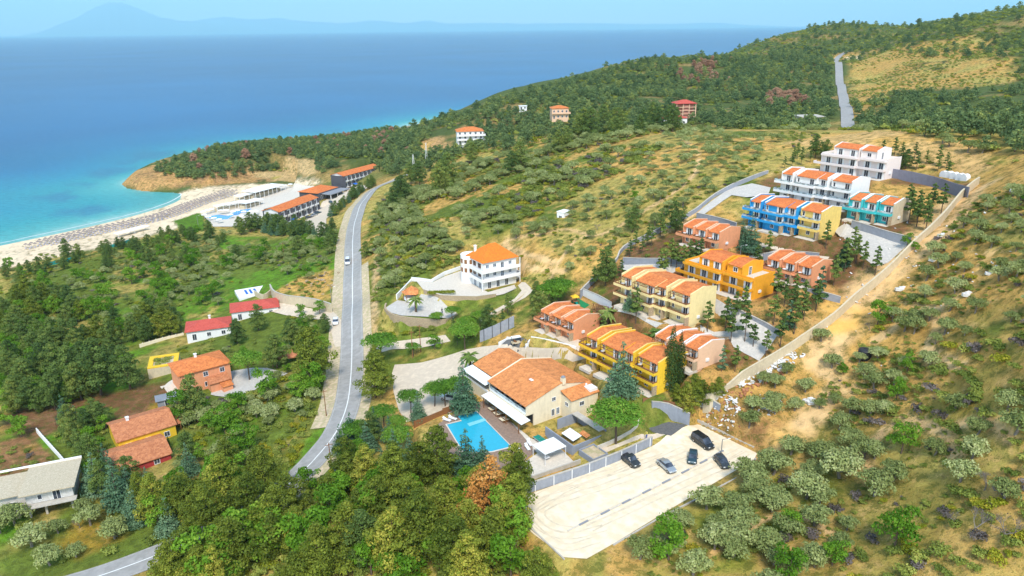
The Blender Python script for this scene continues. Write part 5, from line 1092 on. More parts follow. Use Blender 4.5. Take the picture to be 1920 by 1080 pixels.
for lab, pts, h, m in (('slate grey retaining wall running between the pale yellow block and the upper salmon row', [(1168,496),(1280,494),(1320,486),(1365,483)], 1.6, 'fenceblue'),
    ('slate grey retaining wall above the right salmon row', [(1430,489),(1470,481),(1535,484)], 1.4, 'fenceblue'), ('grey wall with bare ground above it, behind the upper salmon row', [(1306,410),(1345,418),(1380,428)], 1.7, 'fenceblue'),
    ('wide grey retaining wall below the turquoise row', [(1596,426),(1640,440),(1668,450),(1706,460)], 1.9, 'fenceblue'), ('low curved rubble stone wall at the foot of the pale yellow block', [(1286,629),(1320,637),(1366,635)], .8, 'stone'),
    ('low grey kerb wall below the orange block', [(1368,575),(1397,592),(1437,614),(1460,631)], .9, 'fenceblue'), ('plain white retaining wall left of the pale yellow block', [(1092,553),(1120,567),(1146,578)], 1.9, 'white'),
    ('slate grey wall beside the dark ramp', [(1222,762),(1252,775),(1292,798)], 2.0, 'fenceblue'), ('low grey wall under the young pines behind the ramp', [(1296,742),(1320,758),(1350,768)], 1.0, 'fenceblue'),
    ('grey wall end under the right salmon row', [(1510,545),(1545,560),(1575,568)], 1.2, 'fenceblue')):
    wall_line('retaining_wall', lab, 'wall', pts, h, .28, m, 'concrete', group='retaining walls of the complex')
wall_line('panel_fence', 'tall grey panel fence with dark posts between the forecourt and the villa drive', 'fence', [(900,642),(930,630),(964,613)], 3.2, .12, 'fenceblue', posts=(2.2, 'dark', .1, 1), smooth=False)
wall_line('retaining_wall', 'curved rubble stone wall carrying the round terrace with the palm', 'wall', [(724,570),(722,579),(733,589),(752,595),(800,600),(835,601),(857,590)], .35, .5, 'stone', z=28.0, depth=4.0)
wall_line('parapet_wall', 'zigzag white parapet wall left of the white villa', 'wall', [(744,562),(772,527),(810,529),(834,516),(868,503)], 1.2, .3, 'white', smooth=False)
wall_line('garden_wall', 'stone faced wall below the clipped hedge of the villa', 'wall', [(795,549),(826,560),(894,562),(930,556)], 1.0, .3, 'stone', 'patio', smooth=False)
wall_line('retaining_wall', 'curved beige retaining wall above the red-roofed houses by the road', 'wall', [(508,549),(516,562),(540,570),(590,577),(622,586)], 3.2, .4, 'beige', 'concrete')
wall_line('retaining_wall', 'short beige wall beside the white sheeted slab', 'wall', [(478,555),(495,562),(508,552)], 2.0, .3, 'beige')
wall_line('balustrade_wall', 'stepped white balustrade wall running up beside the unfinished house', 'wall', [(70,812),(95,840),(122,870)], 1.3, .25, 'white', posts=(1.6, 'white', .3, 0))
wall_line('balustrade_wall', 'low pale balustrade wall above the green roof garden', 'wall', [(262,652),(300,640),(345,628)], 1.0, .2, 'cream', posts=(2.0, 'white', .2, 0))
wall_line('guard_rail', 'grey guard rail on the outside of the bend by the hotel', 'guard rail', [(617,425),(622,408),(640,386),(665,364),(702,345)], .35, .08, 'metal', dz=.45, depth=0.0, posts=(4, 'metal', -.1, 0))
wall_line('board_fence', 'brown board fence on a white base along the left side of the pool', 'fence', [(776,803),(830,778),(892,752)], 1.3, .12, 'wood', smooth=False)
wall_line('board_fence', 'brown board fence below the bright yellow block beside the ramp', 'fence', [(1205,755),(1240,748),(1300,778)], 1.1, .1, 'wood', dz=.5, smooth=False)
wall_line('garden_wall', 'low white edging wall round the rock garden in front of the lower salmon row', 'wall', [(990,652),(996,632),(1036,640),(1080,656)], .5, .25, 'white', smooth=False)
wall_line('garden_wall', 'pale stone kerb round the tall umbrella pine beside the car park ramp', 'wall', [(1120,845),(1165,822),(1195,800),(1200,770)], .5, .25, 'patio')
wall_line('cart_bay_wall', 'low white wall round the golf cart bay', 'wall', [(935,650),(950,637),(975,632),(992,641),(985,654)], .5, .2, 'white', smooth=False)
wall_line('concrete_wall', 'bare concrete wall at the lower left end of the pool terrace', 'wall', [(985,905),(1040,885),(1088,868)], .9, .3, 'concrete', smooth=False)
wall_line('villa_wall', 'low white wall along the villa driveway', 'wall', [(905,606),(935,588),(965,568),(985,548)], .7, .25, 'beige')
kg = 'concrete kerbs round the car park'
for lab, pts in (('long concrete kerb along the orchard side of the car park', [(1150,1023),(1240,970),(1385,893),(1417,862)]), ('concrete kerb at the woodland end of the car park', [(975,968),(1003,998),(1058,1050)]), ('pale concrete kerb between the car park and the rubble heap', [(1308,780),(1360,812),(1414,838)])):
    wall_line('kerb', lab, 'kerb', pts, .22, .25, 'concrete', smooth=False, group=kg)
for i in range(8):
    a = np.array([1094.3, 980.7]); b = np.array([1350, 848.3])
    pts = [(403,782),(525,722),(643,662),(757,605),(867,549),(975,492),(1078,437),(1170,385)]; cx, cy = 960+pts[i][0]/3, 720+pts[i][1]/3
    c = at_z(cx, cy, 26.62); ang = math.radians(36)
    od = ['first','second','third','fourth','fifth','sixth','seventh','eighth'][i]
    o = MB().rbox((0, 0, .07), (2.0, .32, .16), ang).build('parking_kerb', M['darkgrey'] if False else M['grey']); o.location = c; tag(o, '%s dark grey parking kerb from the lower left end of the row' % od, 'parking kerb', 'dark grey kerbs dividing the car park')
    c2 = at_z(cx-19.5, cy+9.8, 26.62); o = MB().rbox((0, 0, .05), (2.5, .26, .12), ang).build('white_parking_kerb', M['patio']); o.location = c2; tag(o, '%s white kerb stretch from the lower left end of the row' % od, 'parking kerb', 'white kerbs dividing the car park')
# ------------------------------------------------------------ swimming pool and deck
PZ = 25.05
deckp = [at_z(a, b, PZ)[:2] for a, b in ((832,788),(862,770),(905,752),(920,748),(1006,846),(968,874),(890,884),(815,856),(800,812))]
sheet('pool_deck', deckp, M['deck'], dz=.04, zfix=PZ, lower=True, thick=.5)
sheet('pool_terrace', [at_z(a, b, PZ)[:2] for a, b in ((921,748),(935,740),(1000,790),(1062,852),(1078,868),(1040,885),(985,905),(960,882),(1008,850))], M['patio'], dz=.045, zfix=PZ, thick=.4)
for o in list(bpy.data.objects):
    if o.name.startswith('pool_deck'): deckobj = o
pool = thing('swimming_pool', 'turquoise swimming pool set in a dark timber deck beside the restaurant', 'swimming pool', (POOL[0][0], POOL[0][1], PZ))
def loc(poly, o): return [(p[0]-o[0], p[1]-o[1]) for p in poly]
LP_ = loc(POOL, POOL[0])
M['water'] = mat('pool_water', (.03,.40,.56), .1, .06, 1.5, spec=.5); M['waterl'] = mat('shallow_pool_water', (.22,.60,.66), .15, .05, spec=.5)
MB().prism(LP_, .03, .09).build('water', M['water'], pool)
def inflate(poly, d):
    c = np.array(poly); cen = c.mean(0); v = c-cen; L = np.linalg.norm(v, axis=1)[:, None]; return [tuple(q) for q in cen+v*(L+d)/L]
cop = MB(); A_ = LP_; B_ = inflate(LP_, .45); n = len(A_)
if sum(A_[i][0]*A_[(i+1)%n][1]-A_[(i+1)%n][0]*A_[i][1] for i in range(n)) < 0: A_ = A_[::-1]; B_ = B_[::-1]
cop.add([(p[0], p[1], .13) for p in A_]+[(p[0], p[1], .13) for p in B_], [(i, i+n, (i+1) % n+n, (i+1) % n) for i in range(n)]); cop.build('coping', M['patio'], pool)
sl0 = [at_z(a, b, PZ)[:2] for a, b in ((876,795),(908,785),(912,789),(880,800))]; MB().prism(loc(sl0, POOL[0]), .092, .14).build('shallow_ledge', M['waterl'], pool)
hp = thing('hotel_pool', 'winding bright blue hotel pool between the white canopies and the near hotel block', 'swimming pool', (HOTELPOOL[0][0], HOTELPOOL[0][1], hz(*HOTELPOOL[3])))
M['waterh'] = mat('hotel_pool_water', (.02,.28,.64), .1, .06, spec=.5)
MB().prism(loc(HOTELPOOL, HOTELPOOL[0]), -.6, .55).build('water', M['waterh'], hp)
# loungers
def make_lounger(fm, cm):
    t = thing('sun_lounger', '', 'sun lounger'); MB().box(-.32, .32, -1, 1, .22, .3).build('frame', M[fm], t); q = MB(); q.box(-.3, .3, -1, .3, .301, .40); q.quad((-.3, .3, .38), (.3, .3, .38), (.3, 1.0, .78), (-.3, 1.0, .78), .1); q.build('cushion', M[cm], t)
    l = MB()
    for a in (-.26, .26):
        for b in (-.85, .85): l.box(a-.03, a+.03, b-.03, b+.03, 0, .22)
    l.build('legs', M[fm], t); return t
lg = make_lounger('wood', 'cream'); first = True
for i, (x, y, a, lab) in enumerate([(921,770,-10,'top left lounger of the six'), (927,768,-10,'top right lounger of the six'), (931,779,-10,'middle left lounger of the six'), (938,777,-10,'middle right lounger of the six'), (942,790,-10,'bottom left lounger of the six'), (949,788,-10,'bottom right lounger of the six')]):
    o = lg if i == 0 else copy_tree(lg); p = at_z(x, y, PZ+.05); o.location = p; o.rotation_euler = (0, 0, math.radians(-56+90+180)); o['label'] = 'brown framed cream lounger between pool and restaurant, '+lab; o['group'] = 'loungers beside the pool'
lw = make_lounger('frame', 'fabric_w')
for i, (x, y, a, lab) in enumerate([(838,789,60,'left white lounger at the head of the pool'), (849,786,60,'right white lounger at the head of the pool'), (993,833,20,'upper white lounger at the lower end of the deck'), (989,841,20,'lower white lounger at the lower end of the deck'), (975,851,20,'white lounger under the trees at the lower deck edge')]):
    o = lw if i == 0 else copy_tree(lw); o.location = at_z(x, y, PZ+.05); o.rotation_euler = (0, 0, math.radians(a)); o['label'] = lab; o['group'] = 'white loungers on the deck'
# shade canopy, table tennis table
def box_at(name, label, cat, px, z, az): return thing(name, label, cat, tuple(at_z(*px, z)), math.radians(az))
t = box_at('shade_canopy', 'square white shade canopy with tables under it at the lower end of the terrace', 'canopy', (1022,874), PZ, 34); MB().box(0, 5.2, 0, 4.2, 2.5, 2.62).build('roof', M['fabric_w'], t); q = MB()
for a in (.1, 5.1):
    for b in (.1, 4.1): q.box(a-.05, a+.05, b-.05, b+.05, 0, 2.5)
q.build('posts', M['frame'], t); q = MB(); q.box(1, 2, 1, 1.8, .7, .78); q.box(3, 4, 2, 2.8, .7, .78); q.build('benches', M['frame'], t)
t = box_at('table_tennis_table', 'green table tennis table with white lines on the pale terrace', 'table', (1012,828), PZ, -56); q = MB(); M['green'] = mat('green_paint', (.0,.22,.17), .5, .05)
for a in (-.7, .7): q.box(a-.66, a+.66, -.74, -.02, .72, .77); q.box(a-.66, a+.66, .02, .74, .72, .77)
q.build('tabletop', M['green'], t); MB().box(-1.4, 1.4, -.78, .78, .69, .715).build('border', M['frame'], t); q = MB(); q.box(-1.1, -1.0, -.5, .5, 0, .69); q.box(1.0, 1.1, -.5, .5, 0, .69); q.build('legs', M['frame'], t)
# service yard behind the restaurant's gable
t = box_at('service_yard', 'grey walled service yard with corrugated sheet roof under the cream gable wall', 'service yard', (1062,842), 25.6, -56); q = MB()
q.box(-7, 2, -.1, .15, -1, 1.8); q.box(1.85, 2.1, .151, 8.5, -1, 1.6); q.box(-7, 2, 8.501, 8.75, -1, 2.4); q.box(-7.2, -7.001, 3.2, 8.4, -1, 2.4); q.build('wall', M['fenceblue'], t)
MB().box(-7, 1.8, 6.9, 8.5, 2.45, 2.65).build('slab', M['concrete'], t); q = MB(); q.quad((-3.2, 1.2, 1.7), (.6, 1.2, 1.7), (.6, 3.4, 2.2), (-3.2, 3.4, 2.2), .06); q.build('sheet_roof', M['frame'], t); q = MB(); q.quad((-.8, 3.9, 1.9), (1.5, 3.9, 1.9), (1.5, 4.9, 2.3), (-.8, 4.9, 2.3), .1); q.build('tiled_cover', M['tile_old'], t)
foot(t, -7, 2, 0, 9)
t = box_at('planter', 'low grey walled sand bed in the corner of the service yard', 'planter', (1085,850), 26, -56); q = MB(); q.box(0, 4.4, 0, .2, -.8, .9); q.box(0, 4.4, 3.6, 3.8, -.8, .9); q.box(0, .2, .201, 3.599, -.8, .9); q.box(4.2, 4.4, .201, 3.599, -.8, .9); q.build('wall', M['fenceblue'], t); MB().box(.2, 4.2, .2, 3.6, -.8, .6).build('sand', M['gravel'], t); foot(t, 0, 4.4, 0, 3.8)
# ------------------------------------------------------------ vehicles
M['headl'] = mat('lamp_glass', (.75,.75,.72), .2, .02); M['taill'] = mat('tail_lamp', (.35,.01,.01), .3, .02)
PAINT = {}
def paint(name, c, metal=.3):
    if name in PAINT: return PAINT[name]
    m, n, out = nt('paint_'+name); p = n.nodes.new('ShaderNodeBsdfPrincipled'); n.links.new(p.outputs[0], out.inputs['Surface']); p.inputs['Base Color'].default_value = (*c, 1); p.inputs['Metallic'].default_value = metal; p.inputs['Roughness'].default_value = .32; p.inputs['Coat Weight'].default_value = .6
    g = n.nodes.new('ShaderNodeNewGeometry'); a = n.nodes.new('ShaderNodeTexNoise'); a.inputs['Scale'].default_value = 3; n.links.new(g.outputs['Position'], a.inputs['Vector']); h = n.nodes.new('ShaderNodeHueSaturation'); h.inputs['Color'].default_value = (*c, 1)
    r = n.nodes.new('ShaderNodeMapRange'); r.inputs[3].default_value = .85; r.inputs[4].default_value = 1.1; n.links.new(a.outputs[0], r.inputs[0]); n.links.new(r.outputs[0], h.inputs['Value']); n.links.new(h.outputs[0], p.inputs['Base Color']); PAINT[name] = m; return m
def loft(rows, name, m, par):
    """closed cross-sections (lists of points) joined along the length"""
    k = len(rows[0]); V = [p for r in rows for p in r]; F = [tuple(range(k))[::-1], tuple(range((len(rows)-1)*k, len(rows)*k))]
    for i in range(len(rows)-1):
        for j in range(k): F.append((i*k+j, i*k+(j+1) % k, (i+1)*k+(j+1) % k, (i+1)*k+j))
    return MB().add(V, F).build(name, m, par)
def sec(x, w, z0, z1, r=.12, top=1.0):
    """rounded section across the car at station x"""
    return [(x, -w+r, z0), (x, w-r, z0), (x, w, z0+r), (x, w*(.5+.5*top), z1-r), (x, w*top-r*.8, z1), (x, -w*top+r*.8, z1), (x, -w*(.5+.5*top), z1-r), (x, -w, z0+r)]
def vehicle(kind, label, cat, rear, front, pm, zz=None, group=None, world=None):
    A = np.array(at_z(*rear, zz) if zz else G(*rear)); B = np.array(at_z(*front, zz) if zz else G(*front)); c = (A+B)/2; ang = math.atan2(B[1]-A[1], B[0]-A[0])
    t = thing({'sedan': 'car', 'hatch': 'car', 'suv': 'suv', 'van': 'van', 'pickup': 'pickup_truck'}[kind], label, cat, (c[0], c[1], (zz or hz(c[0], c[1]))+.08), ang, group)
    L, Wd, H = {'sedan': (4.5, .88, 1.42), 'hatch': (4.1, .86, 1.5), 'suv': (4.5, .92, 1.72), 'van': (5.2, .97, 1.95), 'pickup': (5.2, .92, 1.75)}[kind]; h = L/2
    hood = {'sedan': .86, 'hatch': .92, 'suv': 1.02, 'van': 1.08, 'pickup': 1.05}[kind]; back = {'sedan': .95, 'hatch': 1.0, 'suv': 1.05, 'van': 1.15, 'pickup': .98}[kind]
    rows = [sec(-h, Wd*.86, .32, back-.18), sec(-h+.12, Wd*.96, .25, back-.03), sec(-h*.45, Wd, .22, back+.03), sec(h*.3, Wd, .22, hood+.08), sec(h*.62, Wd*.98, .22, hood), sec(h-.18, Wd*.93, .26, hood-.16), sec(h, Wd*.8, .34, hood-.34)]
    loft(rows, 'body', pm, t)
    c0, c1, c2, c3 = {'sedan': (-h*.78, -h*.42, h*.14, h*.50), 'hatch': (-h*.96, -h*.72, h*.12, h*.52), 'suv': (-h*.97, -h*.82, h*.12, h*.46), 'van': (-h*.99, -h*.9, h*.28, h*.66), 'pickup': (-h*.14, -h*.05, h*.28, h*.52)}[kind]
    base = hood-.04; rr = [sec(c0, Wd*.93, base, base+.08, .03, .97), sec(c1, Wd*.93, base, H-.05, .06, .84), sec(c2, Wd*.93, base, H-.05, .06, .84), sec(c3, Wd*.90, base, base+.06, .03, .97)]
    loft(rr, 'windows', M['glass'], t)
    rf = [sec(c1-.04, Wd*.79, H-.075, H-.02, .02, .96), sec((c1+c2)/2, Wd*.81, H-.075, H+.015, .02, .95), sec(c2+.06, Wd*.78, H-.075, H-.03, .02, .96)]; loft(rf, 'roof', pm, t)
    if kind == 'pickup': q = MB(); q.box(-h+.15, c0-.05, -Wd+.14, Wd-.14, back+.02, back+.06); q.build('cargo_bed', M['dark'], t)
    if kind in ('suv', 'van'): q = MB(); q.box(c1, c2, -Wd*.7, -Wd*.66, H+.0, H+.06); q.box(c1, c2, Wd*.66, Wd*.7, H, H+.06); q.build('roof_rails', M['dark'], t)
    for x in (-h*.62, h*.64):
        for s in (-1, 1):
            w_ = MB().tube((x, s*(Wd-.2), .33), (x, s*(Wd+.02), .33), .33, n=14).build('wheel', M['rubber'], t); MB().tube((x, s*(Wd+.0), .33), (x, s*(Wd+.035), .33), .2, n=10).build('rim', M['chrome'], w_)
    for s in (-1, 1):
        MB().rbox((h-.1, s*Wd*.62, hood-.30), (.2, .34, .14)).build('headlight', M['headl'], t); MB().rbox((-h+.05, s*Wd*.74, back-.2), (.12, .2, .22)).build('tail_light', M['taill'], t); MB().rbox((c3-.12, s*(Wd+.1), base+.12), (.16, .2, .12)).build('mirror', pm, t)
    return t
blk = paint('black', (.018,.02,.024)); sil = paint('silver', (.50,.52,.54), .6); wht = paint('white', (.78,.79,.80), .0); dbl = paint('dark_blue', (.03,.065,.085)); dgr = paint('dark_grey', (.045,.05,.055)); yel = paint('yellow', (.80,.55,.02), 0)
cz = 26.57; cg = 'vehicles in the car park'
vehicle('pickup', 'dark grey pickup truck beside the grey car park wall', 'pickup truck', (1167,857), (1193,877), dgr, cz, cg)
vehicle('sedan', 'silver car alone in the middle of the car park', 'car', (1238,868), (1262,889), sil, cz, cg)
vehicle('van', 'black van, largest vehicle at the top of the car park', 'van', (1303,824), (1332,844), blk, cz, cg)
vehicle('hatch', 'dark blue car parked just below the black van', 'car', (1300,851), (1297,874), dbl, cz, cg)
vehicle('hatch', 'dark grey car right of the row of parking kerbs', 'car', (1344,860), (1363,882), dgr, cz, cg)
vehicle('suv', 'white suv under the umbrella pines on the forecourt', 'suv', (857,749), (829,750), wht, None)
vehicle('van', 'white van driving down the main road', 'van', (652,487), (652,500), wht, None)
vehicle('hatch', 'white car with dark open boot parked on the left verge of the main road', 'car', (630,600), (629,614), wht, None)
for k, (a, b, pm, lab, kd) in enumerate((((632,362),(641,361), yel, 'yellow car in front of the hotel hall', 'hatch'), ((616,380),(625,379), dbl, 'dark blue car beside the trees of the hotel drive', 'hatch'), ((574,411),(583,408), dgr, 'dark car at the lower end of the hotel car park', 'sedan'), ((585,407),(594,403), sil, 'silver car between two dark cars in front of the near hotel block', 'sedan'), ((592,402),(600,399), dbl, 'dark car at the upper end of the hotel car park row', 'sedan'))):
    vehicle(kd, lab, 'car', a, b, pm, None, 'cars parked at the hotel')
p = G(968, 647); t = thing('golf_cart', 'golf cart with white roof and tan seats in its walled bay', 'golf cart', tuple(p), math.radians(20)); MB().box(-1.2, 1.2, -.6, .6, .25, .65).build('body', M['beige'], t); q = MB(); q.box(-.6, .0, -.55, .55, .651, .85); q.box(-.7, -.58, -.55, .55, .851, 1.3); q.build('seat', M['wood'], t); MB().box(-1.2, 1.1, -.65, .65, 1.85, 1.95).build('roof', M['fabric_w'], t)
q = MB(); [q.box(a-.03, a+.03, b-.03, b+.03, .65, 1.85) for a in (-1.05, .95) for b in (-.55, .55)]; q.build('roof_posts', M['dark'], t)
for a in (-.8, .8):
    for s in (-1, 1): MB().tube((a, s*.45, .22), (a, s*.62, .22), .22, n=12).build('wheel', M['rubber'], t)
# ------------------------------------------------------------ beach
M['straw'] = mat('reed_thatch', (.27,.22,.20), .95, .2, 3); M['lilac'] = mat('lilac_grey_cloth', (.46,.44,.56), .8, .1)
def single(name, mb, m, label, cat, group, loc, rz=0, me=None):
    if me is None: o = mb.build(name, m)
    else: o = bpy.data.objects.new(name, me); link(o)
    o.location = loc; o.rotation_euler = (0, 0, rz); return tag(o, label, cat, group)
ub = MB().lathe([(1.05, 2.05), (.9, 2.2), (.05, 2.75)], n=9); ub.tube((0, 0, -.3), (0, 0, 2.1), .05, n=5); lb = MB(); lb.box(-.85, -.25, -1, 1, .2, .35); 
bl_a = np.array(at_z(52,463,2.2)[:2]); bl_b = np.array(at_z(300,408,2.2)[:2]); bl_c = np.array(at_z(432,361,2.2)[:2]); BL = catmull([bl_a, (bl_a+bl_b)/2+np.array([-1.5,0]), bl_b, (bl_b+bl_c)/2+np.array([-2,1]), bl_c], 2.75)
cnts = {}; ROWN = ['row nearest the water', 'second row from the water', 'third row from the water', 'row farthest from the water']
def ordn(k):
    n = k+1; a = ['', 'first', 'second', 'third', 'fourth', 'fifth', 'sixth', 'seventh', 'eighth', 'ninth', 'tenth', 'eleventh', 'twelfth', 'thirteenth', 'fourteenth', 'fifteenth', 'sixteenth', 'seventeenth', 'eighteenth', 'nineteenth']
    if n < 20: return a[n]
    t = ['', '', 'twent', 'thirt', 'fort', 'fift', 'sixt', 'sevent'][n//10]; return t+'ieth' if n % 10 == 0 else t+'y-'+a[n % 10]
ume = lme = None; cnt = 0; rowsn = ['nearest the water', 'second from the water', 'third from the water', 'fourth from the water', 'farthest from the water']
for r_ in range(4):
    Lr = offset_line(BL, r_*3.5-5.2)
    for k in range(0, len(Lr)):
        if r_ in (0, 3) and (k < 3): continue
        x, y = Lr[k]+np.array([random.uniform(-.3, .3), random.uniform(-.3, .3)]); z = hz(x, y)
        if z < .5: continue
        rw = ROWN[r_]; kk = cnts.get(r_, 0); cnts[r_] = kk+1; od = ordn(kk)
        o = single('beach_umbrella', ub, M['straw'], '%s thatched umbrella from the left, %s' % (od, rw), 'beach umbrella', 'thatched umbrellas, '+rw, (x, y, z), random.random()*6, ume); ume = o.data
        if cnt < 290:
            o = single('beach_lounger', lb, M['lilac'], 'lilac-grey lounger under the %s umbrella from the left, %s' % (od, rw), 'lounger', 'beach loungers, '+rw, (x+.6, y-.4, z), math.radians(40), lme); lme = o.data; cnt += 1
pu = MB(); pu.add([(-1.5,-1.5,2.4),(1.5,-1.5,2.4),(1.5,1.5,2.4),(-1.5,1.5,2.4),(0,0,2.95)], [(0,1,4),(1,2,4),(2,3,4),(3,0,4),(3,2,1,0)]); pu.tube((0, 0, 0), (0, 0, 2.5), .06, n=5); pme = None; cpar = {}
for i, (a, b) in enumerate([(382,404),(390,401),(398,399),(384,410),(392,414),(402,417),(412,419),(438,404),(446,402),(433,410),(458,404),(470,404),(480,403),(455,412),(466,411),(478,410),(505,360),(515,358),(525,356),(535,354),(545,352),(425,401),(415,402)]):
    q = G(a, b); grp_ = 'left of' if a < 412 else ('below' if b > 402.5 else ('behind' if a < 490 else 'above')); cpar[grp_] = cpar.get(grp_, 0)+1
    o = single('parasol', pu, M['fabric_w'], '%s white parasol of those %s the hotel pool' % (ordn(cpar[grp_]-1), grp_), 'parasol', 'white parasols %s the hotel pool' % grp_, tuple(q), .3, pme); pme = o.data
for a, b, lab in ((234,442,'lower flat white sun sail on the sand'), (262,434,'upper flat white sun sail on the sand')):
    q = G(a, b); t = thing('sun_sail', lab, 'sun sail', tuple(q), math.radians(60), 'white sun sails on the beach'); MB().box(-5, 5, -2.2, 2.2, 2.2, 2.3).build('cloth', M['fabric_w'], t); z_ = MB(); [z_.box(c-.06, c+.06, d-.06, d+.06, -.5, 2.2) for c in (-4.8, 4.8) for d in (-2, 2)]; z_.build('posts', M['frame'], t)
M['tealfence'] = mat('teal_netting', (.03,.30,.28), .8, .1)
wall_line('netting_fence', 'teal netting fence at the edge of the beach', 'fence', [(196,466),(215,463),(250,452)], 1.6, .08, 'tealfence'); wall_line('netting_fence', 'teal netting fence round a small plot near the left edge', 'fence', [(84,512),(88,500),(120,492),(135,488)], 1.6, .08, 'tealfence')
t = box_at('blue_awning', 'blue awning at the foot of the near hotel block', 'awning', (545,420), 8.6, 71); q = MB(); q.quad((0, -2.2, 2.2), (3, -2.2, 2.2), (3, 0, 2.7), (0, 0, 2.7), .1); q.build('cloth', M['bluecloth'], t)
t = box_at('blue_awning', 'blue awning at the foot of the far hotel block', 'awning', (662,352), 12.6, 62); q = MB(); q.quad((0, -2.2, 2.2), (3, -2.2, 2.2), (3, 0, 2.7), (0, 0, 2.7), .1); q.build('cloth', M['bluecloth'], t)
# ------------------------------------------------------------ small things
t = box_at('water_tank', 'black round water tank alone on the ochre slope right of the boundary wall', 'water tank', (1620,671), hz(*G(1620,671)[:2]), 0); MB().lathe([(1.25, -.2), (1.3, .1), (1.3, 1.7), (1.15, 1.95), (.5, 2.1), (.35, 2.12), (.35, 2.25), (.05, 2.25)], n=20).build('tank', M['dark'], t); MB().lathe([(1.33, .6), (1.35, .65), (1.33, .7)], n=20).build('rib', M['dark'], t)
for i, (a, b) in enumerate(((1776,333),(1785,334),(1795,336),(1806,338),(1815,339))):
    q = G(a, b); o = MB(); o.xprism([(-1.0, -.3), (1.0, -.3), (1.0, .9), (.7, 1.5), (0, 1.75), (-.7, 1.5), (-1.0, .9)], -.8, .8); o = o.build('white_cabin', M['white']); o.location = q+np.array([0, 1.5, 0]); o.rotation_euler = (0, 0, .4); tag(o, '%s of five small white vaulted cabins by the boundary wall' % ['leftmost', 'second from left', 'middle one', 'second from right', 'rightmost'][i], 'cabin', 'small white vaulted cabins')
def hexroof(lab, px, z):
    t = thing('gazebo', lab, 'gazebo', tuple(at_z(*px, z))); r = MB().lathe([(3.2, 2.2), (3.15, 2.3), (.15, 4.1), (.05, 4.2)], n=6); r.build('roof', M['tile_old'], t); q = MB()
    for k in range(6): a = k*math.pi/3; q.box(2.6*math.cos(a)-.09, 2.6*math.cos(a)+.09, 2.6*math.sin(a)-.09, 2.6*math.sin(a)+.09, -.3, 2.25)
    q.build('posts', M['wood'], t); MB().lathe([(2.5, -.2), (2.5, .8), (.1, .8)], n=6).build('counter', M['white'], t); foot(t, -3, 3, -3, 3)
hexroof('hexagonal gazebo with weathered tile roof at the head of the round terrace', (773,560), 28.6)
t = box_at('hedge', 'long clipped hedge with bright yellow-green top on the villa terrace', 'hedge', (828,553), 31.9, 4); 
HEDGE = t
t = box_at('waste_bin', 'blue waste bin on the right verge of the main road', 'waste bin', (693,618), 20.2, 0); MB().prism([(-.6,-.5),(.6,-.5),(.6,.5),(-.6,.5)], 0, 1.1).build('body', M['bluecloth'], t); MB().xprism([(-.55, 1.101), (.55, 1.101), (0, 1.4)], -.65, .65).build('lid', M['bluecloth'], t)
def pole(lab, px, h, cat='utility pole', arms=True, name='utility_pole'):
    g = G(*px); t = thing(name, lab, cat, tuple(g)); MB().tube((0, 0, -.5), (0, 0, h), .13, .08, 7).build('pole', M['wood'] if arms else M['metal'], t)
    if arms: MB().rbox((0, 0, h-.5), (1.6, .1, .1), .4).build('crossarm', M['wood'], t)
    else: MB().tube((0, 0, h), (1.1, 0, h+.25), .05, n=5).build('arm', M['metal'], t); MB().rbox((1.3, 0, h+.22), (.5, .18, .1)).build('lamp_head', M['frame'], t)
    return t
pole('wooden utility pole at the lower edge of the footpath by the forecourt', (774,672), 8); pole('wooden utility pole right beside its twin by the forecourt', (789,660), 8); pole('slim utility pole beside the lower bend of the main road', (622,885), 7); pole('utility pole in the green field left of the main road', (533,485), 7); pole('pole on the grass slope below the large bushy pine', (612,780), 7)
pole('slim grey lamp post at the top of the car park', (1352,851), 3.2, 'lamp post', False, 'lamp_post'); pole('grey lamp post beside the curved beige retaining wall', (622,565), 5, 'lamp post', False, 'lamp_post'); pole('grey lamp post in front of the upper salmon row', (1387,490), 4, 'lamp post', False, 'lamp_post'); pole('tall lamp post on the hotel lawn', (372,425), 6, 'lamp post', False, 'lamp_post')
def mast(lab, px, h):
    g = G(*px); t = thing('lattice_mast', lab, 'mast', tuple(g)); q = MB()
    for a in (-.7, .7):
        for b in (-.7, .7): q.tube((a, b, -.5), (a*.3, b*.3, h), .07, n=4)
    for k in range(7):
        z0 = h*k/7; z1 = h*(k+1)/7; s0 = .7*(1-.7*k/7); s1 = .7*(1-.7*(k+1)/7); q.tube((-s0, -s0, z0), (s1, -s1, z1), .035, n=3); q.tube((s0, -s0, z0), (-s1, -s1, z1), .035, n=3)
    q.build('lattice', M['frame'], t)
mast('white lattice mast in the scrub right of the far hotel block', (776,322), 10); mast('taller reddish white lattice mast among dark trees', (800,305), 12)
t = thing('sign_board', 'pale blue sign board on two posts beside the main road near the forecourt', 'sign', tuple(G(707,724)), .2); MB().box(-1.1, 1.1, -.04, .04, 1.0, 2.6).build('panel', paint('pale_blue', (.30,.55,.65), 0), t); q = MB(); q.box(-.95, -.85, .05, .13, -.5, 2.6); q.box(.85, .95, .05, .13, -.5, 2.6); q.build('posts', M['metal'], t)
t = thing('utility_box', 'white utility box on the verge at the lower bend of the main road', 'utility box', tuple(G(636,888)), .4); MB().box(-.9, .9, -.5, .5, -.3, 1.2).build('box', M['white'], t); MB().box(-1.0, 1.0, -.6, .6, 1.2, 1.28).build('lid', M['metal'], t)
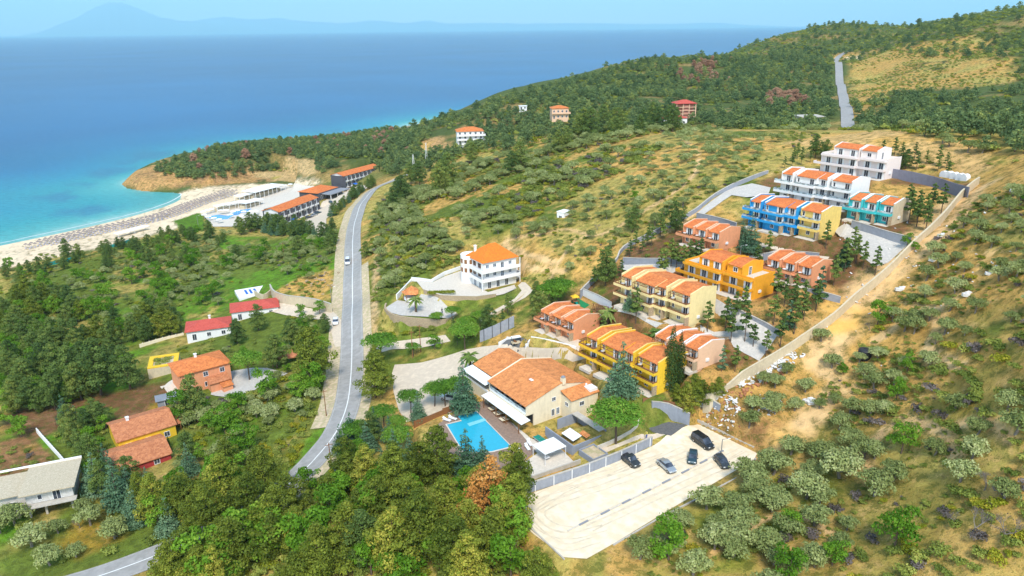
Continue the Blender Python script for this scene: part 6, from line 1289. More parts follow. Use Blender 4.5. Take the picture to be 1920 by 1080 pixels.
# playground
M['turf'] = mat('green_play_mat', (.02,.22,.08), .9, .15, 2); sheet('play_mat', W([(1052,575),(1085,560),(1106,572),(1080,590),(1060,588)]), M['turf'], dz=.09, step=1.0)
t = thing('swing_frame', 'brown timber swing frame beside the green play mat', 'swing', tuple(G(1112,585)), -.6); q = MB()
for a in (0, 4.2): q.tube((a, -1, -.3), (a, 0, 2.3), .08); q.tube((a, 1, -.3), (a, 0, 2.3), .08)
q.tube((-.2, 0, 2.3), (4.4, 0, 2.3), .09); q.build('frame', M['wood'], t); q = MB()
for a in (1.2, 3.0): q.box(a-.3, a+.3, -.15, .15, .5, .56); q.tube((a-.25, 0, .55), (a-.25, 0, 2.3), .02, n=4); q.tube((a+.25, 0, .55), (a+.25, 0, 2.3), .02, n=4)
q.build('seats', M['dark'], t)
t = thing('play_tower', 'play tower with yellow roof and slide on the green play mat', 'play tower', tuple(G(1078,572)), .3); q = MB(); [q.box(a-.06, a+.06, b-.06, b+.06, -.2, 2.4) for a in (-.8, .8) for b in (-.8, .8)]; q.box(-.8, .8, -.8, .8, 1.2, 1.3); q.build('frame', M['wood'], t); MB().add([(-1,-1,2.4),(1,-1,2.4),(1,1,2.4),(-1,1,2.4),(0,0,3.1)], [(0,1,4),(1,2,4),(2,3,4),(3,0,4),(3,2,1,0)]).build('roof', M['byellow'], t); q = MB(); q.quad((-.3, -3.0, .05), (.3, -3.0, .05), (.3, -.9, 1.25), (-.3, -.9, 1.25), .08); q.build('slide', M['green'], t)
# rubble heaps along the boundary wall
M['rub'] = mat('broken_marble', (.72,.70,.67), .8, .2, 3); M['rubred'] = mat('broken_tiles', (.42,.18,.09), .9, .25, 3)
def rubble(name, line, width, n, m, smin, smax, lab):
    C = catmull(W(line), 1.0); mb = MB(); o = C[0]; z0 = hz(*o)
    for _ in range(n):
        c = C[random.randrange(len(C))]; x = c[0]+random.gauss(0, width); y = c[1]+random.gauss(0, width); s = random.uniform(smin, smax); z = hz(x, y)+random.uniform(0, .25)
        q = Euler((random.uniform(-.6, .6), random.uniform(-.5, .5), random.random()*6)).to_matrix(); hx, hy, h3 = s*random.uniform(.6, 1.6), s*random.uniform(.35, .8), s*random.uniform(.12, .45)
        vs = [q@Vector((a*hx*random.uniform(.7, 1), b*hy*random.uniform(.7, 1), c3*h3))+Vector((x-o[0], y-o[1], z-z0+.1)) for c3 in (-1, 1) for a, b in ((-1,-1),(1,-1),(1,1),(-1,1))]
        mb.add(vs, [(3,2,1,0),(4,5,6,7),(0,1,5,4),(1,2,6,5),(2,3,7,6),(3,0,4,7)])
    ob = mb.build(name, m); ob.location = (o[0], o[1], z0); ob['kind'] = 'stuff'; return ob
rubble('marble_rubble', [(1392,722),(1430,702),(1470,680),(1498,664)], .7, 130, M['rub'], .15, .55, ''); rubble('tile_rubble', [(1385,738),(1430,715),(1470,694)], .5, 70, M['rubred'], .15, .45, '')
rubble('builders_rubble', [(1335,765),(1360,755),(1380,770),(1365,780)], .75, 80, M['rub'], .12, .45, ''); rubble('builders_rubble', [(1420,760),(1450,755),(1440,770)], .9, 70, M['rub'], .1, .4, ''); rubble('tile_rubble', [(1335,762),(1362,760),(1380,775)], 1.0, 60, M['rubred'], .1, .4, '')
rubble('field_stones', [(1620,560),(1700,480),(1760,430),(1700,520),(1800,560),(1850,520)], 9, 90, M['rub'], .1, .35, ''); rubble('field_stones', [(560,540),(600,520),(610,540)], 3, 40, M['stone'], .2, .7, '')
for i, (a, b, s, w) in enumerate(((1690,542,1.0,'left of the track'), (1751,487,.9,'beside the track above the black tank'), (1765,442,.9,'near the upper end of the boundary wall'), (1815,552,1.0,'in the scrub right of the track'), (1856,512,.8,'near the right edge'), (1902,357,.9,'at the top right corner of the slope'), (1520,752,1.1,'at the foot of an olive by the rubble'), (690,905,.0,''))):
    if s == 0: continue
    g = G(a, b); q = MB(); k = 9; pts = []
    for j in range(k): an = 2*math.pi*j/k; r_ = s*random.uniform(.7, 1.2); pts.append((r_*math.cos(an)*1.3, r_*math.sin(an)))
    q.prism(pts, -.3, [random.uniform(.1, .35) for _ in pts]); q.prism([(p_[0]*.55+.2, p_[1]*.5) for p_ in pts], .1, [random.uniform(.4, .7)*s for _ in pts]); o = q.build('rock', M['rub']); o.location = g; tag(o, 'pale rock outcrop '+w, 'rock', 'pale rocks on the right slope')
t = thing('garden_bed_cover', 'white sheeted slab with blue stripes above the red-roofed houses', 'slab', tuple(G(476,548))); q = MB(); q.box(-6, 6, -5, 5, -1, .35); q.build('slab', M['white'], t); q = MB(); [q.box(-3+k*1.6, -2.2+k*1.6, -2, 3, .351, .42) for k in range(3)]; q.build('stripes', M['bluecloth'], t); t.rotation_euler = (0, 0, .5); foot(t, -6, 6, -5, 5)
# ------------------------------------------------------------ people
def person(label, px, z, rz, top, legs, arm=0.2):
    p = at_z(*px, z) if z else G(*px); J = {'pel': (0, 0, .95), 'sp': (0, .01, 1.2), 'ch': (0, 0, 1.4), 'nk': (0, 0, 1.52), 'hd': (0, -.02, 1.66), 'ht': (0, -.02, 1.76), 'ls': (-.19, 0, 1.43), 'le': (-.27, .03, 1.15), 'lh': (-.25, -.08, .9), 'rs': (.19, 0, 1.43), 're': (.27, .03, 1.15), 'rh': (.24, -.12, .92), 'lk': (-.11, -.04, .5), 'lf': (-.12, .06, .08), 'lt': (-.13, -.1, .04), 'rk': (.11, -.1, .5), 'rf': (.12, -.02, .08), 'rt': (.13, -.18, .04)}
    E_ = [('pel','sp'),('sp','ch'),('ch','nk'),('nk','hd'),('hd','ht'),('ch','ls'),('ls','le'),('le','lh'),('ch','rs'),('rs','re'),('re','rh'),('pel','lk'),('lk','lf'),('lf','lt'),('pel','rk'),('rk','rf'),('rf','rt')]
    R_ = dict(pel=.15, sp=.13, ch=.15, nk=.055, hd=.10, ht=.07, ls=.07, le=.045, lh=.035, rs=.07, re=.045, rh=.035, lk=.075, lf=.045, lt=.035, rk=.075, rf=.045, rt=.035); ks = list(J)
    me = bpy.data.meshes.new('body'); me.from_pydata([J[k] for k in ks], [(ks.index(a), ks.index(b)) for a, b in E_], []); o = bpy.data.objects.new('body', me); link(o); sk = o.modifiers.new('skin', 'SKIN'); me.skin_vertices.new() if not me.skin_vertices else None
    for i, k in enumerate(ks): me.skin_vertices[0].data[i].radius = (R_[k]*1.05, R_[k]*.85); me.skin_vertices[0].data[i].use_root = (k == 'pel')
    o.modifiers.new('sub', 'SUBSURF').levels = 1
    m, n, out = nt('clothes_'+label[:8]); pr = n.nodes.new('ShaderNodeBsdfPrincipled'); n.links.new(pr.outputs[0], out.inputs['Surface']); tc = n.nodes.new('ShaderNodeTexCoord'); sx = n.nodes.new('ShaderNodeSeparateXYZ'); n.links.new(tc.outputs['Object'], sx.inputs[0]); cr = n.nodes.new('ShaderNodeValToRGB'); cr.color_ramp.interpolation = 'CONSTANT'; r = n.nodes.new('ShaderNodeMapRange'); r.inputs[2].default_value = 1.8; n.links.new(sx.outputs[2], r.inputs[0]); n.links.new(r.outputs[0], cr.inputs[0])
    e = cr.color_ramp.elements; e[0].color = (*legs, 1); e[1].position = .53; e[1].color = (*top, 1); x = e.new(.84); x.color = (.5, .3, .2, 1); n.links.new(cr.outputs[0], pr.inputs['Base Color']); me.materials.append(m)
    root = thing('person', label, 'person', tuple(p), rz); o.parent = root; MB().lathe([(.105, 1.66), (.11, 1.74), (.06, 1.81), (.01, 1.82)], (0, .01, 0), 10).build('hair', M['dark'], root)
person('person in dark clothes standing on the round villa terrace', (829,588), 28.06, .5, (.03,.03,.05), (.03,.035,.06)); person('person in a yellow top and blue trousers at the end of the car park wall', (1212,822), 28.0, 2.2, (.6,.5,.1), (.05,.1,.4))
# ------------------------------------------------------------ plants
rng = np.random.default_rng(11)
M['l_pine'] = leaf_mat('aleppo_pine_needles', (.075,.115,.014), (.235,.28,.034), (.42,.38,.06))
M['l_pine_dark'] = leaf_mat('dark_pine_needles', (.06,.115,.03), (.16,.23,.05), (.26,.29,.06))
M['l_fir'] = leaf_mat('bluish_conifer_needles', (.055,.13,.07), (.15,.26,.14), (.23,.33,.18))
M['l_stone'] = leaf_mat('stone_pine_needles', (.06,.16,.015), (.15,.31,.03), (.24,.36,.05))
M['l_olive'] = leaf_mat('olive_leaves', (.17,.215,.06), (.35,.40,.145), (.49,.52,.24))
M['l_shrub'] = leaf_mat('maquis_leaves', (.13,.18,.03), (.29,.34,.065), (.44,.42,.10))
M['l_shrub_y'] = leaf_mat('yellow_green_leaves', (.16,.21,.012), (.32,.33,.025), (.45,.36,.04))
M['l_shrub_p'] = leaf_mat('bare_purple_twigs', (.10,.085,.075), (.19,.16,.15), (.25,.21,.19))
M['l_broad'] = leaf_mat('fresh_broad_leaves', (.08,.20,.012), (.19,.36,.03), (.30,.44,.05), .35)
M['l_cyp'] = leaf_mat('cypress_needles', (.025,.055,.014), (.055,.10,.022), None)
M['l_dead'] = leaf_mat('dead_pine_needles', (.42,.17,.04), (.62,.29,.07), (.66,.40,.14))
M['l_red'] = leaf_mat('browned_pine_needles', (.30,.15,.09), (.46,.27,.17), None)
M['l_palm'] = leaf_mat('palm_fronds', (.10,.17,.03), (.20,.28,.06), (.30,.32,.10))
M['l_forest'] = leaf_mat('forest_needles', (.075,.13,.05), (.18,.25,.085), (.31,.34,.08))
def leafmesh(name, lobes, n, size, m, tilt=.55, squash=1.0, hollow=.78, droop=0.0):
    """many small leaf faces spread over overlapping lobes; lobes: (x, y, z, rx, ry, rz)"""
    L = np.array(lobes, float); a = L[:, 3]*L[:, 4]+L[:, 5]*L[:, 3]; k = rng.choice(len(L), n, p=a/a.sum())
    d = rng.normal(size=(n, 3)); d /= np.linalg.norm(d, axis=1)[:, None]; d[:, 2] = np.where(d[:, 2] < -.35, -d[:, 2]*.6, d[:, 2])
    r = hollow+(1.08-hollow)*rng.random(n)**.6
    bump = 1+.16*np.sin(d[:, 0]*7+k*1.3)*np.cos(d[:, 1]*6+k)+.08*rng.normal(size=n)
    c = L[k, :3]+d*L[k, 3:]*(r*bump)[:, None]
    nn = d+rng.normal(size=(n, 3))*tilt; nn[:, 2] += .25; nn /= np.linalg.norm(nn, axis=1)[:, None]
    t = np.cross(nn, rng.normal(size=(n, 3))); t /= np.linalg.norm(t, axis=1)[:, None]; b = np.cross(nn, t)
    s = size*(.55+.8*rng.random(n))[:, None]; q = .5+.3*rng.random(n)[:, None]
    V = np.stack([c-t*s-b*s*q*.5, c+t*s*.2-b*s*q, c+t*s+b*s*q*.4, c-t*s*.3+b*s*q], 1).reshape(-1, 3)
    lt = rng.random(len(L))*.38; tint = np.clip(.12+lt[k]+rng.random(n)*.38, 0, 1)
    me = bpy.data.meshes.new(name); me.vertices.add(n*4); me.vertices.foreach_set('co', V.ravel()); me.loops.add(n*4); me.loops.foreach_set('vertex_index', np.arange(n*4, dtype=np.int32))
    me.polygons.add(n); me.polygons.foreach_set('loop_start', np.arange(0, n*4, 4, dtype=np.int32))
    at = me.attributes.new('tint', 'FLOAT', 'FACE'); at.data.foreach_set('value', tint); me.materials.append(m); me.update(); return me
def trunkmesh(name, segs, m, n=6):
    mb = MB()
    for a, b, r0, r1 in segs: mb.tube(a, b, r0, r1, n)
    me = bpy.data.meshes.new(name); me.from_pydata(mb.v, [], mb.f); me.materials.append(m); me.update(); return me
U = lambda a, b: a+(b-a)*rng.random()
def limbs(lobes, base, r, top):
    segs = []; p = (0, 0, -.5); q = (base[0], base[1], top*.45); segs.append((p, q, r, r*.7)); pk = (base[0]*1.4, base[1]*1.4, top*.8); segs.append((q, pk, r*.7, r*.35))
    for l in lobes: h = min(l[2]-.1, top*.75); s = (base[0]*h/top, base[1]*h/top, max(.3, h*.75)); segs.append((s, (l[0], l[1], l[2]), r*.4, r*.12))
    return segs
def P_pine(s, m='l_pine', n=6500, h=11.5, wid=4.0, low=.16):
    lobes = []; N_ = 44 if n > 1000 else 13; tw = U(.28, .42); lean = (U(-.6, .6), U(-.6, .6))
    for i in range(N_):
        t = (i+.5)/N_; z = h*(low+(.95-low)*t); env = wid*(math.sin(min(1, t/tw)*math.pi/2)*.35+.65 if t < tw else (1-((t-tw)/(1-tw))**1.5)*.93+.07)
        a = i*2.4+U(-.4, .4); R = env*(U(.62, 1.0) if i % 4 else U(.1, .5)); rr = (U(.75, 1.2) if n > 1000 else U(1.2, 1.7))*(1.1-.45*t)
        lobes.append((math.cos(a)*R+lean[0]*t, math.sin(a)*R+lean[1]*t, z+U(-.4, .4), rr*1.1, rr*1.1, rr*.8))
    lobes.append((lean[0]*.5, lean[1]*.5, h*.45, wid*.5, wid*.5, h*.26)); lobes.append((lean[0]*.9, lean[1]*.9, h*.9, wid*.16, wid*.16, h*.08))
    return leafmesh('crown', lobes, n, .175 if n > 1000 else .42, M[m]), trunkmesh('trunk', limbs(lobes[::4], (lean[0]*.5, lean[1]*.5), .26, h*.9), M['bark'])
def P_fir(s, m='l_fir', n=3600, h=10, wid=2.6, low=.1):
    lobes = []
    for lv in range(9):
        t = lv/8; z = h*(low+(.9-low)*t); R = wid*(1-t*.9); k = max(3, int(8*(1-t)))
        for j in range(k): a = 2*math.pi*j/k+lv*.7+U(-.2, .2); rr = R*U(.4, .62)+.14; lobes.append((math.cos(a)*R*.62*U(.8, 1.15), math.sin(a)*R*.62*U(.8, 1.15), z+U(-.3, .3), rr, rr, rr*.5+.12))
    lobes.append((0, 0, h*.95, .25, .25, .6))
    return leafmesh('crown', lobes, n, .18 if n > 1000 else .42, M[m]), trunkmesh('trunk', [((0, 0, -.5), (0, 0, h*.9), .2, .04)], M['bark'])
def P_young(s, m='l_pine_dark', n=750, h=7.5, wid=1.3, low=.35):
    lobes = []
    for i in range(11):
        t = i/10; z = h*(low+(.94-low)*t); R = wid*(1-.7*t)*U(.45, 1); a = i*2.4; rr = (.75-.38*t)*U(.8, 1.2); lobes.append((math.cos(a)*R, math.sin(a)*R, z, rr, rr, rr*.55))
    lobes.append((0, 0, h*.95, .25, .25, .5))
    return leafmesh('crown', lobes, n, .22, M[m]), trunkmesh('trunk', [((0, 0, -.5), (0, 0, h*.9), .13, .04)]+[((0, 0, l[2]-.2), l[:3], .04, .02) for l in lobes[::2]], M['bark'])
def P_stone(s, m='l_stone', n=4200, h=8.5, wid=4.2):
    lobes = []
    for i in range(16):
        a = i*2.4; R = wid*math.sqrt((i+.5)/16)*.82; z = h*(.80-.16*(R/wid)**2)+U(-.2, .2); rr = wid*U(.28, .4); lobes.append((math.cos(a)*R, math.sin(a)*R, z, rr, rr, rr*.72))
    return leafmesh('crown', lobes, n, .18, M[m], hollow=.85), trunkmesh('trunk', limbs(lobes[::2], (U(-.2, .2), U(-.2, .2)), .24, h*.8), M['bark'])
def P_olive(s, m='l_olive', n=1700, h=3.6, wid=2.1, size=.14):
    lobes = []; k = 15
    for i in range(k):
        a = i*2.4+U(-.4, .4); R = wid*math.sqrt((i+.3)/k)*.82; z = h*(.70-.30*(R/wid)**2)+U(-.3, .35); rr = wid*U(.22, .40); lobes.append((math.cos(a)*R, math.sin(a)*R, z, rr, rr, rr*.85))
    lobes.append((0, 0, h*.5, wid*.55, wid*.55, h*.28))
    b = (U(-.3, .3), U(-.3, .3)); segs = [((0, 0, -.4), (b[0], b[1], .9), .2, .15)]+[((b[0], b[1], .85), (l[0]*.8, l[1]*.8, l[2]), .09, .03) for l in lobes[::3]]
    return leafmesh('crown', lobes, n, size, M[m], hollow=.7), trunkmesh('trunk', segs, M['bark_grey'])
def P_shrub(s, m='l_shrub', n=420, h=1.5, wid=1.3, size=.16):
    lobes = []; k = 6
    for i in range(k): a = i*2.4+U(-.5, .5); R = wid*math.sqrt(i/k)*.8; rr = wid*U(.33, .6); lobes.append((math.cos(a)*R, math.sin(a)*R, h*U(.3, .55), rr, rr, rr*.8))
    return leafmesh('foliage', lobes, n, size, M[m]), None
def P_broad(s, m='l_broad', n=1500, h=7, wid=2.8):
    lobes = []
    for i in range(13): a = i*2.4; R = wid*U(.2, .85); z = h*U(.26, .86); rr = wid*U(.25, .42); lobes.append((math.cos(a)*R, math.sin(a)*R, z, rr, rr, rr*.9))
    return leafmesh('crown', lobes, n, .21, M[m], .8), trunkmesh('trunk', limbs(lobes[::3], (0, 0), .18, h*.8), M['bark'])
def P_cyp(s):
    h = 13.5; lobes = [(U(-.1, .1), U(-.1, .1), h*(.06+.9*i/15), (1.15 if i < 9 else 1.15*(1-(i-9)/7.5))*U(.9, 1.1), (1.15 if i < 9 else 1.15*(1-(i-9)/7.5))*U(.9, 1.1), .9) for i in range(16)]
    return leafmesh('crown', lobes, 4200, .13, M['l_cyp'], .4, hollow=.9), trunkmesh('trunk', [((0, 0, -.5), (0, 0, 2), .15, .1)], M['bark'])
def P_bare(s):
    segs = []
    def br(p, d, L, r, lv):
        q = (p[0]+d[0]*L, p[1]+d[1]*L, p[2]+d[2]*L); segs.append((p, q, r, r*.6))
        if lv < 4:
            for k in range(3): e = Vector((d[0]+U(-.8, .8), d[1]+U(-.8, .8), d[2]*.8+U(-.1, .5))).normalized(); br(q, e, L*U(.6, .85), r*.55, lv+1)
    br((0, 0, -.3), (U(-.2, .2), U(-.2, .2), 1), 1.3, .16, 0)
    return leafmesh('twigs', [(q[0], q[1], q[2], .35, .35, .3) for _, q, r, _ in segs if r < .05], 260, .07, M['l_shrub_p']), trunkmesh('trunk', segs, M['bark_grey'], 4)
def P_palm(s):
    mb = MB(); h = 4.2
    for k in range(34):
        a = k*2.4; el = U(-.5, 1.25); L = U(2.3, 3.0); pts = []
        for j in range(7):
            t = j/6; pts.append(Vector((math.cos(a)*L*t*math.cos(el*(1-.3*t)), math.sin(a)*L*t*math.cos(el*(1-.3*t)), h+L*t*math.sin(el)*.8-1.5*t*t)))
        side = Vector((-math.sin(a), math.cos(a), 0))
        for j in range(6):
            w0 = .34*math.sin(math.pi*(j/6*.85+.1)); w1 = .34*math.sin(math.pi*((j+1)/6*.85+.1))
            for sg in (-1, 1): mb.quad(pts[j], pts[j]+side*sg*w0-Vector((0, 0, w0*.5)), pts[j+1]+side*sg*w1*.8-Vector((0, 0, w1*.5)), pts[j+1])
    me = bpy.data.meshes.new('fronds'); me.from_pydata(mb.v, [], mb.f); at = me.attributes.new('tint', 'FLOAT', 'FACE'); at.data.foreach_set('value', rng.random(len(mb.f))*.9); me.materials.append(M['l_palm']); me.update()
    return me, trunkmesh('trunk', [((0, 0, -.4), (0, 0, h+.1), .34, .28)], M['bark'], 10)
# kind: (object name, category, look words, prototypes)
def protos(fn, k, **kw): return [fn(i, **kw) for i in range(k)]
SP = {
 'pine': ('pine_tree', 'pine tree', 'olive-green bushy pine', protos(P_pine, 5)),
 'pine2': ('dark_pine_tree', 'pine tree', 'dark green pine', protos(P_pine, 3, m='l_pine_dark', wid=3.6)),
 'dead': ('dead_pine_tree', 'pine tree', 'orange-brown dead pine', protos(P_pine, 1, m='l_dead', n=3000, wid=3.0)),
 'red': ('browned_pine_tree', 'pine tree', 'rusty brown pine', protos(P_pine, 1, m='l_red', n=900, wid=2.8, h=8)),
 'fir': ('conifer_tree', 'conifer', 'bluish green conifer', protos(P_fir, 3)),
 'young': ('young_pine_tree', 'pine tree', 'slim young pine', protos(P_young, 4)),
 'youngf': ('young_conifer_tree', 'conifer', 'slim bluish young conifer', protos(P_young, 2, m='l_fir', low=.12, wid=1.2)),
 'stone': ('stone_pine_tree', 'pine tree', 'bright green umbrella pine', protos(P_stone, 3)),
 'olive': ('olive_tree', 'olive tree', 'grey-green olive tree', protos(P_olive, 5)),
 'shrub': ('shrub', 'shrub', 'low green shrub', protos(P_shrub, 4)),
 'shrub_y': ('yellow_green_shrub', 'shrub', 'yellow-green shrub', protos(P_shrub, 2, m='l_shrub_y')),
 'shrub_p': ('leafless_shrub', 'shrub', 'purplish leafless shrub', protos(P_shrub, 2, m='l_shrub_p', n=300)),
 'broad': ('broadleaf_tree', 'tree', 'bright green leafy tree', protos(P_broad, 3)),
 'cyp': ('cypress_tree', 'cypress', 'tall narrow dark cypress', [P_cyp(0)]),
 'bare': ('bare_tree', 'tree', 'grey leafless tree', protos(P_bare, 2)),
 'palm': ('palm_tree', 'palm tree', 'palm with arching fronds', [P_palm(0)]),
 'ftree': ('forest_pine_tree', 'pine tree', 'bluish green forest pine', protos(P_pine, 4, m='l_forest', n=520, h=6.6, wid=3.3, low=.2)),
 'ffir': ('forest_conifer', 'conifer', 'dark forest conifer', protos(P_fir, 2, m='l_forest', n=420, h=6.5, wid=2.5)),
 'fshrub': ('hillside_bush', 'bush', 'rounded dark bush', protos(P_shrub, 3, m='l_shrub', n=130, h=2.6, wid=2.2, size=.42)),
 'fshrub_y': ('hillside_yellow_bush', 'bush', 'yellow-green hillside bush', protos(P_shrub, 1, m='l_shrub_y', n=130, h=2.6, wid=2.2, size=.42)),
}
for k_ in ('ftree', 'ffir'):      # coarser faces for far trees
    pass
EXC = [np.array(f) for f in FOOT]+[np.array(f) for f in EXC_LINES]+[np.array(s) for s in SHEET_POLYS]+[np.array(POOL)]
def free(P, margin=.6):
    ok = np.ones(len(P), bool)
    for e in EXC:
        lo = e.min(0)-margin; hi = e.max(0)+margin
        i = np.nonzero((P[:, 0] > lo[0]) & (P[:, 0] < hi[0]) & (P[:, 1] > lo[1]) & (P[:, 1] < hi[1]) & ok)[0]
        if len(i): ok[i] = poly_sd(P[i, 0], P[i, 1], e) < -margin
    return ok
PL = []          # kind, x, y, scale, protected
def scatter(pp, spacing, kinds, smin, smax, thr=-9, nsc=14, seed=0, margin=.8):
    """jittered planting inside a plot; thr: leave clearings where a noise is low"""
    sp = W(pp) if not isinstance(pp, np.ndarray) else pp; lo = sp.min(0); hi = sp.max(0)
    gx, gy = np.meshgrid(np.arange(lo[0], hi[0], spacing), np.arange(lo[1], hi[1], spacing)); X = gx.ravel()+rng.uniform(-.45, .45, gx.size)*spacing; Y = gy.ravel()+rng.uniform(-.45, .45, gx.size)*spacing
    ok = (poly_sd(X, Y, sp) > 0) & (vnoise(X, Y, nsc, 100+seed)+.4*vnoise(X, Y, nsc*.35, 200+seed) > thr) & (np.abs(X) < Y*1.0+30)
    P = np.stack([X, Y], 1)[ok]; P = P[free(P, margin)]
    ks = list(kinds); pr = np.array([kinds[k] for k in ks], float); pr /= pr.sum()
    for q in P: PL.append((ks[rng.choice(len(ks), p=pr)], q[0], q[1], U(smin, smax), False))
def plant(kind, pts, s=1.0, crown=False):
    for t in pts:
        px, py = t[0], t[1]; sc = t[2] if len(t) > 2 else s
        g = G(px, py); PL.append((kind, g[0], g[1], sc*U(.94, 1.06), True))
# explicit trees, pixel of the trunk's foot
plant('pine', [(300,975,1.0),(350,985,1.05),(270,950,.8),(420,960,1.1),(395,1020,1.1),(470,985,1.05),(360,1080,1.0),(440,1075,1.1),(520,1010,1.0),(560,1030,.9),(500,930,.95),(430,905,.95),(545,965,.9),(330,1110,.9),
  (690,925,1.05),(745,950,1.15),(655,905,.95),(710,1000,1.1),(770,1000,1.05),(660,1045,1.05),(835,1000,1.0),(790,1060,1.15),(740,1080,1.15),(850,1085,1.1),(925,1065,1.0),(965,985,.95),(975,940,.8),(880,1030,1.0),(1010,1120,.9),(880,1120,1.1),(822,908,1.15),(788,905,.9),
  (705,745,1.25),(590,718,1.5),(968,925,.9),(900,948,.85),(620,960,.7),(380,1110,.9),(560,1120,.8)])
plant('pine2', [(190,740,1.6),(140,745,1.3),(245,730,1.15),(110,720,1.0),(60,735,.9),(20,720,.9),(160,690,.9),(210,690,.9),(90,670,.8),(30,650,.8),(280,640,.8),(330,625,.7),(250,640,.75),(365,785,1.05),(445,645,.8),(520,690,.95),(485,620,.8),(545,640,.7),(420,690,.5),(1545,300,.5)])
plant('stone', [(1155,832,1.22),(1047,575,1.0),(1035,578,.9),(872,655,.95),(468,712,.95),(835,762,.75),(815,762,.75),(858,758,.8),(770,775,.7),(720,800,.7),(745,815,.6),(715,680,1.0),(1350,640,.0)] [:-1])
plant('stone', [(848,600,.55),(878,622,.6),(820,610,.5),(900,612,.55),(775,668,.5),(1625,400,.4)])
plant('fir', [(870,775,1.25),(875,890,1.15),(905,880,.7),(660,835,.85),(690,850,.8),(640,850,.7),(785,790,.75),(1165,745,1.35),(185,925,1.1),(225,955,1.1),(255,985,.9),(205,900,.9),(245,930,.8),(740,870,.9),(770,880,.8),(720,905,.8),(1405,475,1.05),(1390,455,.8),(1180,585,.65),(1580,500,.7),(320,1000,.9)])
plant('pine', [(1290,772,.6),(1315,764,.55),(1268,758,.45),(1300,750,.5),(1345,745,.4)])
plant('dead', [(915,985,1.3),(885,1010,.8)]); plant('cyp', [(1256,733,1.12),(1271,728,.95)])
plant('ftree', [(350,333,.7),(365,336,.6),(380,334,.7),(400,335,.65),(420,333,.7),(440,331,.7),(456,326,.65),(472,321,.7),(490,317,.7),(512,311,.7),(335,328,.6),(320,322,.6),(345,322,.8),(365,324,.75),(385,323,.8),(405,322,.8),(430,321,.8),(330,313,.7),(350,312,.8),(450,316,.8),(375,313,.8),(300,322,.45),(310,330,.4),(395,312,.8)])
plant('cyp', [(350,832,.28),(357,834,.26),(318,842,.26),(690,320,.3),(712,322,.3)])
plant('palm', [(882,700,1.15),(780,585,1.0),(1140,612,1.15),(1232,650,.9),(1215,655,.8)])
plant('broad', [(580,1060,.9),(610,1080,.7),(560,1090,.7),(190,560,.9),(310,535,.8),(815,655,.7),(120,580,.7),(50,600,.7),(20,770,1.1),(70,770,1.0),(120,760,.8),(1645,610,.8),(1700,700,.6),(1690,850,.9),(1700,465,.55),(1715,470,.4),(600,590,.7),(565,592,.6),(540,700,.5),(1190,375,.5),(1680,750,.6),(40,820,.8),(0,800,.9),(1480,1000,.7),(1560,1060,.8),(1580,700,.4),(640,905,.5)])
plant('bare', [(1820,1000,1.1),(1880,1015,1.1),(1790,985,.8),(1120,432,.7),(1845,920,.8),(1630,620,.5),(715,960,1.2),(150,990,.7)])
plant('olive', [(1325,955,1.4),(1272,992,1.25),(1400,905,1.35),(1418,935,1.4),(1448,890,1.45),(1450,960,1.4),(1512,935,1.45),(1482,853,1.25),(1575,895,1.7),(1540,868,1.3),(1385,1000,1.4),(1340,1030,1.3),(1250,1040,1.3),(1200,1048,1.2),(1620,860,1.3),(1640,930,1.3),(1300,1078,1.3),(1440,1040,1.4),
  (1410,770,1.0),(1405,800,1.1),(1450,760,1.0),(1490,770,.95),(1510,735,.9),(1560,690,.9),(1540,640,.9),(1475,700,.8),(1430,720,.8),(1640,860,1.0),(170,985,1.35),(215,1010,1.5),(60,1025,1.5),(30,985,1.6),(95,1060,1.4),(0,1000,1.4),(155,960,1.0),(110,1000,1.0),(420,790,1.0),(450,780,1.0),(480,770,1.0),(400,800,.9),(1350,300,.9)])
# complex grounds
CPX = [(1330,735),(1290,745),(1262,735),(1300,700),(1370,690),(1440,670),(1500,620),(1560,570),(1590,540),(1600,500),(1560,505),(1530,560),(1480,580),(1430,610),(1460,640),(1400,690)]
scatter(CPX, 3.5, {'young': 6, 'youngf': 1, 'pine': .12}, .75, 1.15, -9, seed=1)
scatter([(1530,490),(1560,450),(1625,470),(1690,500),(1640,520),(1600,510)], 3.6, {'young': 5, 'youngf': 1}, .8, 1.1, seed=2)
scatter([(1690,420),(1700,390),(1760,385),(1770,410),(1740,440),(1700,435)], 4.0, {'young': 4, 'youngf': 1}, .9, 1.15, seed=3)
scatter([(1640,300),(1660,285),(1800,310),(1800,328),(1700,322),(1650,315)], 3.4, {'young': 3, 'pine2': .7, 'shrub': 1}, .55, .85, seed=4)
scatter([(1440,330),(1480,300),(1560,280),(1560,292),(1500,315),(1450,345)], 4, {'pine2': 1, 'young': 2, 'shrub_y': .6}, .45, .75, seed=5)
plant('young', [(1258,500),(1268,505),(1280,508),(1292,503),(1302,500),(1312,498),(1245,520,1.1),(1192,605,1.2),(1326,622,1.0),(1360,620,1.1),(1370,640,1.0),(1378,600,.9),(1396,640,1.15),(1412,650,.8),(1435,668,.9),(1440,480,.9),(1418,505,.9),(1222,660,.7),(1130,640,.9),(1108,625,.7),(1455,560,1.0),(1470,575,.9),(1490,560,.8),(1395,590,1.0),(1238,510,.8)])
scatter([(1100,545),(1130,500),(1165,490),(1185,470),(1230,430),(1300,390),(1320,400),(1270,440),(1200,480),(1180,520),(1140,540)], 3.4, {'young': 3, 'pine2': .6, 'olive': .7, 'fir': .3}, .6, .95, seed=6)
scatter([(980,600),(1000,560),(1030,560),(1060,570),(1040,600),(1000,620)], 4.2, {'pine2': 1, 'young': 2}, .5, .8, seed=7)
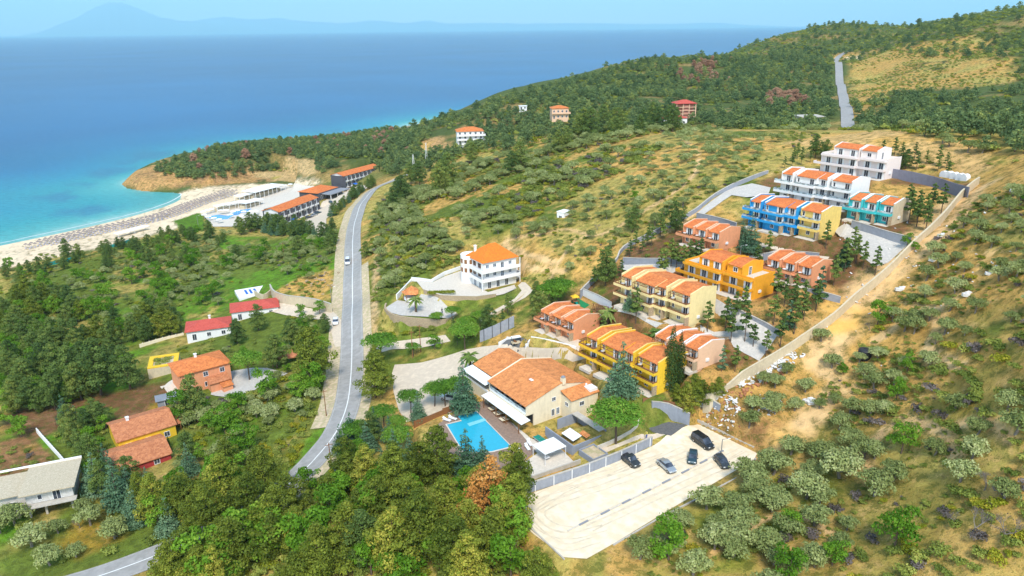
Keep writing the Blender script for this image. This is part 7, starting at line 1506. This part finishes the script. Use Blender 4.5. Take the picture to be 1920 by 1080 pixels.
scatter([(800,640),(900,600),(950,560),(990,560),(960,600),(900,640),(850,650)], 4.0, {'pine2': 1, 'young': 2, 'broad': .7, 'shrub': 2}, .5, .8, seed=8)
scatter([(1310,400),(1400,350),(1440,340),(1400,360),(1330,395),(1320,410)], 3.5, {'young': 2, 'shrub': 1}, .5, .8, seed=9)
scatter([(1170,480),(1360,400),(1700,380),(1560,560),(1400,700),(1300,760),(1240,720),(1400,600),(1200,600)], 3.6, {'shrub': 4, 'shrub_y': 1}, .35, .7, .1, 8, 10)
# foreground woods fill and undergrowth
scatter([(640,880),(700,880),(770,930),(850,965),(930,970),(955,1020),(990,1090),(980,1110),(600,1110),(640,980)], 10, {'pine': 6, 'pine2': 1.5, 'fir': 1}, .75, 1.05, seed=20)
scatter([(270,950),(400,900),(500,920),(560,990),(620,1110),(320,1110),(330,1060),(270,1000)], 10, {'pine': 6, 'pine2': 1, 'fir': .5}, .7, .95, seed=21)
scatter([(640,840),(930,900),(975,1000),(1040,1075),(1000,1110),(300,1110),(270,930),(520,880)], 2.6, {'shrub': 4, 'broad': .3, 'shrub_y': 1}, .8, 1.5, seed=22)
scatter([(630,760),(660,780),(760,800),(760,870),(640,850)], 4.5, {'pine2': 2, 'fir': 2, 'stone': 1}, .5, .8, seed=23)
# left: slopes and fields
scatter([(0,600),(60,560),(260,590),(330,600),(350,640),(240,640),(260,700),(250,720),(0,740)], 5.6, {'pine2': 3, 'broad': 2, 'pine': 2, 'olive': 1}, .55, .95, .0, 18, 24)
scatter([(0,500),(120,480),(320,450),(470,430),(640,440),(640,480),(500,500),(300,520),(100,540),(0,560)], 5.0, {'pine2': .6, 'olive': 3, 'broad': .8, 'shrub': 3}, .55, .95, .0, 16, 25)
scatter([(350,450),(640,440),(640,545),(470,560),(350,610),(240,600),(250,520)], 4.6, {'olive': 5, 'shrub': 3, 'broad': .7, 'shrub_p': .5}, .7, 1.15, -.15, 13, 26)
scatter([(60,540),(240,500),(350,520),(330,580),(200,600),(60,590)], 4.8, {'olive': 4, 'broad': 1.6, 'shrub': 3, 'shrub_p': .4}, .7, 1.1, .0, 12, 27)
scatter([(0,740),(0,620),(160,640),(160,760),(40,790)], 5.5, {'broad': 4, 'pine2': 2}, .8, 1.1, seed=28)
scatter([(330,760),(420,760),(480,700),(560,720),(620,690),(610,760),(560,830),(480,880),(350,870),(340,800)], 2.9, {'shrub': 4, 'olive': 2.5, 'shrub_y': .9, 'broad': .6}, .7, 1.3, -.35, 9, 29)
scatter([(470,870),(560,790),(615,760),(600,790),(550,860),(510,890)], 2.0, {'shrub': 3, 'shrub_y': 3}, .5, 1.0, seed=72)
scatter([(120,780),(200,790),(220,830),(200,880),(270,930),(300,900),(360,850),(400,870),(300,950),(160,930),(130,850)], 4.0, {'fir': 2, 'broad': 2, 'pine2': 2, 'olive': 1}, .55, .85, seed=30)
scatter([(0,960),(60,990),(200,1000),(330,1000),(250,1035),(60,1090),(0,1090)], 4.2, {'olive': 3, 'shrub': 4, 'broad': 1}, .7, 1.2, .05, 9, 31)
scatter([(400,640),(520,600),(620,600),(635,720),(560,720),(430,720)], 4.2, {'pine2': 2, 'olive': 2, 'shrub': 2, 'broad': .7}, .5, .85, .05, 9, 32)
scatter([(612,440),(640,430),(645,480),(640,560),(625,560)], 3.8, {'pine2': 4, 'shrub': 2}, .5, .8, seed=33)
scatter([(0,480),(640,430),(640,900),(480,900),(300,800),(0,900)], 3.4, {'shrub': 4, 'shrub_y': .5, 'shrub_p': .5}, .35, .9, .05, 10, 34)
scatter([(60,490),(330,440),(480,432),(540,442),(500,455),(300,470),(100,510),(0,520)], 5.4, {'pine2': 3, 'shrub': 2}, .4, .65, .1, 12, 35)
scatter([(470,425),(500,415),(560,430),(600,445),(540,448)], 3.8, {'fir': 3, 'pine2': 2}, .6, .8, seed=36)
scatter([(610,400),(640,375),(700,345),(705,352),(650,385),(622,420)], 3.4, {'pine2': 3, 'fir': 1.5}, .4, .65, seed=37)
# east bank and scrub slope
scatter([(697,640),(692,440),(710,380),(770,350),(800,420),(860,470),(865,498),(780,520),(730,560),(712,640)], 2.2, {'shrub': 6, 'shrub_y': .7, 'olive': .9, 'shrub_p': .5}, .7, 1.3, -.35, 9, 40)
scatter([(684,470),(692,470),(698,560),(700,620),(690,620)], 3.2, {'pine2': 4, 'shrub': 2}, .4, .65, seed=41)
scatter([(700,450),(860,395),(1000,410),(1040,430),(1000,450),(900,440),(800,465),(720,470)], 4.6, {'olive': 6, 'shrub': 2}, .85, 1.15, -.3, 14, 42)
scatter([(705,440),(740,350),(860,310),(1000,290),(1150,245),(1250,232),(1290,245),(1100,290),(960,330),(830,390)], 3.3, {'shrub': 4, 'olive': 3.5, 'shrub_y': .7, 'pine2': .35, 'shrub_p': .4}, .8, 1.4, -.3, 16, 43)
scatter([(850,410),(960,340),(1120,290),(1260,265),(1200,310),(1100,350),(1040,400),(930,420)], 2.5, {'shrub': 6, 'shrub_y': .9, 'shrub_p': 1.0, 'olive': 1}, .8, 1.5, -.35, 14, 44)
scatter([(1000,425),(1200,330),(1250,250),(1560,245),(1540,275),(1400,340),(1280,400),(1180,450),(1090,500),(1020,470)], 5.6, {'olive': 8, 'shrub': 1}, .7, 1.05, -.25, 20, 45)
scatter([(950,470),(1000,430),(1200,330),(1400,250),(1560,250),(1400,340),(1200,440),(1090,510),(1000,560)], 2.5, {'shrub': 4, 'shrub_y': .5, 'shrub_p': .5}, .25, .65, .05, 7, 46)
scatter([(975,500),(1000,480),(1050,500),(1100,500),(1090,530),(1050,560),(1000,545)], 4, {'shrub': 3, 'olive': 1, 'broad': .3}, .7, 1.1, .0, 9, 47)
scatter([(1100,440),(1180,400),(1260,380),(1300,390),(1220,430),(1150,470)], 4.2, {'pine2': 1, 'olive': 2, 'shrub': 1.5}, .5, .9, .1, 9, 48)
scatter([(730,600),(760,612),(850,612),(900,620),(860,640),(760,640),(735,630)], 2.6, {'shrub': 4, 'shrub_y': 1}, .6, 1.1, seed=49)
scatter([(680,690),(700,680),(735,690),(735,720),(700,760)], 3.2, {'shrub': 2, 'pine': 1}, .4, .7, seed=50)
# right slope
scatter([(1530,760),(1640,640),(1720,520),(1840,380),(2150,330),(2150,640),(1800,640),(1680,780),(1560,820)], 4.9, {'olive': 8, 'broad': .25, 'shrub_y': .3}, .65, 1.1, -.25, 15, 51)
scatter([(1540,740),(1640,620),(1720,500),(1830,370),(2150,320),(2150,640),(1800,650),(1680,780),(1560,820)], 2.3, {'shrub': 5, 'shrub_y': .5, 'shrub_p': .7}, .3, .95, .0, 9, 52)
scatter([(1440,880),(1560,820),(1680,760),(1800,640),(2150,600),(2150,1110),(1200,1110),(1260,1000)], 6.0, {'olive': 6, 'broad': .5, 'shrub_p': .7, 'shrub_y': .5}, .9, 1.35, -.15, 14, 53)
scatter([(1700,700),(1800,640),(2150,600),(2150,1110),(1500,1110),(1560,1000),(1700,900),(1640,820)], 2.8, {'shrub': 5, 'shrub_y': .9, 'shrub_p': 1.4}, .5, 1.3, -.15, 11, 54)
scatter([(1250,1000),(1450,870),(1640,830),(1640,900),(1500,980),(1300,1110),(1180,1110)], 1.7, {'shrub': 4, 'shrub_y': .6}, .25, .55, .05, 9, 55)
scatter([(1640,900),(1700,760),(1800,650),(2150,590),(2150,1110),(1320,1110),(1500,980)], 1.7, {'shrub': 5, 'shrub_y': .7, 'shrub_p': .5}, .2, .55, -.1, 7, 76)
scatter([(1540,740),(1640,620),(1720,500),(1830,370),(2150,320),(2150,620),(1800,650),(1680,780),(1560,820)], 1.8, {'shrub': 5, 'shrub_y': .6}, .2, .5, .0, 7, 77)
scatter([(1700,860),(2150,760),(2150,1110),(1620,1110)], 6.5, {'pine': .7, 'broad': 2, 'olive': 2}, .8, 1.3, .0, 14, 56)
scatter([(1420,1110),(1480,1000),(1600,930),(1640,960),(1560,1110)], 4.2, {'broad': 2, 'olive': 3, 'shrub_p': 1.5, 'shrub_y': 1}, .8, 1.2, seed=57)
# cape and far forest
scatter([(285,322),(340,298),(400,285),(480,272),(600,262),(700,252),(760,245),(800,255),(760,300),(740,335),(700,310),(640,300),(600,300),(540,297),(470,318),(420,333),(345,338)], 4.6, {'ftree': 6, 'ffir': .6, 'red': .2, 'fshrub': 1.5, 'fshrub_y': .3}, .65, 1.0, seed=60)
scatter([(590,305),(620,300),(640,318),(600,330)], 4.5, {'ffir': 2, 'ftree': 2}, .7, .9, seed=61)
scatter([(755,250),(800,232),(900,200),(1000,170),(1150,130),(1330,110),(1480,85),(1560,100),(1560,235),(1500,245),(1330,238),(1230,235),(1180,250),(1000,285),(860,300),(760,330),(745,330)], 6.6, {'ftree': 6, 'ffir': .5, 'fshrub': 4, 'fshrub_y': 1.0, 'red': .03}, .7, 1.15, -.55, 40, 62)
scatter([(1260,150),(1290,128),(1340,118),(1345,150),(1290,160)], 15, {'red': 1}, .9, 1.1, seed=63); scatter([(1430,205),(1440,180),(1500,180),(1520,205)], 15, {'red': 1}, .9, 1.2, seed=64)
scatter([(1600,235),(1600,200),(1660,180),(1800,175),(2150,170),(1920,290),(1850,285),(1740,258),(1640,245)], 5.8, {'ftree': 4, 'fshrub': 4, 'fshrub_y': 1}, .65, 1.0, -.4, 30, 65)
scatter([(1500,255),(1640,240),(1750,256),(1860,285),(1850,310),(1800,285),(1700,262),(1600,252)], 4.5, {'shrub': 5, 'olive': 2, 'shrub_y': 1}, .7, 1.3, .15, 14, 66)
scatter([(1830,330),(1850,300),(2150,290),(2150,345),(1860,350)], 4.5, {'pine2': 1, 'shrub': 3, 'olive': 1}, .6, 1.0, -.2, 14, 67)
scatter([(705,640),(700,450),(760,350),(1000,290),(1120,270),(1000,400),(860,470)], 2.4, {'shrub': 4, 'shrub_y': .5, 'olive': .3}, .25, .7, .1, 8, 75)
scatter([(1590,210),(1595,120),(1640,95),(1750,80),(1840,90),(1900,120),(1900,160),(1760,170),(1660,180)], 4.8, {'fshrub': 4, 'fshrub_y': .5, 'olive': .5}, .3, .65, -.2, 30, 68)
_far = np.array([at_d(a, 100, d)[:2] for a, d in ((1130,900),(1330,980),(1480,1150),(1560,1300),(1650,1250),(1800,960),(2000,700),(2100,900),(2100,1500),(1650,1900),(1480,1700),(1330,1300),(1100,1050))])
scatter(_far, 9.5, {'fshrub': 6, 'fshrub_y': .8, 'ftree': .7}, .6, 1.3, -1.2, 60, 69)
_slope = np.array([at_d(a, 100, d)[:2] for a, d in ((1500,880),(1600,900),(1640,1020),(1700,900),(1850,760),(1990,560),(2050,700),(1900,900),(1800,1000),(1650,1300),(1500,1250))])
scatter(_slope, 7.5, {'fshrub': 6, 'fshrub_y': 1, 'ftree': 1.2}, .6, 1.2, -1.2, 50, 70)
scatter([(1240,800),(1300,780),(1420,842),(1470,800),(1520,740),(1500,700),(1380,730),(1330,760)], 6, {'olive': 1}, .75, .95, -.2, 12, 71)
# individuals for those that show largest, one object of stuff for the rest
A = [(k, x, y, s, pr) for (k, x, y, s, pr) in PL]
XY = np.array([(a[1], a[2]) for a in A]); ZZ = height(XY[:, 0], XY[:, 1])
ok = free(XY, .15) | np.array([a[4] for a in A]); ok &= ZZ > .8
FRAME = []
for i, a in enumerate(A):
    px, py = pix((a[1], a[2], ZZ[i]+2)); FRAME.append((px, py, ppm((a[1], a[2], ZZ[i]))))
ORD = ['nearest', 'second nearest', 'third nearest', 'fourth nearest', 'fifth nearest', 'sixth nearest', 'seventh nearest', 'eighth nearest', 'ninth nearest', 'tenth nearest', 'eleventh nearest', 'twelfth nearest', 'thirteenth nearest', 'fourteenth nearest', 'fifteenth nearest', 'sixteenth nearest', 'seventeenth nearest', 'eighteenth nearest', 'nineteenth nearest', 'twentieth nearest']
LM += [('car park', 1200, 910), ('swimming pool', 900, 805), ('round terrace', 790, 575), ('long beige boundary wall', 1500, 650), ('black water tank', 1620, 662), ('main road bend', 590, 860), ('bottom left road', 240, 1060), ('forecourt', 790, 700), ('bare sandy hill', 1700, 275), ('beach', 200, 440), ('rubble heap', 1400, 720), ('playground', 1085, 570), ('brown ploughed plot', 30, 860), ('curved beige retaining wall', 570, 560), ('rocky cape', 280, 335), ('bottom right corner', 1900, 1060), ('right edge mid height', 1910, 560), ('main road cars', 645, 550), ('far road', 1585, 180), ('grove track fork', 1290, 340), ('bottom edge centre', 760, 1075), ('left edge mid height', 8, 620), ('bottom left corner', 8, 1070), ('orchard bottom edge', 1450, 1075)]
def ordinal(r):
    if r < 20: return ORD[r]
    n = r+1; tens = ['', '', 'twent', 'thirt', 'fort', 'fift', 'sixt', 'sevent', 'eight', 'ninet'][min(9, n//10)]; u = ['', 'first', 'second', 'third', 'fourth', 'fifth', 'sixth', 'seventh', 'eighth', 'ninth'][n % 10]
    return (tens+'ieth' if not u else tens+'y-'+u)+' nearest'
def side_of(dx, dy):
    if abs(dx) > abs(dy)*1.2: return 'to the left of' if dx < 0 else 'to the right of'
    return 'behind' if dy < 0 else 'in front of'
CAPS = {'shrub': 280, 'olive': 290, 'ftree': 250, 'fshrub': 200}
bykind = {}
for i in range(len(A)):
    if ok[i]: bykind.setdefault(A[i][0], []).append(i)
ctr = {}
LABCOUNT = {}
for kind, idx in bykind.items():
    nm, cat, look, prs = SP[kind]
    idx.sort(key=lambda i: -FRAME[i][2]*A[i][3]*(1 if -30 < FRAME[i][0] < 1950 and -10 < FRAME[i][1] < 1130 else .01))
    cap = CAPS.get(kind, 285); seen = [i for i in idx if -60 < FRAME[i][0] < 1980 and -30 < FRAME[i][1] < 1200] or idx[:1]; ind = seen[:cap]; si = set(ind); rest = [i for i in idx if i not in si]
    groups = {}
    for i in ind:
        px, py, _ = FRAME[i]; l = min(LM, key=lambda q: (q[1]-px)**2+((q[2]-py)*1.3)**2); groups.setdefault((l[0], side_of(px-l[1], py-l[2])), []).append((math.hypot(px-l[1], py-l[2]), i))
    for (lname, sd), lst in groups.items():
        lst.sort()
        for rnk, (dist, i) in enumerate(lst):
            _, x, y, s, pr = A[i]; z = ZZ[i]; v = int(rng.integers(len(prs))); crown, trunk = prs[v]; rot = U(0, 6.28)
            lookw = ('big ' if s > 1.12 else 'small ' if s < .62 else '')+look; w = ordinal(rnk)
            sc = (s*U(.92, 1.08), s*U(.92, 1.08), s*U(.9, 1.1)); wordy = '%s, %s %s the %s' % (lookw, w, sd, lname)
            grp = '%ss %s the %s' % (nm.replace('_', ' ')[:-4]+'bushe' if nm.endswith('bush') else nm.replace('_', ' '), sd, lname)
            if trunk is None:
                o = bpy.data.objects.new(nm, crown); link(o)
            else:
                o = bpy.data.objects.new(nm, None); link(o); o.empty_display_size = .1
                for part, me in (('crown' if kind not in ('palm', 'bare') else ('fronds' if kind == 'palm' else 'crown'), crown), ('trunk', trunk)): c = bpy.data.objects.new(part, me); link(c); c.parent = o
            o.location = (x, y, z-.05); o.rotation_euler = (0, 0, rot); o.scale = sc; tag(o, wordy, cat, grp)
    if rest:
        P = [(A[i][1], A[i][2], ZZ[i]-.05) for i in rest]; me = bpy.data.meshes.new(nm+'s_beyond'); me.from_pydata(P, [], [])
        a1 = me.attributes.new('siz', 'FLOAT_VECTOR', 'POINT'); a1.data.foreach_set('vector', np.array([[A[i][3]*U(.9, 1.1), A[i][3]*U(.9, 1.1), A[i][3]*U(.85, 1.15)] for i in rest]).ravel())
        a2 = me.attributes.new('turn', 'FLOAT_VECTOR', 'POINT'); a2.data.foreach_set('vector', np.array([[0, 0, U(0, 6.28)] for i in rest]).ravel())
        o = bpy.data.objects.new(nm+'s', me); link(o); o['kind'] = 'stuff'
        g = bpy.data.node_groups.new('scatter_'+kind, 'GeometryNodeTree'); g.interface.new_socket('Geometry', in_out='INPUT', socket_type='NodeSocketGeometry'); g.interface.new_socket('Geometry', in_out='OUTPUT', socket_type='NodeSocketGeometry')
        gi = g.nodes.new('NodeGroupInput'); go = g.nodes.new('NodeGroupOutput'); ip = g.nodes.new('GeometryNodeInstanceOnPoints'); jn = g.nodes.new('GeometryNodeJoinGeometry')
        # sources: the foliage of plants that stand in the scene
        srcs = []
        for crown, trunk in prs:
            s_ = next((q for q in bpy.data.objects if q.data == crown), None)
            if s_ is not None: srcs.append(s_)
        for s_ in srcs:
            oi = g.nodes.new('GeometryNodeObjectInfo'); oi.inputs['Object'].default_value = s_; oi.inputs['As Instance'].default_value = True; oi.transform_space = 'ORIGINAL'; g.links.new(oi.outputs['Geometry'], jn.inputs[0])
        def named(nmn): q = g.nodes.new('GeometryNodeInputNamedAttribute'); q.data_type = 'FLOAT_VECTOR'; q.inputs[0].default_value = nmn; return next(u for u in q.outputs if u.name == 'Attribute' and u.enabled)
        g.links.new(gi.outputs[0], ip.inputs['Points']); g.links.new(jn.outputs[0], ip.inputs['Instance']); ip.inputs['Pick Instance'].default_value = True
        rv = g.nodes.new('FunctionNodeRandomValue'); rv.data_type = 'INT'; rv.inputs['Min'].default_value = 0 if False else rv.inputs['Min'].default_value
        for s2 in rv.inputs:
            if s2.enabled and s2.name == 'Min': s2.default_value = 0
            if s2.enabled and s2.name == 'Max': s2.default_value = max(0, len(srcs)-1)
        g.links.new(next(u for u in rv.outputs if u.enabled), ip.inputs['Instance Index'])
        g.links.new(named('turn'), ip.inputs['Rotation']); g.links.new(named('siz'), ip.inputs['Scale']); g.links.new(ip.outputs[0], go.inputs[0])
        md = o.modifiers.new('scatter', 'NODES'); md.node_group = g
print('plants', {k: len(v) for k, v in bykind.items()})

_hm = leafmesh('foliage', [(x, 0, .7, .55, .5, .75) for x in np.arange(-3.6, 3.7, .55)], 2600, .12, M['l_shrub_y'], .5, hollow=.9); _ho = bpy.data.objects.new('foliage', _hm); link(_ho); _ho.parent = HEDGE
_gm = leafmesh('plants', [(4+random.uniform(-2.2, 2.2), 4.2+random.uniform(-2.2, 2.2), 1.9, .8, .8, .5) for _ in range(14)], 1300, .15, M['l_shrub'], .8); _go = bpy.data.objects.new('plants', _gm); link(_go); _go.parent = YT
